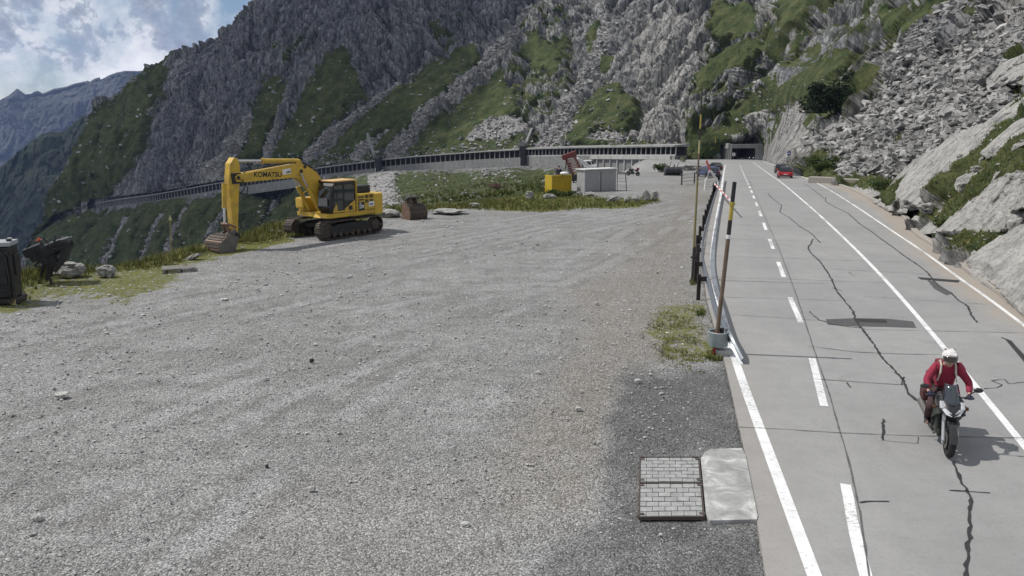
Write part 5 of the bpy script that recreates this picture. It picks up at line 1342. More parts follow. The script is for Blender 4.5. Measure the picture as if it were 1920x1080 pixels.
def conveyor():
    d = 92.0; a = Vector(at(1087, 340, d)); zg = ground_z(a.x, a.y)
    root = thing('conveyor', 'dark red lattice conveyor of a crushing machine behind the shed', 'machine', (a.x - 0.2, a.y, zg))
    RD = paint('dark_red_paint', (0.16, 0.035, 0.030), 0.55, 0, 0.5, (0.10, 0.07, 0.06), 3)
    top = Vector(at(1068, 293, d)) - root.location; bt = Vector((0.2, 0, 0.5))
    b = MB()
    for s in (-0.55, 0.55):
        b.bar(bt + Vector((s, 0, 0)), top + Vector((s, 0, 0)), 0.16, 0.30); b.bar(bt + Vector((s, 1.2, 0.3)), top + Vector((s, 0.5, 0.2)), 0.1, 0.1)
    b.build('rail', RD, root)
    for k in range(9):
        m = bt.lerp(top, (k + 0.5) / 9)
        b = MB(); b.bar(m + Vector((-0.62, -0.12, 0)), m + Vector((0.62, -0.12, 0)), 0.13, 0.13); b.build('roller', MATS['rust_pale'] if 'rust_pale' in MATS else paint('rust_pale', (0.34, 0.20, 0.17), 0.6), root)
    b = MB(); b.box(top + Vector((-0.05, 0, 0.1)), (1.7, 0.8, 0.55), Matrix.Rotation(-0.35, 3, 'Y'), 0.05); b.build('head', RD, root)
    b = MB(); b.box((0.1, 0.4, 0.55), (1.7, 2.2, 0.7), None, 0.05); b.bar((-0.5, 0, 0), (-0.9, 0, 2.2), 0.15); b.bar((0.8, 0, 0), (0.5, 0, 2.0), 0.15); b.build('base', BLK, root)
    w = MB(); w.prism([(-0.9, 0.9), (-0.7, 1.15), (0.2, 0.7), (1.0, 0.0), (0.8, -0.1), (-0.2, 0.45)], -0.5, 0.5, bevel=0.06)
    hop = Vector(at(1094, 309, 95.0)); o = w.build('hopper', WHITEP, None, hop + Vector((0, 0, -0.3))); o['label'] = ''; del o['label']
    o.parent = root; o.location = o.location - root.location
conveyor()
def van():
    d = 190.0; c = Vector(at(1106, 317.5, d)); root = thing('van', 'white delivery van standing by the open garage bays', 'van', (c.x, c.y, c.z - 0.2), math.radians(-20))
    b = MB(); b.prism([(-1.5, 0.35), (-1.5, 2.3), (0.4, 2.35), (0.75, 1.4), (1.5, 1.15), (1.55, 0.35)], -0.95, 0.95, bevel=0.08); b.build('body', WHITEP, root)
    b = MB(); b.prism([(-0.6, 1.35), (-0.6, 2.1), (0.36, 2.12), (0.62, 1.35)], -0.96, 0.96); b.build('window', GLASS, root)
    b = MB(); b.quad([(0.50, -0.8, 2.2), (0.50, 0.8, 2.2), (0.82, 0.8, 1.42), (0.82, -0.8, 1.42)]); b.build('windscreen', GLASS, root)
    for x in (-0.9, 1.0):
        for s in (-1, 1):
            b = MB(); b.tube((x, s * 0.98, 0.36), (x, s * 0.75, 0.36), 0.36, n=18); b.build('wheel', BLK, root)
van()
def roller_tank():
    d = 118.0; c = Vector(at(1261, 327.5, d)); z = ground_z(c.x, c.y)
    root = thing('fuel_tank', 'dark cylindrical tank on a skid at the far end of the lot', 'tank', (c.x, c.y, z), 0.1)
    b = MB(); b.lathe([(0.1, -1.25), (0.5, -1.22), (0.55, -1.1), (0.55, 1.1), (0.5, 1.22), (0.1, 1.25)], (0, 0, 0.72), (1, 0, 0), 22); b.build('barrel', paint('tank_dark', (0.045, 0.047, 0.055), 0.5), root)
    b = MB()
    for x in (-0.7, 0, 0.7): b.lathe([(0.555, -0.05), (0.585, -0.05), (0.585, 0.05), (0.555, 0.05)], (x, 0, 0.72), (1, 0, 0), 22, True)
    b.box((0, 0, 0.09), (2.4, 0.9, 0.18)); b.build('band', BLK, root)
    b = MB(); b.tube((0.2, 0, 1.25), (0.2, 0, 1.6), 0.08); b.bar((-0.5, 0, 1.2), (-0.3, 0, 2.0), 0.06); b.bar((0.6, 0, 1.2), (0.9, 0, 1.9), 0.06); b.build('fitting', BLK, root)
    # railing in front of it
    p = G(1278, 346); root = thing('railing', 'low dark three-bar railing at the far end of the lot', 'railing', (p.x, p.y, ground_z(p.x, p.y)), math.radians(62))
    for k in range(4):
        b = MB(); b.bar((k * 5, 0, 0), (k * 5, 0, 1.55 if k == 0 else 1.2), 0.12); b.build('post', BLK, root, (0, 0, float(zp(p.y + 4.4 * k)) - float(zp(p.y))))
    for h in (0.35, 0.7, 1.1):
        b = MB(); b.bar((0, 0, h), (15, 0, h + float(zp(p.y + 13.2)) - float(zp(p.y))), 0.05); b.build('rail', GREYP, root)
roller_tank()
def pallet():
    p = G(333, 509); root = thing('pallet', 'weathered wooden pallet lying at the lot edge by the thin marker pole', 'pallet', (p.x - 0.1, p.y + 0.35, ground_z(p.x, p.y) + 0.02), 0.42)
    W = paint('grey_wood', (0.25, 0.235, 0.215), 0.85, 0, 0.5, (0.12, 0.105, 0.09), 8, 0.3)
    for k in range(6):
        b = MB(); b.box((0, -0.37 + k * 0.148, 0.150), (1.25, 0.10, 0.024), None, 0.003); b.build('slat', W, root)
    for x in (-0.56, 0, 0.56):
        b = MB(); b.box((x, 0, 0.078), (0.12, 0.84, 0.115), None, 0.003); b.build('bearer', W, root)
    for x in (-0.56, 0, 0.56):
        b = MB(); b.box((x, 0, 0.010), (0.12, 0.84, 0.018)); b.build('runner', W, root)
pallet()
# ------------------------------------------------------------------ roadside things
def PZ(u, v, h):
    """point seen at a photograph pixel at height h above the ground profile"""
    x, y, z = ray(u, v); k = 0.0
    for _ in range(40):
        t = (k + h - CAMZ) / z; k = 0.5 * k + 0.5 * float(zp(y * t))
    t = (k + h - CAMZ) / z
    return Vector((x * t, y * t, CAMZ + z * t))
GALV = paint('galvanised', (0.21, 0.235, 0.26), 0.4, 0.6, 0.3, (0.2, 0.2, 0.2), 3)
POSTM = paint('dark_post', (0.035, 0.03, 0.028), 0.7, 0, 0.4, (0.1, 0.08, 0.07), 4)
WOODP = paint('pole_wood', (0.13, 0.095, 0.065), 0.75, 0, 0.5, (0.24, 0.2, 0.15), 5)
YELP = paint('pole_yellow', (0.40, 0.315, 0.055), 0.6, 0, 0.5, (0.16, 0.13, 0.06))
REDP = paint('sign_red', (0.42, 0.035, 0.04), 0.5, 0, 0.2)
OLIVE = paint('pole_olive', (0.20, 0.18, 0.07), 0.7, 0, 0.3)

def guardrail():
    pts = smooth([PZ(1390, 676, 0.10), PZ(1380, 656, 0.30), PZ(1369, 634, 0.52), PZ(1355, 612, 0.66), PZ(1341, 587, 0.72), PZ(1328, 533, 0.72), PZ(1319, 505, 0.72), PZ(1314.5, 478, 0.72), PZ(1316, 453, 0.72), PZ(1325, 417, 0.72), PZ(1338, 373, 0.72), PZ(1347, 348, 0.72), PZ(1353, 328, 0.72)], 2)
    root = thing('guardrail', 'grey steel guardrail along the lot side of the road with its near end bent down', 'guardrail', (pts[0].x, pts[0].y, float(zp(pts[0].y))))
    o = root.location.copy(); q = [p - o for p in pts]
    prof = [(0.0, 0.155), (0.03, 0.15), (0.075, 0.10), (0.075, 0.06), (0.015, 0.02), (0.015, -0.02), (0.075, -0.06), (0.075, -0.10), (0.03, -0.15), (0.0, -0.155), (-0.008, -0.15), (0.06, -0.09), (0.06, -0.065), (0.0, -0.02), (0.0, 0.02), (0.06, 0.065), (0.06, 0.09), (-0.008, 0.15)]
    rings = []
    for i, p in enumerate(q):
        t = q[min(i + 1, len(q) - 1)] - q[max(i - 1, 0)]; t.z = 0; t.normalize(); s = Vector((t.y, -t.x, 0))
        rings.append([p + s * a + Vector((0, 0, h)) for a, h in prof])
    b = MB(); b.loft(rings); b.build('rail_beam', GALV, root, None, 30)
    ds = [(p - pts[0]).length for p in pts]
    y = 22.5
    while y < pts[-1].y:
        k = min(range(len(pts)), key=lambda i: abs(pts[i].y - y)); p = pts[k] - o
        if pts[k].y < 24.3: y += 2.0; continue
        gz = float(zp(pts[k].y)) - 0.15 - o.z
        b = MB(); hgt = p.z + 0.14 - gz
        b.box((0, 0, 0), (0.02, 0.12, hgt)); b.box((-0.05, 0, 0), (0.1, 0.012, hgt)); b.box((-0.1, 0, 0), (0.012, 0.1, hgt))
        b.build('post', POSTM, root, (p.x - 0.20, p.y, gz + hgt / 2))
        b = MB(); b.box((0, 0, 0), (0.2, 0.09, 0.16)); b.build('bracket', POSTM, root, (p.x - 0.085, p.y, p.z - 0.02))
        y += 3.4
    P = G(1357, 664); t = thing('concrete_block', 'small pale concrete foot under the bent end of the guardrail', 'block', (P.x, P.y, ground_z(P.x, P.y)))
    b = MB(); b.box((0, 0, 0.08), (0.42, 0.3, 0.2), None, 0.02); b.build('block', MATS['pale_concrete'], t)
guardrail()

def banded_pole(name, label, base, top, bands, r0, r1, cat='pole', group=None, names='band'):
    """bands: (fraction from, to, material)"""
    base, top = Vector(base), Vector(top); root = thing(name, label, cat, base, 0, group); d = top - base
    for f0, f1, m in bands:
        b = MB(); b.tube(d * f0, d * f1, r0 + (r1 - r0) * f0, r0 + (r1 - r0) * f1, 14); b.build(names, m, root, None, 40)
    return root
def near_pole():
    base = G(1340, 662); base.z = ground_z(base.x, base.y) - 0.1
    top = A(1377.5, 341, base.y + 0.02)
    sp = lambda v: (662 - v) / (662 - 341)
    BL = paint('pole_black', (0.016, 0.016, 0.016), 0.5, 0, 0.2)
    root = banded_pole('marker_pole', 'tall leaning marker pole with black and yellow bands and a grey bucket around its foot', base, top, [(0, sp(612), REDP), (sp(612), sp(441), WOODP), (sp(441), sp(434), WHITEP), (sp(434), sp(408), BL), (sp(408), sp(376), YELP), (sp(376), 1, BL)], 0.058, 0.052)
    b = MB(); d = top - base; b.tube(d * sp(382), d * sp(377), 0.075); b.build('clamp', YELP, root)
    c = A(1347, 634, base.y - 0.05)
    t = thing('bucket_collar', 'pale blue-grey round tub fixed around the foot of the leaning marker pole', 'tub', c - Vector((0, 0, 0.2)))
    b = MB(); b.lathe([(0.05, 0.0), (0.235, 0.0), (0.25, 0.02), (0.262, 0.36), (0.275, 0.38), (0.262, 0.395), (0.245, 0.38), (0.235, 0.10), (0.05, 0.08)], (0, 0, 0), (0, 0, 1), 32); b.build('tub', paint('tub_blue_grey', (0.34, 0.39, 0.41), 0.5, 0, 0.3), t, None, 35)
    b = MB(); b.tube((0.07, 0.02, 0.1), (0.10, 0.04, 0.46), 0.05); b.box((0.02, 0.1, 0.4), (0.12, 0.06, 0.06)); b.build('bracket', BL, t)
near_pole()
def snow_poles():
    base = G(1298, 524); base.z = ground_z(base.x, base.y) - 0.1; top = A(1316.5, 171, base.y)
    sp = lambda v: (524 - v) / (524 - 171)
    BL = MATS['pole_black']; PALEY = paint('pole_pale', (0.42, 0.38, 0.20), 0.7, 0, 0.3)
    banded_pole('snow_pole', 'very tall thin snow pole with black and yellow bands standing by the guardrail', base, top, [(0, sp(455), POSTM), (sp(455), sp(330), OLIVE), (sp(330), sp(282), WOODP), (sp(282), sp(258), PALEY), (sp(258), sp(237), BL), (sp(237), sp(212), YELP), (sp(212), sp(185), BL), (sp(185), 1, POSTM)], 0.055, 0.022)
    b2 = G(1306, 523); b2.z = ground_z(b2.x, b2.y) - 0.1
    t = thing('wooden_post', 'short thick dark post beside the tall snow pole', 'post', b2)
    b = MB(); b.box((0, 0, 0.75), (0.14, 0.12, 1.5), None, 0.01); b.build('post', POSTM, t)
    b = MB(); b.box((-0.1, -0.02, 1.0), (0.34, 0.05, 0.07)); b.build('clamp', POSTM, t)
    base = G(322, 500); base.z = ground_z(base.x, base.y) - 0.05; top = A(319, 404, base.y)
    r = banded_pole('marker_pole', 'thin olive marker pole with a pale tip in the grass beside the wooden pallet', base, top, [(0, 0.55, OLIVE), (0.55, 0.6, PALEY), (0.6, 0.92, OLIVE), (0.92, 1, PALEY)], 0.028, 0.024)
    b = MB(); d = top - base; b.box(d * 0.93, (0.10, 0.08, 0.12), None, 0.02); b.build('reflector', PALEY, r)
    # thin yellow rod on the rocks by the portal
    base = A(1342, 268, 325); top = A(1341, 256, 325); banded_pole('marker_rod', 'short yellow rod standing above the tunnel portal', base, top, [(0, 1, YELP)], 0.16, 0.12)
snow_poles()
def barrier():
    a = PZ(1340, 345, 1.05); c = PZ(1370.5, 377, 1.05); base = Vector((a.x, a.y, float(zp(a.y)) - 0.1))
    root = thing('barrier', 'red and white striped road barrier swung open along the guardrail', 'barrier', base)
    a -= base; c -= base; n = 11
    RW = paint('barrier_red', (0.55, 0.10, 0.10), 0.5, 0, 0.3, (0.4, 0.25, 0.24)); 
    for k in range(n):
        b = MB(); b.tube(a.lerp(c, k / n), a.lerp(c, (k + 1) / n), 0.075 - 0.003 * k); b.build('stripe', RW if k % 2 else WHITEP, root)
    b = MB(); b.box((0, 0, 0.62), (0.25, 0.3, 1.25), None, 0.03); b.build('post', BLK, root)
    b = MB(); b.path([(-0.4, 0.2, 2.3), (-0.7, 0.2, 1.5), (-0.75, 0.2, 0.6)], 0.09); b.path([(-0.4, 0.2, 2.3), (0.25, 0.1, 1.4), (0.3, 0, 1.0)], 0.09); b.path([(-0.75, 0.2, 0.9), (0.2, 0.1, 1.0)], 0.07); b.build('counter_frame', WHITEP, root)
    b = MB(); b.tube((-0.35, 0.2, 2.2), (-0.75, 0.2, 3.1), 0.09); b.build('stripe', RW, root)
barrier()

# ------------------------------------------------------------------ vehicles
TYRE = paint('tyre', (0.014, 0.014, 0.015), 0.8, 0, 0.4, (0.05, 0.048, 0.045), 8)
def light_mat(name, col):
    m, nt, b = newmat(name); b.inputs['Base Color'].default_value = (*col, 1); b.inputs['Roughness'].default_value = 0.15; b.inputs['Coat Weight'].default_value = 0.6
    return m
LAMP = light_mat('lamp_glass', (0.6, 0.62, 0.65)); TAIL = light_mat('tail_lamp', (0.4, 0.01, 0.01))
def car(name, label, loc, rz, paintm, roofm, group=None):
    root = thing(name, label, 'car', loc, rz, group)
    L, W = 4.0, 1.74
    low = [(-2.0, 0.30), (-2.02, 0.62), (-1.94, 0.86), (-1.5, 0.93), (0.9, 0.93), (1.75, 0.80), (1.98, 0.62), (2.0, 0.30), (1.72, 0.24), (-1.72, 0.24)]
    b = MB(); b.prism(low, -W / 2, W / 2, bevel=0.07); b.build('body', paintm, root, None, 40)
    rings = [[(-1.84, -0.80, 0.9), (1.05, -0.80, 0.9), (1.05, 0.80, 0.9), (-1.84, 0.80, 0.9)], [(-1.58, -0.70, 1.28), (0.55, -0.70, 1.28), (0.55, 0.70, 1.28), (-1.58, 0.70, 1.28)], [(-1.38, -0.62, 1.44), (0.28, -0.62, 1.44), (0.28, 0.62, 1.44), (-1.38, 0.62, 1.44)], [(-1.1, -0.52, 1.50), (0.0, -0.52, 1.50), (0.0, 0.52, 1.50), (-1.1, 0.52, 1.50)]]
    b = MB(); b.loft(rings); b.build('roof', roofm, root, None, 30)
    b = MB(); b.quad([(-1.85, -0.68, 0.96), (-1.85, 0.68, 0.96), (-1.62, 0.60, 1.27), (-1.62, -0.60, 1.27)]); b.build('rear_window', GLASS, root)
    b = MB(); b.quad([(1.03, -0.70, 0.95), (1.03, 0.70, 0.95), (0.42, 0.58, 1.40), (0.42, -0.58, 1.40)]); b.build('windscreen', GLASS, root)
    for s in (-1, 1):
        b = MB(); b.quad([(-1.6, s * 0.815, 0.95), (0.8, s * 0.815, 0.95), (0.45, s * 0.715, 1.27), (-1.48, s * 0.715, 1.27)]); b.build('side_window', GLASS, root)
        b = MB(); b.box((-2.0, s * 0.68, 0.74), (0.06, 0.26, 0.2), None, 0.02); b.build('tail_light', TAIL, root)
        b = MB(); b.box((1.93, s * 0.62, 0.66), (0.1, 0.32, 0.16), None, 0.03); b.build('headlight', LAMP, root)
        b = MB(); b.box((0.72, s * 0.95, 0.98), (0.14, 0.2, 0.12), None, 0.03); b.build('mirror', paintm, root)
        for x in (-1.25, 1.28):
            b = MB(); b.lathe([(0.08, -0.1), (0.29, -0.1), (0.31, -0.06), (0.31, 0.06), (0.29, 0.1), (0.08, 0.1)], (x, s * 0.80, 0.31), (0, 1, 0), 20); wh = b.build('wheel', TYRE, root, None, 40)
            b = MB(); b.lathe([(0.02, -0.02), (0.2, -0.02), (0.2, 0.02), (0.02, 0.02)], (x, s * 0.895, 0.31), (0, 1, 0), 14); b.build('rim', GREYST, wh)
    b = MB(); b.box((-2.025, 0, 0.56), (0.015, 0.48, 0.11)); b.build('licence_plate', WHITEP, root)
    b = MB(); b.box((-1.98, 0, 0.36), (0.1, 1.5, 0.14), None, 0.02); b.build('bumper', BLK, root)
    return root
def carpaint(name, c):
    m = paint(name, c, 0.3, 0.0, 0.12, (0.12, 0.1, 0.09), 2); m.node_tree.nodes['Principled BSDF'].inputs['Coat Weight'].default_value = 0.6; return m
CRED = carpaint('car_red', (0.42, 0.012, 0.02)); CBLK = carpaint('car_black', (0.015, 0.016, 0.018)); CBLU = carpaint('car_blue', (0.03, 0.045, 0.11))
def cars():
    def put(u, v): p = G(u, v); return Vector((p.x, p.y, float(zp(p.y)) + 0.012))
    hd = math.atan2(gnd(1443, 327)[1] - gnd(1483, 358)[1], gnd(1443, 327)[0] - gnd(1483, 358)[0])
    car('car', 'small red hatchback with a dark roof driving away up the road', put(1471, 333.5), hd, CRED, CBLK)
    car('car', 'black hatchback driving just ahead of the red car', put(1463, 324.5), hd, CBLK, CBLK)
    c = car('car', 'dark blue parked car with silver trim behind the striped barrier', put(1327, 331), hd + 0.5, CBLU, CBLU); c.location.z = ground_z(c.location.x, c.location.y)
    c = car('car', 'black parked car beyond the dark blue car at the road edge', put(1341, 319), hd + 0.3, CBLK, CBLK); c.location.z = ground_z(c.location.x, c.location.y)
cars()

def motorcycle():
    bl = carpaint('bike_black', (0.014, 0.015, 0.016)); sil = paint('bike_silver', (0.55, 0.56, 0.57), 0.3, 0.5, 0.1); dg = paint('bike_grey', (0.05, 0.055, 0.05), 0.45, 0.3, 0.2)
    f = G(1777, 857); fw = Vector((-0.30, -0.954, 0)).normalized(); loc = f - fw * 0.74; loc.z = float(zp(loc.y)) + 0.012
    root = thing('motorcycle', 'black touring motorcycle with silver headlight fairing ridden towards the camera', 'motorcycle', loc, math.atan2(fw.y, fw.x))
    for x, w, nm in ((0.74, 0.06, 'front_wheel'), (-0.72, 0.09, 'rear_wheel')):
        R = 0.315
        prof = [(R - 0.10, -w * 0.7), (R - 0.05, -w), (R - 0.02, -w * 0.8), (R, -w * 0.25), (R, w * 0.25), (R - 0.02, w * 0.8), (R - 0.05, w), (R - 0.10, w * 0.7)]
        b = MB(); b.lathe(prof, (x, 0, R), (0, 1, 0), 36, True); wh = b.build(nm, TYRE, root, None, 40)
        b = MB(); b.lathe([(R - 0.10, -w * 0.6), (R - 0.085, 0), (R - 0.10, w * 0.6), (R - 0.125, w * 0.5), (R - 0.125, -w * 0.5)], (x, 0, R), (0, 1, 0), 36, True)
        for k in range(5):
            a = 2 * math.pi * k / 5; b.bar((x, 0, R), (x + 0.205 * math.cos(a), 0, R + 0.205 * math.sin(a)), 0.03, 0.045)
        b.tube((x, -0.06, R), (x, 0.06, R), 0.05); b.build('rim', dg, wh)
        for s in (-1, 1):
            b = MB(); b.lathe([(0.09, -0.003), (0.15, -0.003), (0.15, 0.003), (0.09, 0.003)], (x, s * (w + 0.012), R), (0, 1, 0), 24, True); b.build('brake_disc', GREYST, wh)
    for s in (-1, 1):
        b = MB(); b.tube((0.74, s * 0.105, 0.30), (0.56, s * 0.105, 0.78), 0.032, n=14); b.tube((0.56, s * 0.105, 0.78), (0.46, s * 0.105, 1.0), 0.024, n=12); b.box((0.70, s * 0.10, 0.30), (0.07, 0.04, 0.16), None, 0.01); b.build('fork', sil if s < 0 else dg, root)
    b = MB()
    rg = []
    for k in range(9):
        a = math.radians(8 + 120 * k / 8); r = 0.345
        c = Vector((0.74 + r * math.cos(a), 0, 0.315 + r * math.sin(a)))
        rg.append([c + Vector((0, y, 0)) + Vector((math.cos(a), 0, math.sin(a))) * h for y, h in ((-0.075, -0.03), (-0.055, 0.012), (0, 0.025), (0.055, 0.012), (0.075, -0.03), (0, 0.0))])
    b.loft(rg); b.build('front_fender', bl, root, None, 50)
    # fairing: rings from the beak back along the tank
    def ring(x, zc, w, h, n=14, sq=0.75):
        return [(x, w * math.copysign(abs(math.cos(2 * math.pi * k / n)) ** sq, math.cos(2 * math.pi * k / n)), zc + h * math.copysign(abs(math.sin(2 * math.pi * k / n)) ** sq, math.sin(2 * math.pi * k / n))) for k in range(n)]
    b = MB(); b.loft([ring(0.80, 0.80, 0.03, 0.03), ring(0.74, 0.82, 0.12, 0.07), ring(0.64, 0.87, 0.19, 0.12), ring(0.50, 0.90, 0.23, 0.16), ring(0.36, 0.88, 0.24, 0.20), ring(0.22, 0.86, 0.22, 0.19), ring(0.08, 0.86, 0.17, 0.14)]); b.build('fairing', bl, root, None, 60)
    for s in (-1, 1):
        b = MB(); b.prism([(0.68, 0.78), (0.42, 0.66), (0.18, 0.52), (0.08, 0.60), (0.20, 0.80), (0.46, 0.86)], s * 0.17, s * 0.235, bevel=0.02); b.build('side_fairing', bl if s > 0 else dg, root)
        b = MB(); b.loft([[(0.805, s * 0.02, 0.775), (0.77, s * 0.115, 0.80), (0.68, s * 0.20, 0.905), (0.74, s * 0.11, 0.895), (0.795, s * 0.03, 0.835)], [(0.77, s * 0.02, 0.77), (0.73, s * 0.105, 0.79), (0.64, s * 0.185, 0.90), (0.70, s * 0.10, 0.89), (0.76, s * 0.02, 0.83)]]); b.build('headlight', LAMP, root)
        b = MB(); b.prism([(0.72, 0.90), (0.60, 1.0), (0.50, 0.96), (0.62, 0.86)], s * 0.13, s * 0.20, bevel=0.012); b.build('silver_panel', sil, root)
        b = MB(); b.path([(0.42, s * 0.22, 1.02), (0.43, s * 0.33, 1.13), (0.42, s * 0.40, 1.18)], 0.012); mr = b.build('mirror', bl, root)
        b = MB(); b.sphere((0.42, s * 0.44, 1.20), 0.06, (0.5, 1.35, 0.8), 14); b.build('mirror_head', bl, mr, None, 60)
        b = MB(); b.bar((0.5, s * 0.23, 0.84), (0.48, s * 0.29, 0.85), 0.03, 0.04, 0.01); b.build('turn_signal', paint('amber', (0.12, 0.05, 0.015), 0.3) if 'amber' not in MATS else MATS['amber'], root)
        b = MB(); b.tube((0.40, s * 0.24, 1.02), (0.34, s * 0.40, 1.01), 0.019); b.build('grip', BLK, root)
        b = MB(); b.tube((-0.05, s * 0.18, 0.34), (-0.05, s * 0.30, 0.34), 0.02); b.build('footpeg', GREYST, root)
        b = MB(); b.box((-0.56, s * 0.235, 0.76), (0.36, 0.14, 0.24), None, 0.05); b.build('pannier', paint('bag_dark_red', (0.06, 0.012, 0.016), 0.8) if 'bag_dark_red' not in MATS else MATS['bag_dark_red'], root)
    b = MB(); rg = []
    for k in range(7):
        t = k / 6; x = 0.70 - 0.24 * t; z = 0.95 + 0.32 * t; w = 0.15 * (1 - 0.25 * t * t)
        rg.append([(x - 0.05 * (abs(yy) / 0.15) ** 2 * 2, yy * w / 0.15, z) for yy in (-0.15, -0.08, 0, 0.08, 0.15)])
    for a_, c_ in zip(rg[:-1], rg[1:]):
        va = [b.bm.verts.new(Vector(p)) for p in a_]; vc = [b.bm.verts.new(Vector(p)) for p in c_]
        for k in range(4): b.bm.faces.new((va[k], va[k + 1], vc[k + 1], vc[k]))
    bmesh.ops.remove_doubles(b.bm, verts=b.bm.verts, dist=1e-5)
    ws = b.build('windscreen', glass_mat('smoked_screen', (0.022, 0.03, 0.036), 0.1), root, None, 80); md = ws.modifiers.new('s', 'SOLIDIFY'); md.thickness = 0.006
    b = MB(); b.path([(0.34, 0.40, 1.01), (0.40, 0.2, 1.03), (0.40, 0, 1.0), (0.40, -0.2, 1.03), (0.34, -0.40, 1.01)], 0.014); b.build('handlebar', dg, root)
    b = MB(); b.box((0.1, 0, 0.46), (0.46, 0.34, 0.36), None, 0.05); b.box((0.22, 0, 0.30), (0.3, 0.28, 0.14), None, 0.03); b.tube((0.05, -0.21, 0.44), (0.05, 0.21, 0.44), 0.11); b.build('engine', dg, root)
    b = MB(); b.box((0.34, 0, 0.56), (0.05, 0.30, 0.3), None, 0.01); b.build('radiator', BLK, root)
    b = MB(); b.loft([ring(0.28, 0.88, 0.14, 0.10), ring(0.16, 0.92, 0.18, 0.13), ring(0.0, 0.90, 0.17, 0.12), ring(-0.10, 0.86, 0.12, 0.08)]); b.build('fuel_tank', bl, root, None, 60)
    b = MB(); b.loft([ring(-0.06, 0.83, 0.12, 0.05), ring(-0.25, 0.82, 0.16, 0.05), ring(-0.5, 0.87, 0.15, 0.05), ring(-0.82, 0.91, 0.09, 0.04)]); b.build('seat', BLK, root, None, 60)
    b = MB()
    for s in (-1, 1): b.bar((-0.1, s * 0.12, 0.42), (-0.72, s * 0.12, 0.315), 0.04, 0.07); b.bar((0.42, s * 0.08, 0.9), (0.0, s * 0.14, 0.5), 0.035, 0.05); b.bar((0.0, s * 0.12, 0.75), (-0.8, s * 0.1, 0.84), 0.03)
    b.build('frame', dg, root)
    b = MB(); b.tube((-0.25, -0.17, 0.36), (-0.82, -0.24, 0.52), 0.065, 0.075, 16); b.path([(0.25, -0.1, 0.32), (0.1, -0.14, 0.2), (-0.15, -0.15, 0.24), (-0.3, -0.17, 0.36)], 0.025); b.build('exhaust', GREYST, root)
    b = MB(); b.box((-0.72, 0, 1.04), (0.34, 0.42, 0.24), None, 0.06); b.build('top_case', paint('case_red', (0.14, 0.012, 0.02), 0.45), root)
    return root
BIKE = motorcycle()

# ------------------------------------------------------------------ people
SKIN = paint('skin', (0.42, 0.25, 0.18), 0.55, 0, 0.1)
def skinned(name, verts, edges, radii, mat, parent, sub=2, rootv=0):
    me = bpy.data.meshes.new(name); me.from_pydata([tuple(v) for v in verts], edges, [])
    o = bpy.data.objects.new(name, me); COL.objects.link(o)
    md = o.modifiers.new('skin', 'SKIN'); md.use_smooth_shade = True
    for sv, r in zip(me.skin_vertices[0].data, radii): sv.radius = r if isinstance(r, tuple) else (r, r); sv.use_root = False
    me.skin_vertices[0].data[rootv].use_root = True
    sb = o.modifiers.new('sub', 'SUBSURF'); sb.levels = sub; sb.render_levels = sub
    dg = bpy.context.evaluated_depsgraph_get(); new = bpy.data.meshes.new_from_object(o.evaluated_get(dg)); new.name = name
    bpy.data.objects.remove(o)
    for p in new.polygons: p.use_smooth = True
    return link(name, new, mat, parent)
def chain(name, pts, radii, mat, parent, sub=2):
    return skinned(name, pts, [(i, i + 1) for i in range(len(pts) - 1)], radii, mat, parent, sub)
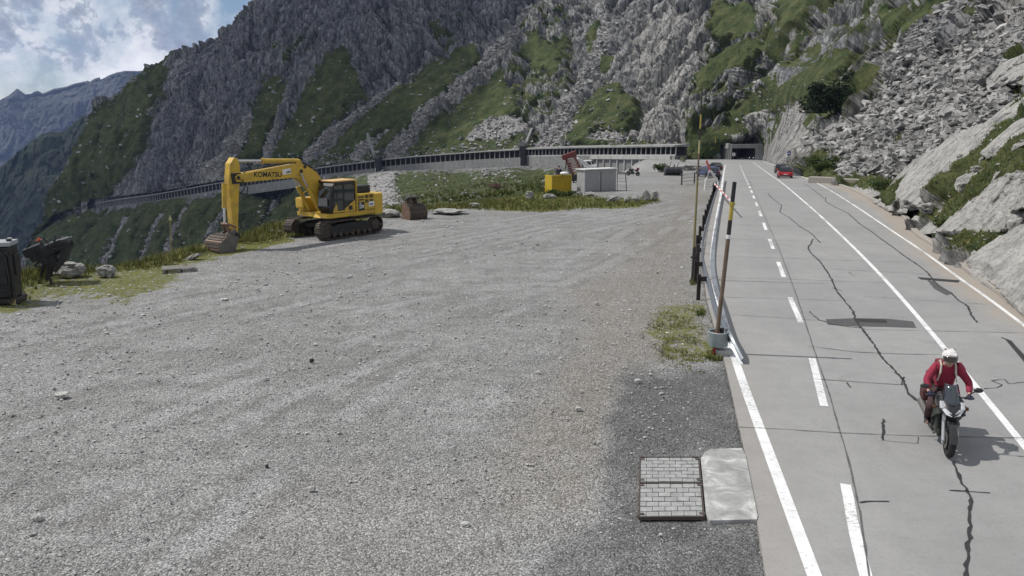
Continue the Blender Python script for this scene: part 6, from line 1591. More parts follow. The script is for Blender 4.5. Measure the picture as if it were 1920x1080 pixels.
def make_person(label, loc, rz, J, mats, scale=1.0, fingers=None, helmet=None, hair=None):
    """J: joints; one continuous body with clothing as children"""
    root = thing('person', label, 'person', loc, rz)
    order = ['pelvis', 'spine', 'chest', 'neck', 'head', 'headtop']
    V = [J[k] for k in order]; E = [(0, 1), (1, 2), (2, 3), (3, 4), (4, 5)]; Rr = [(0.125, 0.10), (0.12, 0.09), (0.135, 0.10), (0.055, 0.055), (0.078, 0.095), (0.06, 0.07)]
    for s in ('l', 'r'):
        i = len(V); V += [J['sh' + s], J['el' + s], J['wr' + s], J['ha' + s]]; E += [(2, i), (i, i + 1), (i + 1, i + 2), (i + 2, i + 3)]; Rr += [0.062, 0.045, 0.032, (0.036, 0.022)]
        i = len(V); V += [J['hi' + s], J['kn' + s], J['an' + s], J['to' + s]]; E += [(0, i), (i, i + 1), (i + 1, i + 2), (i + 2, i + 3)]; Rr += [0.09, 0.062, 0.042, 0.038]
    body = skinned('body', V, E, Rr, SKIN, root)
    v = Vector
    jv = [J['pelvis'], J['spine'], J['chest'], v(J['chest']).lerp(v(J['neck']), 0.75)]; je = [(0, 1), (1, 2), (2, 3)]; jr = [(0.165, 0.14), (0.165, 0.13), (0.185, 0.14), (0.075, 0.075)]
    for s in ('l', 'r'):
        i = len(jv); jv += [J['sh' + s], J['el' + s], v(J['el' + s]).lerp(v(J['wr' + s]), 0.93)]; je += [(2, i), (i, i + 1), (i + 1, i + 2)]; jr += [0.088, 0.070, 0.052]
    jacket = skinned('jacket', jv, je, jr, mats['jacket'], body, rootv=1)
    tv = [J['pelvis']]; te = []; tr = [(0.16, 0.14)]
    for s in ('l', 'r'):
        i = len(tv); tv += [J['hi' + s], J['kn' + s], v(J['kn' + s]).lerp(v(J['an' + s]), 0.9)]; te += [(0, i), (i, i + 1), (i + 1, i + 2)]; tr += [0.115, 0.088, 0.068]
    skinned('trousers', tv, te, tr, mats['trousers'], body)
    for s in ('l', 'r'):
        a, t, k = v(J['an' + s]), v(J['to' + s]), v(J['kn' + s])
        heel = a + (a - t) * 0.35 + v((0, 0, -0.03))
        chain('boot', [a.lerp(k, 0.3), a, t.lerp(a, 0.45), t], [0.066, 0.060, 0.052, 0.042], mats['boot'], body)
        # hand: palm and five unequal fingers that close round what they hold
        w, h = v(J['wr' + s]), v(J['ha' + s]); d = (h - w).normalized(); curl = v(fingers['curl'])
        ax = d.cross(curl).normalized()
        gm = mats.get('glove', SKIN)
        palm = chain('hand' if gm is SKIN else 'glove', [w, w.lerp(h, 0.5), h], [0.034, (0.042), (0.040)], gm, body, 1)
        for q in range(4):
            o = ax * (0.030 - 0.020 * q); L = (0.072, 0.080, 0.075, 0.060)[q]
            p0 = h + o; p1 = p0 + d * L * 0.45; p2 = p1 + curl * L * 0.42; p3 = p2 - d * L * 0.30 + curl * 0.005
            chain('finger', [p0, p1, p2, p3], [0.011, 0.0105, 0.010, 0.008], gm, palm, 1)
        t0 = w.lerp(h, 0.4) + ax * 0.036; chain('thumb', [t0, t0 + ax * 0.022 + d * 0.03 + curl * 0.01, t0 + ax * 0.014 + d * 0.055 + curl * 0.04], [0.013, 0.012, 0.009], gm, palm, 1)
    return root, body
def rider():
    J = {'pelvis': (-0.22, 0, 0.97), 'spine': (-0.19, 0, 1.17), 'chest': (-0.11, 0, 1.40), 'neck': (-0.03, 0, 1.55), 'head': (0.02, 0, 1.66), 'headtop': (0.03, 0, 1.74)}
    for s, y in (('l', 1), ('r', -1)):
        J['sh' + s] = (-0.10, y * 0.19, 1.45); J['el' + s] = (0.08, y * 0.36, 1.22); J['wr' + s] = (0.27, y * 0.335, 1.055); J['ha' + s] = (0.345, y * 0.325, 1.035)
        J['hi' + s] = (-0.16, y * 0.12, 0.93); J['kn' + s] = (0.22, y * 0.27, 0.74); J['an' + s] = (-0.10, y * 0.245, 0.42); J['to' + s] = (0.08, y * 0.265, 0.36)
    RJ = paint('jacket_red', (0.28, 0.018, 0.048), 0.75, 0, 0.55, (0.10, 0.006, 0.02), 7, 0.9); MT = paint('trousers_maroon', (0.045, 0.02, 0.022), 0.8, 0, 0.3, (0.09, 0.05, 0.05), 6)
    GB = paint('glove_blue', (0.025, 0.03, 0.09), 0.7, 0, 0.2)
    root, body = make_person('rider in a red jacket and white helmet sitting on the black motorcycle', BIKE.location, BIKE.rotation_euler.z, J, {'jacket': RJ, 'trousers': MT, 'boot': paint('boot_black', (0.02, 0.02, 0.021), 0.6), 'glove': GB}, fingers={'curl': (0.25, 0, -0.97)})
    b = MB(); b.sphere((0.025, 0, 1.695), 0.15, (1.08, 0.90, 1.0), 28)
    for v in list(b.bm.verts):
        if v.co.z < 1.60: v.co.x += (1.60 - v.co.z) * (0.5 if v.co.x > 0.02 else 0.1)
    hl = b.build('helmet', paint('helmet_white', (0.72, 0.70, 0.69), 0.25, 0, 0.9, (0.10, 0.02, 0.025), 6.5), body, None, 180)
    b = MB(); rg = []
    for k in range(7):
        z = 1.615 + 0.10 * k / 6; rg.append([Vector((0.03, 0, z)) + Vector((math.cos(a) * 0.163, math.sin(a) * 0.137, 0)) for a in [math.radians(-68 + 17 * q) for q in range(9)]])
    for a_, c_ in zip(rg[:-1], rg[1:]):
        va = [b.bm.verts.new(p) for p in a_]; vc = [b.bm.verts.new(p) for p in c_]
        for k in range(8): b.bm.faces.new((va[k], va[k + 1], vc[k + 1], vc[k]))
    bmesh.ops.remove_doubles(b.bm, verts=b.bm.verts, dist=1e-5)
    vz = b.build('visor', glass_mat('visor_dark', (0.03, 0.022, 0.02), 0.12), hl, None, 80); md = vz.modifiers.new('s', 'SOLIDIFY'); md.thickness = 0.006
    b = MB(); b.loft([[(0.15, -0.10, 1.765), (0.15, 0.10, 1.765), (0.13, 0.09, 1.79), (0.13, -0.09, 1.79)], [(0.25, -0.07, 1.755), (0.25, 0.07, 1.755), (0.245, 0.06, 1.768), (0.245, -0.06, 1.768)]]); b.build('helmet_peak', MATS['helmet_white'], hl)
    for a in (-0.8, 0.9):
        b = MB()
        rgp = []
        for k in range(10):
            t = math.radians(-50 + 150 * k / 9); c = Vector((0.025 - 0.16 * math.cos(t) * 0.6, a * 0.11 + 0.02 * math.sin(3 * t), 1.70 + 0.135 * math.sin(t)))
            dd = (c - Vector((0.025, 0, 1.695))); dd = dd.normalized(); c = Vector((0.025 + dd.x * 0.164, dd.y * 0.138, 1.695 + dd.z * 0.153)); rgp.append(c)
        b.path(rgp, 0.012, 6); b.build('helmet_stripe', BLK, hl)
    # face below the visor edge
    b = MB(); b.sphere((0.115, 0, 1.60), 0.055, (0.8, 1.0, 0.7), 16); b.sphere((0.165, 0, 1.625), 0.013, (1, 1, 1.3), 10); b.build('face', SKIN, body, None, 180)
    # back pack and strap
    b = MB(); b.box((-0.34, 0, 1.30), (0.20, 0.34, 0.46), None, 0.07); bp = b.build('backpack', paint('pack_red', (0.16, 0.02, 0.03), 0.8), None, None, 40)
    tag(bp, 'dark red backpack on the back of the motorcycle rider', 'backpack'); bp.location = BIKE.location; bp.rotation_euler = BIKE.rotation_euler
    for s in (-1, 1):
        b = MB(); b.path([(-0.22, s * 0.12, 1.50), (-0.10, s * 0.125, 1.565), (0.015, s * 0.12, 1.50), (0.045, s * 0.13, 1.36), (0.0, s * 0.16, 1.2)], 0.018); b.build('strap', paint('strap_pale', (0.5, 0.47, 0.4), 0.8) if 'strap_pale' not in MATS else MATS['strap_pale'], bp)
rider()
def standing_worker():
    J = {'pelvis': (0, 0, 0.95), 'spine': (0, 0, 1.15), 'chest': (0, 0, 1.36), 'neck': (0, 0, 1.50), 'head': (0.02, 0, 1.62), 'headtop': (0.02, 0, 1.71)}
    for s, y in (('l', 1), ('r', -1)):
        J['sh' + s] = (0, y * 0.19, 1.42); J['el' + s] = (0.02, y * 0.26, 1.13); J['wr' + s] = (0.14, y * 0.24, 0.92); J['ha' + s] = (0.18, y * 0.235, 0.86)
        J['hi' + s] = (0, y * 0.1, 0.92); J['kn' + s] = (0.03, y * 0.12, 0.5); J['an' + s] = (0, y * 0.13, 0.09); J['to' + s] = (0.17, y * 0.15, 0.04)
    d = 76.0; p = Vector(at(1048, 312, d)); z = ground_z(p.x, p.y)
    top = p.z + 0.12
    bl = paint('work_blue', (0.02, 0.022, 0.06), 0.8)
    r, b = make_person('person in dark blue work clothes standing behind the yellow container', (p.x, p.y, top - 1.80), -1.4, J, {'jacket': bl, 'trousers': bl, 'boot': MATS['boot_black']}, fingers={'curl': (0.1, 0, -1)})
    m = MB(); m.sphere((0.0, 0, 1.68), 0.105, (1.05, 0.9, 0.95), 16); m.build('hair', MATS['boot_black'], b, None, 180)
    m = MB(); m.sphere((0.115, 0, 1.62), 0.02, (1, 0.8, 1.2), 8); m.build('nose', SKIN, b, None, 180)
standing_worker()
def far_bikes():
    for lab, u, v, dd, a in (('dark motorcycle parked before the open garage bays', 1187, 329, None, 2.6), ('motorcycle riding out of the tunnel on the left of two', 1405, 300.3, None, -1.9), ('motorcycle riding out of the tunnel on the right of two', 1412, 300.6, None, -1.9)):
        c = copy_tree(BIKE); p = G(u, v); c['label'] = lab; c.location = (p.x, p.y, (ground_z(p.x, p.y) if u < 1300 else float(zp(p.y)) + 0.02)); c.rotation_euler = (0, 0, a); c['group'] = 'far motorcycles'
        if u > 1300: c.scale = (1.0, 1.0, 1.0)
far_bikes()

def signs():
    p = Vector(at(1477, 319, 148)); z = float(zp(148.0)) - 0.1
    root = thing('road_sign', 'sign post with a blue plate above a round sign below the cliff', 'road sign', (p.x, p.y, z))
    h = lambda v: Vector(at(1477, v, 148)).z - z
    b = MB(); b.tube((0, 0, 0), (0, 0, h(281)), 0.05); b.build('post', GREYST, root)
    b = MB(); b.box((0, -0.07, h(287.5)), (0.62, 0.03, 0.78), None, 0.01); pl = b.build('plate', paint('sign_blue', (0.03, 0.06, 0.26), 0.5), root)
    b = MB(); b.box((0, -0.09, h(287.5)), (0.26, 0.012, 0.3)); b.build('symbol', WHITEP, pl)
    b = MB(); b.lathe([(0.02, -0.02), (0.40, -0.02), (0.40, 0.02), (0.02, 0.02)], (0, -0.07, h(299)), (0, -1, 0), 24); r = b.build('round_plate', BLK, root)
    b = MB(); b.lathe([(0.02, 0), (0.27, 0), (0.27, 0.012), (0.02, 0.012)], (0, -0.092, h(299)), (0, -1, 0), 24); b.build('round_field', WHITEP, r)
    b = MB(); b.box((0, -0.112, h(299)), (0.1, 0.012, 0.26)); b.build('symbol', BLK, r)
    p = Vector(at(1375.6, 289.5, 321.5))
    root = thing('portal_sign', 'large round sign at the left side of the tunnel mouth', 'road sign', p)
    b = MB(); b.lathe([(0.02, -0.04), (0.92, -0.04), (0.92, 0.04), (0.02, 0.04)], (0, 0, 0), (0, -1, 0), 24); r = b.build('round_plate', BLK, root)
    b = MB(); b.lathe([(0.02, 0), (0.72, 0), (0.72, 0.02), (0.02, 0.02)], (0, -0.05, 0), (0, -1, 0), 24); b.build('round_field', WHITEP, r)
    b = MB(); b.box((0.03, -0.09, 0.02), (0.22, 0.02, 0.75)); b.build('symbol', BLK, r)
    b = MB(); b.tube((0, 0.08, -2.6), (0, 0.08, 0.9), 0.07); b.build('post', GREYST, root)
signs()

def access_cover():
    C = [G(1199, 858), G(1311, 858), G(1321, 972), G(1197, 973)]
    o = sum(C, Vector()) / 4; o.z = float(zp(o.y)) - 0.03
    root = thing('access_cover', 'steel framed access cover filled with pale paving bricks in two halves', 'access cover', o)
    def B(s, t, z=0): p = C[0].lerp(C[1], s).lerp(C[3].lerp(C[2], s), t) - o; return Vector((p.x, p.y, z))
    m, nt, b = newmat('paver'); n = NB(nt); v = n.coord(world=True)
    n.link(n.ramp(n.noise(v, 7, 6, 0.7), [(0.25, (0.19, 0.195, 0.19)), (0.55, (0.31, 0.315, 0.307)), (0.8, (0.42, 0.42, 0.41))]), b.inputs['Base Color']); b.inputs['Roughness'].default_value = 0.9
    RS = paint('rusty_frame', (0.075, 0.062, 0.055), 0.8, 0, 0.4, (0.13, 0.09, 0.07), 8)
    for t0, t1 in ((0.02, 0.455), (0.485, 0.98)):
        mb = MB(); nr = 7; rr = random.Random(3 + int(t0 * 10))
        for r in range(nr):
            a0 = t0 + (t1 - t0) * r / nr; a1 = t0 + (t1 - t0) * (r + 1) / nr
            off = 0.0 if r % 2 else -0.5
            for k in range(6):
                s0 = max(0.02, 0.02 + 0.96 * (k + off) / 5); s1 = min(0.98, 0.02 + 0.96 * (k + 1 + off) / 5)
                if s1 - s0 < 0.02: continue
                g = 0.0045; z = 0.052 + rr.uniform(-0.004, 0.004)
                q = [B(s0 + g, a0 + g), B(s1 - g, a0 + g), B(s1 - g, a1 - g), B(s0 + g, a1 - g)]
                bt = [mb.bm.verts.new(p) for p in q]; tp = [mb.bm.verts.new(p + Vector((0, 0, z))) for p in q]
                mb.bm.faces.new(tp)
                for i in range(4): mb.bm.faces.new((bt[i], bt[(i + 1) % 4], tp[(i + 1) % 4], tp[i]))
        mb.build('paving_panel', MATS['paver'], root)
        mb = MB(); e = 0.012
        for (s0, u0, s1, u1) in ((0, t0 - e, 1, t0 - e), (0, t1 + e, 1, t1 + e), (0.008, t0 - e, 0.008, t1 + e), (0.992, t0 - e, 0.992, t1 + e)): mb.bar(B(s0, u0, 0.03), B(s1, u1, 0.03), 0.018, 0.052)
        for s0 in (0.02, 0.95):
            p = B(s0 + 0.02, t0 + 0.03, 0.057); mb.box(p, (0.09, 0.06, 0.012))
            p = B(s0 + 0.02, t1 - 0.03, 0.057); mb.box(p, (0.09, 0.06, 0.012))
        mb.build('frame', RS, root)
    mb = MB(); mb.bm.faces.new([mb.bm.verts.new(B(*q, 0.012)) for q in ((0.0, 0.0), (1, 0), (1, 1), (0, 1))]); mb.build('bed', RS, root)
    # concrete apron between cover and road
    px = [(1314, 862), (1320, 850), (1334, 843), (1391, 842), (1398, 856), (1421, 968), (1419, 976), (1330, 978), (1324, 966)]
    P = [Vector((*G(u, v)[:2], 0)) for u, v in px]
    m, nt, b = newmat('apron_concrete'); n = NB(nt); v = n.coord(world=True)
    c = n.ramp(n.noise(v, 2.5, 8, 0.7, 0.6), [(0.36, (0.22, 0.22, 0.215)), (0.52, (0.33, 0.33, 0.32)), (0.62, (0.50, 0.50, 0.48))]); n.link(c, b.inputs['Base Color']); b.inputs['Roughness'].default_value = 0.85
    mb = MB(); mb.prism([(p.x, p.y) for p in P], -0.2, 0.022, 'z', 0.008); tag(mb.build('concrete_apron', MATS['apron_concrete']), 'pale concrete apron beside the brick access cover', 'pavement', kind='structure')
    # low cut blocks at the far bend
    p = G(1560, 345); t = thing('concrete_block', 'low concrete blocks behind the kerb at the bend of the road', 'block', (p.x + 1.5, p.y + 1.0, float(zp(p.y))), -0.62)
    mb = MB(); mb.box((-1.8, 0, 0.25), (3.4, 1.2, 0.7), None, 0.05); mb.build('block', MATS['kerb_stone'], t); mb = MB(); mb.box((1.6, 0.05, 0.2), (3.2, 1.2, 0.62), None, 0.05); mb.build('block', MATS['kerb_stone'], t)
access_cover()
# ------------------------------------------------------------------ boulders, scree, pebbles, grass, shrubs
def stone_mat(name, lo, mid, hi, sc=2.0):
    m, nt, b = newmat(name); n = NB(nt); v = n.coord(world=True)
    f = n.noise(v, sc, 10, 0.72); w = n.noise(v, sc * 7, 6, 0.7)
    c = n.ramp(f, [(0.3, lo), (0.5, mid), (0.7, hi)]); c = n.mix(n.ramp(w, [(0.3, 0.7), (0.5, 0.0)]), c, tuple(x * 0.35 for x in lo))
    r, g, bb = n.attr('tone'); c = n.mix(1.0, c, n.ramp(r, [(0, 0.45), (1, 1.35)]), 'MULTIPLY') if name.startswith('scatter') else c
    n.link(c, b.inputs['Base Color']); b.inputs['Roughness'].default_value = 0.92; b.inputs['Specular IOR Level'].default_value = 0.2
    n.link(n.bump(w, 0.5, 0.03), b.inputs['Normal']); return m
STONE = stone_mat('boulder', (0.14, 0.14, 0.135), (0.30, 0.295, 0.28), (0.43, 0.42, 0.40))
PALES = stone_mat('pale_stone', (0.36, 0.355, 0.34), (0.50, 0.49, 0.47), (0.62, 0.61, 0.59), 9.0)
SCAT = stone_mat('scatter_rock', (0.15, 0.15, 0.149), (0.29, 0.286, 0.278), (0.41, 0.402, 0.39), 0.8)
_ico = bmesh.new(); bmesh.ops.create_icosphere(_ico, subdivisions=4, radius=1.0)
ICO = np.array([v.co[:] for v in _ico.verts]); ICOF = np.array([[v.index for v in f.verts] for f in _ico.faces]); _ico.free()
def boulder(label, u, v, wpx, hpx, seed, on='ground', depth=0.8, group=None, mat=None, name='boulder', tilt=0.0, sink=0.12, cat='boulder'):
    if on == 'ground': p = G(u, v); z = ground_z(p.x, p.y)
    else: p, _ = on_mountain(u, v); z = p.z
    dist = math.hypot(p.x, p.y); k = dist / F
    w, h = wpx * k, hpx * k * 1.05
    q = ICO * 1.0
    f1, f2, rid, tl = worley(q * 1.5 + seed * 9.1, seed)
    r = 1 + 0.22 * (rid - 0.5) + 0.30 * tl + 0.22 * fbm(q * 1.1 + seed * 3.3, 3, seed)
    q = np.sign(q) * np.abs(q) ** 0.8 * r[:, None]
    q = q / (np.abs(q).max(0)[None, :])
    q = q * [w / 2, w / 2 * depth, h / 2 * (1 + sink)]
    if tilt:
        c, s = math.cos(tilt), math.sin(tilt); q = np.stack([q[:, 0] * c - q[:, 2] * s, q[:, 1], q[:, 0] * s + q[:, 2] * c], -1)
    q[:, 2] += h / 2 * (1 - sink)
    me = npmesh(name, q, ICOF, False)
    o = link(name, me, mat or STONE, None, (p.x, p.y + w * depth * 0.3, z)); tag(o, label, cat, group)
    return o
for i, a in enumerate([
 ('pale flat-topped boulder in the grass right of the black grapple', 126, 520, 52, 25), ('cracked grey rock in the grass right of the pale flat-topped boulder', 196, 519, 32, 22),
 ('flat pale stone lying in front of the excavator tracks', 507, 441, 54, 9), ('white flat rock at the lot edge right of the excavator', 728, 407, 48, 15),
 ('long flat slab at the lot edge right of the rusty bucket', 838, 401, 74, 9), ('small pale slab in the grass right of the long flat slab', 890, 388, 22, 9),
 ('rounded pale boulder in the grass left of the yellow container', 993, 373, 19, 15), ('flat pale stone in front of the yellow container', 1030, 372, 28, 9),
 ('small pale rock at the left foot of the grey shed', 1086, 366, 14, 7), ('long pale rock in front of the grey shed', 1106, 367, 22, 8),
 ('flat grey rock right of the grey shed', 1149, 378, 26, 11), ('dark squat rock in the stone row right of the shed', 1177, 378, 14, 10), ('low grey rock in the middle of the stone row', 1194, 377, 16, 10),
 ('upright pale block near the end of the stone row', 1212, 376, 15, 20), ('last upright block of the stone row on the gravel', 1228, 375, 16, 20)]):
    boulder(*a, seed=300 + i)
boulder('slim pale stone bar leaning in the grass behind the pallet', 357, 486, 34, 8, 340, tilt=0.42)
boulder('heap of pale stones left of the yellow container', 1021, 349, 16, 13, 341)
boulder('pale smooth rock mound behind the railing', 1296, 319, 44, 12, 342)
for i, (u, v, w, h) in enumerate([(1008, 698, 11, 6), (1085, 766, 15, 7), (872, 983, 20, 9), (584, 917, 16, 10), (487, 1003, 9, 8), (68, 972, 18, 11), (845, 932, 9, 7), (500, 710, 10, 6), (1196, 713, 13, 6), (1119, 568, 9, 5), (700, 628, 9, 5), (110, 742, 26, 8), (420, 561, 14, 4), (1380, 652, 7, 5), (905, 632, 8, 5), (1240, 1000, 9, 6)]):
    boulder('small loose stone lying on the gravel lot', u, v, w, h, 360 + i, group='loose stones on the gravel', mat=PALES, name='stone', cat='stone')
for i, (u, v, w, h) in enumerate([(584, 677, 9, 8), (500, 872, 8, 6)]):
    boulder(['small dark stone on the open gravel', 'tiny dark stone nearer the camera on the gravel'][i], u, v, w, h, 390 + i, mat=MATS['dark_and_shade_concrete'], name='stone', cat='stone')
for i, (u, v, w, h) in enumerate([(1832, 378, 30, 14), (1815, 358, 22, 12), (1805, 300, 18, 9), (1842, 328, 20, 10), (1770, 402, 18, 8), (1873, 470, 20, 18), (1880, 262, 26, 12), (1655, 330, 26, 9), (1610, 322, 30, 12), (1598, 300, 24, 10), (1640, 290, 28, 12), (1575, 312, 24, 10), (1560, 296, 20, 9)]):
    boulder('grey boulder among the grass and slabs on the right-hand slope', u, v, w, h, 400 + i, on='m', group='boulders on the right-hand slope')
boulder('rounded grey rock wedged between the two pointed slabs at the right edge', 1897, 424, 52, 40, 441, on='m')
boulder('squat grey rock under the low end of the long sloping slab', 1752, 404, 44, 22, 442, on='m')
boulder('tilted pale block at the foot of the cliff beside the road', 1512, 326, 10, 13, 430, on='m', tilt=0.9)

SLABM = stone_mat('slab_rock', (0.16, 0.158, 0.15), (0.30, 0.294, 0.28), (0.40, 0.392, 0.372), 1.1)
def outcrop(label, poly, seed, lean=0.75, turn=0.35, thick=3.0, lift=0.3, group=None, wt=0.5):
    """an angular bedrock slab standing out of the slope: its own distance, lean and thickness"""
    P = np.array(poly, float); k0 = P[np.argmax(P[:, 1])]
    d0 = float(on_mountain(min(k0[0], 2080), k0[1])[0].y) - lift; kk = d0 / F
    D = d0 + lean * (P[:, 1].max() - P[:, 1]) * kk + turn * (P[:, 0].max() - P[:, 0]) * kk - turn * 0.5 * np.ptp(P[:, 0]) * kk
    tv = (P[:, 1].max() - P[:, 1]) / np.ptp(P[:, 1])
    T = np.array([float(on_mountain(min(u, 2090), v)[0].y) for u, v in P])
    D = wt * (T - lift * (0.4 + 0.9 * tv)) + (1 - wt) * np.minimum(D, T - 0.1)
    W = [Vector(at(u, v, max(d, 12))) for (u, v), d in zip(P, D)]
    bm = bmesh.new(); f = bm.faces.new([bm.verts.new(w) for w in W])
    r = bmesh.ops.extrude_face_region(bm, geom=[f]); nv = [g for g in r['geom'] if isinstance(g, bmesh.types.BMVert)]
    ctr = sum(W, Vector()) / len(W)
    for v in nv: v.co += Vector((0.25, 1.0, -0.15)) * thick
    bmesh.ops.triangulate(bm, faces=bm.faces[:])
    size = np.ptp(P[:, 0]) * kk
    for _ in range(7):
        es = [e for e in bm.edges if e.calc_length() > max(0.09, size / 44)]
        if not es: break
        bmesh.ops.subdivide_edges(bm, edges=es, cuts=1, use_grid_fill=True)
        bmesh.ops.triangulate(bm, faces=bm.faces[:])
    bmesh.ops.recalc_face_normals(bm, faces=bm.faces[:]); bm.normal_update()
    q = np.array([v.co[:] for v in bm.verts]); nn = np.array([v.normal[:] for v in bm.verts])
    a = math.radians(38); R = np.array([[math.cos(a), 0, math.sin(a)], [0, 1, 0], [-math.sin(a), 0, math.cos(a)]])
    h = np.zeros(len(q))
    for i_, (lam, am) in enumerate(((2.6, 0.18), (1.0, 0.10), (0.4, 0.05))):
        f1, f2, rid, tl = worley((q @ R.T) * [0.4 / lam, 0.8 / lam, 1 / lam] + seed, seed + i_)
        h += ((rid - 0.5) * 0.5 + tl * 0.7 - 0.5 * sstep(0.10, 0.0, f2 - f1)) * am * min(1.5, size / 4)
    q = q + nn * h[:, None]
    for v, c in zip(bm.verts, q): v.co = c
    me = bpy.data.meshes.new('bedrock_slab'); bm.to_mesh(me); bm.free()
    o = link('bedrock_slab', me, SLABM); me.transform(Matrix.Translation(-ctr)); o.location = ctr
    tag(o, label, 'rock slab', group)
outcrop('long pale slab sloping down to the grass at the left end of the rock ridge', [(1668, 364), (1699, 326), (1743, 287), (1781, 268), (1780, 311), (1771, 330), (1743, 344), (1716, 359), (1690, 376)], 501)
outcrop('massive pale block in the middle of the rock ridge right of the scree', [(1777, 272), (1810, 242), (1849, 229), (1862, 244), (1862, 274), (1834, 309), (1790, 327), (1776, 318)], 502)
outcrop('narrow pale slab lying below the rock ridge above the kerb', [(1697, 374), (1721, 349), (1766, 334), (1823, 320), (1801, 341), (1773, 358), (1757, 380), (1733, 392), (1714, 386)], 503, 0.9)
outcrop('broad pale slab with a pointed left end above the roadside grass', [(1786, 433), (1816, 409), (1860, 381), (1923, 342), (1960, 330), (1960, 372), (1890, 402), (1890, 430), (1866, 441), (1821, 445)], 504, 0.9)
outcrop('cracked grey slab lying directly above the broad pointed slab', [(1806, 414), (1832, 376), (1871, 342), (1922, 325), (1960, 318), (1960, 345), (1860, 386), (1812, 416)], 505, 0.9, 0.3, 2.0, 0.1)
outcrop('big bare slab at the right edge beside the kerb', [(1852, 490), (1882, 466), (1922, 442), (2010, 398), (2010, 625), (1922, 548), (1890, 527), (1866, 508)], 506, 1.1, 0.2, 2.5, 0.5, None, 0.92)
outcrop('pale ridge slab climbing to the right edge above the massive block', [(1858, 241), (1877, 221), (1922, 181), (1990, 140), (1990, 200), (1922, 212), (1888, 241), (1871, 264)], 507)
outcrop('smooth pale slab high at the right edge above the scree', [(1875, 141), (1899, 111), (1922, 98), (2000, 70), (2000, 140), (1922, 142), (1888, 156)], 508)
outcrop('pale rock with a grassy foot at the right edge below the ridge slab', [(1875, 274), (1922, 226), (2000, 185), (2000, 262), (1922, 269), (1888, 286)], 509)
outcrop('small cracked outcrop in the grass below the massive block', [(1819, 330), (1849, 315), (1879, 321), (1845, 363), (1825, 349)], 510)
for i_, q_ in enumerate(([(1640, 378), (1662, 368), (1706, 384), (1700, 400), (1672, 394)], [(1708, 420), (1722, 404), (1762, 420), (1758, 438), (1726, 440)], [(1760, 460), (1786, 446), (1830, 470), (1822, 496), (1790, 482)], [(1822, 505), (1846, 494), (1880, 530), (1868, 548), (1846, 532)], [(1600, 350), (1630, 350), (1655, 364), (1632, 372), (1606, 360)])):
    outcrop('low flat pale slab lying along the back of the kerb', q_, 520 + i_, 1.6, 0.1, 0.9, 0.25, 'flat slabs along the kerb', 0.95)

def scatter(name, label, cells, seed, mat, kind='stuff'):
    """angular rocks merged into one mesh; cells: list of (u, v, size in metres) on the mountain sheet"""
    rnd = np.random.RandomState(seed)
    base = np.array([(x, y, z) for x in (-1, 1) for y in (-1, 1) for z in (-1, 1)], float)
    fc = np.array([(0, 1, 3, 2), (4, 6, 7, 5), (0, 4, 5, 1), (2, 3, 7, 6), (0, 2, 6, 4), (1, 5, 7, 3)])
    n = len(cells); V = np.zeros((n, 8, 3)); T = np.zeros((n, 8, 3))
    for i, (u, v, s) in enumerate(cells):
        p, nn = on_mountain(u, v)
        q = base * (1 + rnd.uniform(-0.45, 0.35, (8, 3)))
        sc = np.array([rnd.uniform(0.6, 1.5), rnd.uniform(0.5, 1.1), rnd.uniform(0.2, 0.5)]) * s * 0.55
        q = q * sc
        a, b, c = rnd.uniform(0, 6.28), rnd.uniform(-0.6, 0.6), rnd.uniform(-0.6, 0.6)
        R = np.array(Matrix.Rotation(a, 3, 'Z') @ Matrix.Rotation(b, 3, 'X') @ Matrix.Rotation(c, 3, 'Y'))
        V[i] = q @ R.T + np.array(p) + np.array(nn) * s * 0.12
        T[i] = rnd.uniform(0.1, 1.0)
    F_ = (fc[None] + (np.arange(n) * 8)[:, None, None]).reshape(-1, 4)
    me = npmesh(name, V.reshape(-1, 3), F_, False); setattr3(me, 'tone', T.reshape(-1, 3))
    return tag(link(name, me, mat), label, 'rocks', kind=kind)
def samp(poly, n, rnd, smin, smax, power=2.2, pxlim=None):
    P = np.array(poly, float); out = []
    lo, hi = P.min(0), P.max(0)
    while len(out) < n:
        u = rnd.uniform(lo[0], hi[0], 4 * n); v = rnd.uniform(lo[1], hi[1], 4 * n)
        k = polysd(u, v, poly) > rnd.uniform(-6, 2, 4 * n)
        for a, b in zip(u[k], v[k]):
            if len(out) >= n: break
            out.append((a, b, smin + (smax - smin) * rnd.rand() ** power))
    return out
R1 = np.random.RandomState(7)
cells = []
for (u, v, s) in samp(SCPOLY[0], 10000, R1, 0.5, 1.0, 1.5):
    d = float(DEPTH(np.array([u]), np.array([v]))[0]); px = 3.0 + 14 * R1.rand() ** 3.6
    cells.append((u, v, px * d / F))
for (u, v, s) in samp([(1740, 60), (1800, 5), (1860, 0), (1800, 60), (1820, 120), (1760, 120)], 500, R1, .5, 1, 1):
    d = float(DEPTH(np.array([u]), np.array([v]))[0]); cells.append((u, v, (4 + 12 * R1.rand() ** 2.5) * d / F))
for (u, v, s) in samp(SCPOLY[4], 1100, R1, .5, 1, 1):
    d = float(DEPTH(np.array([u]), np.array([v]))[0]); cells.append((u, v, (3 + 12 * R1.rand() ** 3) * d / F))
scatter('scree', 'field of tumbled grey rock blocks on the right-hand slope', cells, 8, SCAT)
cells = []
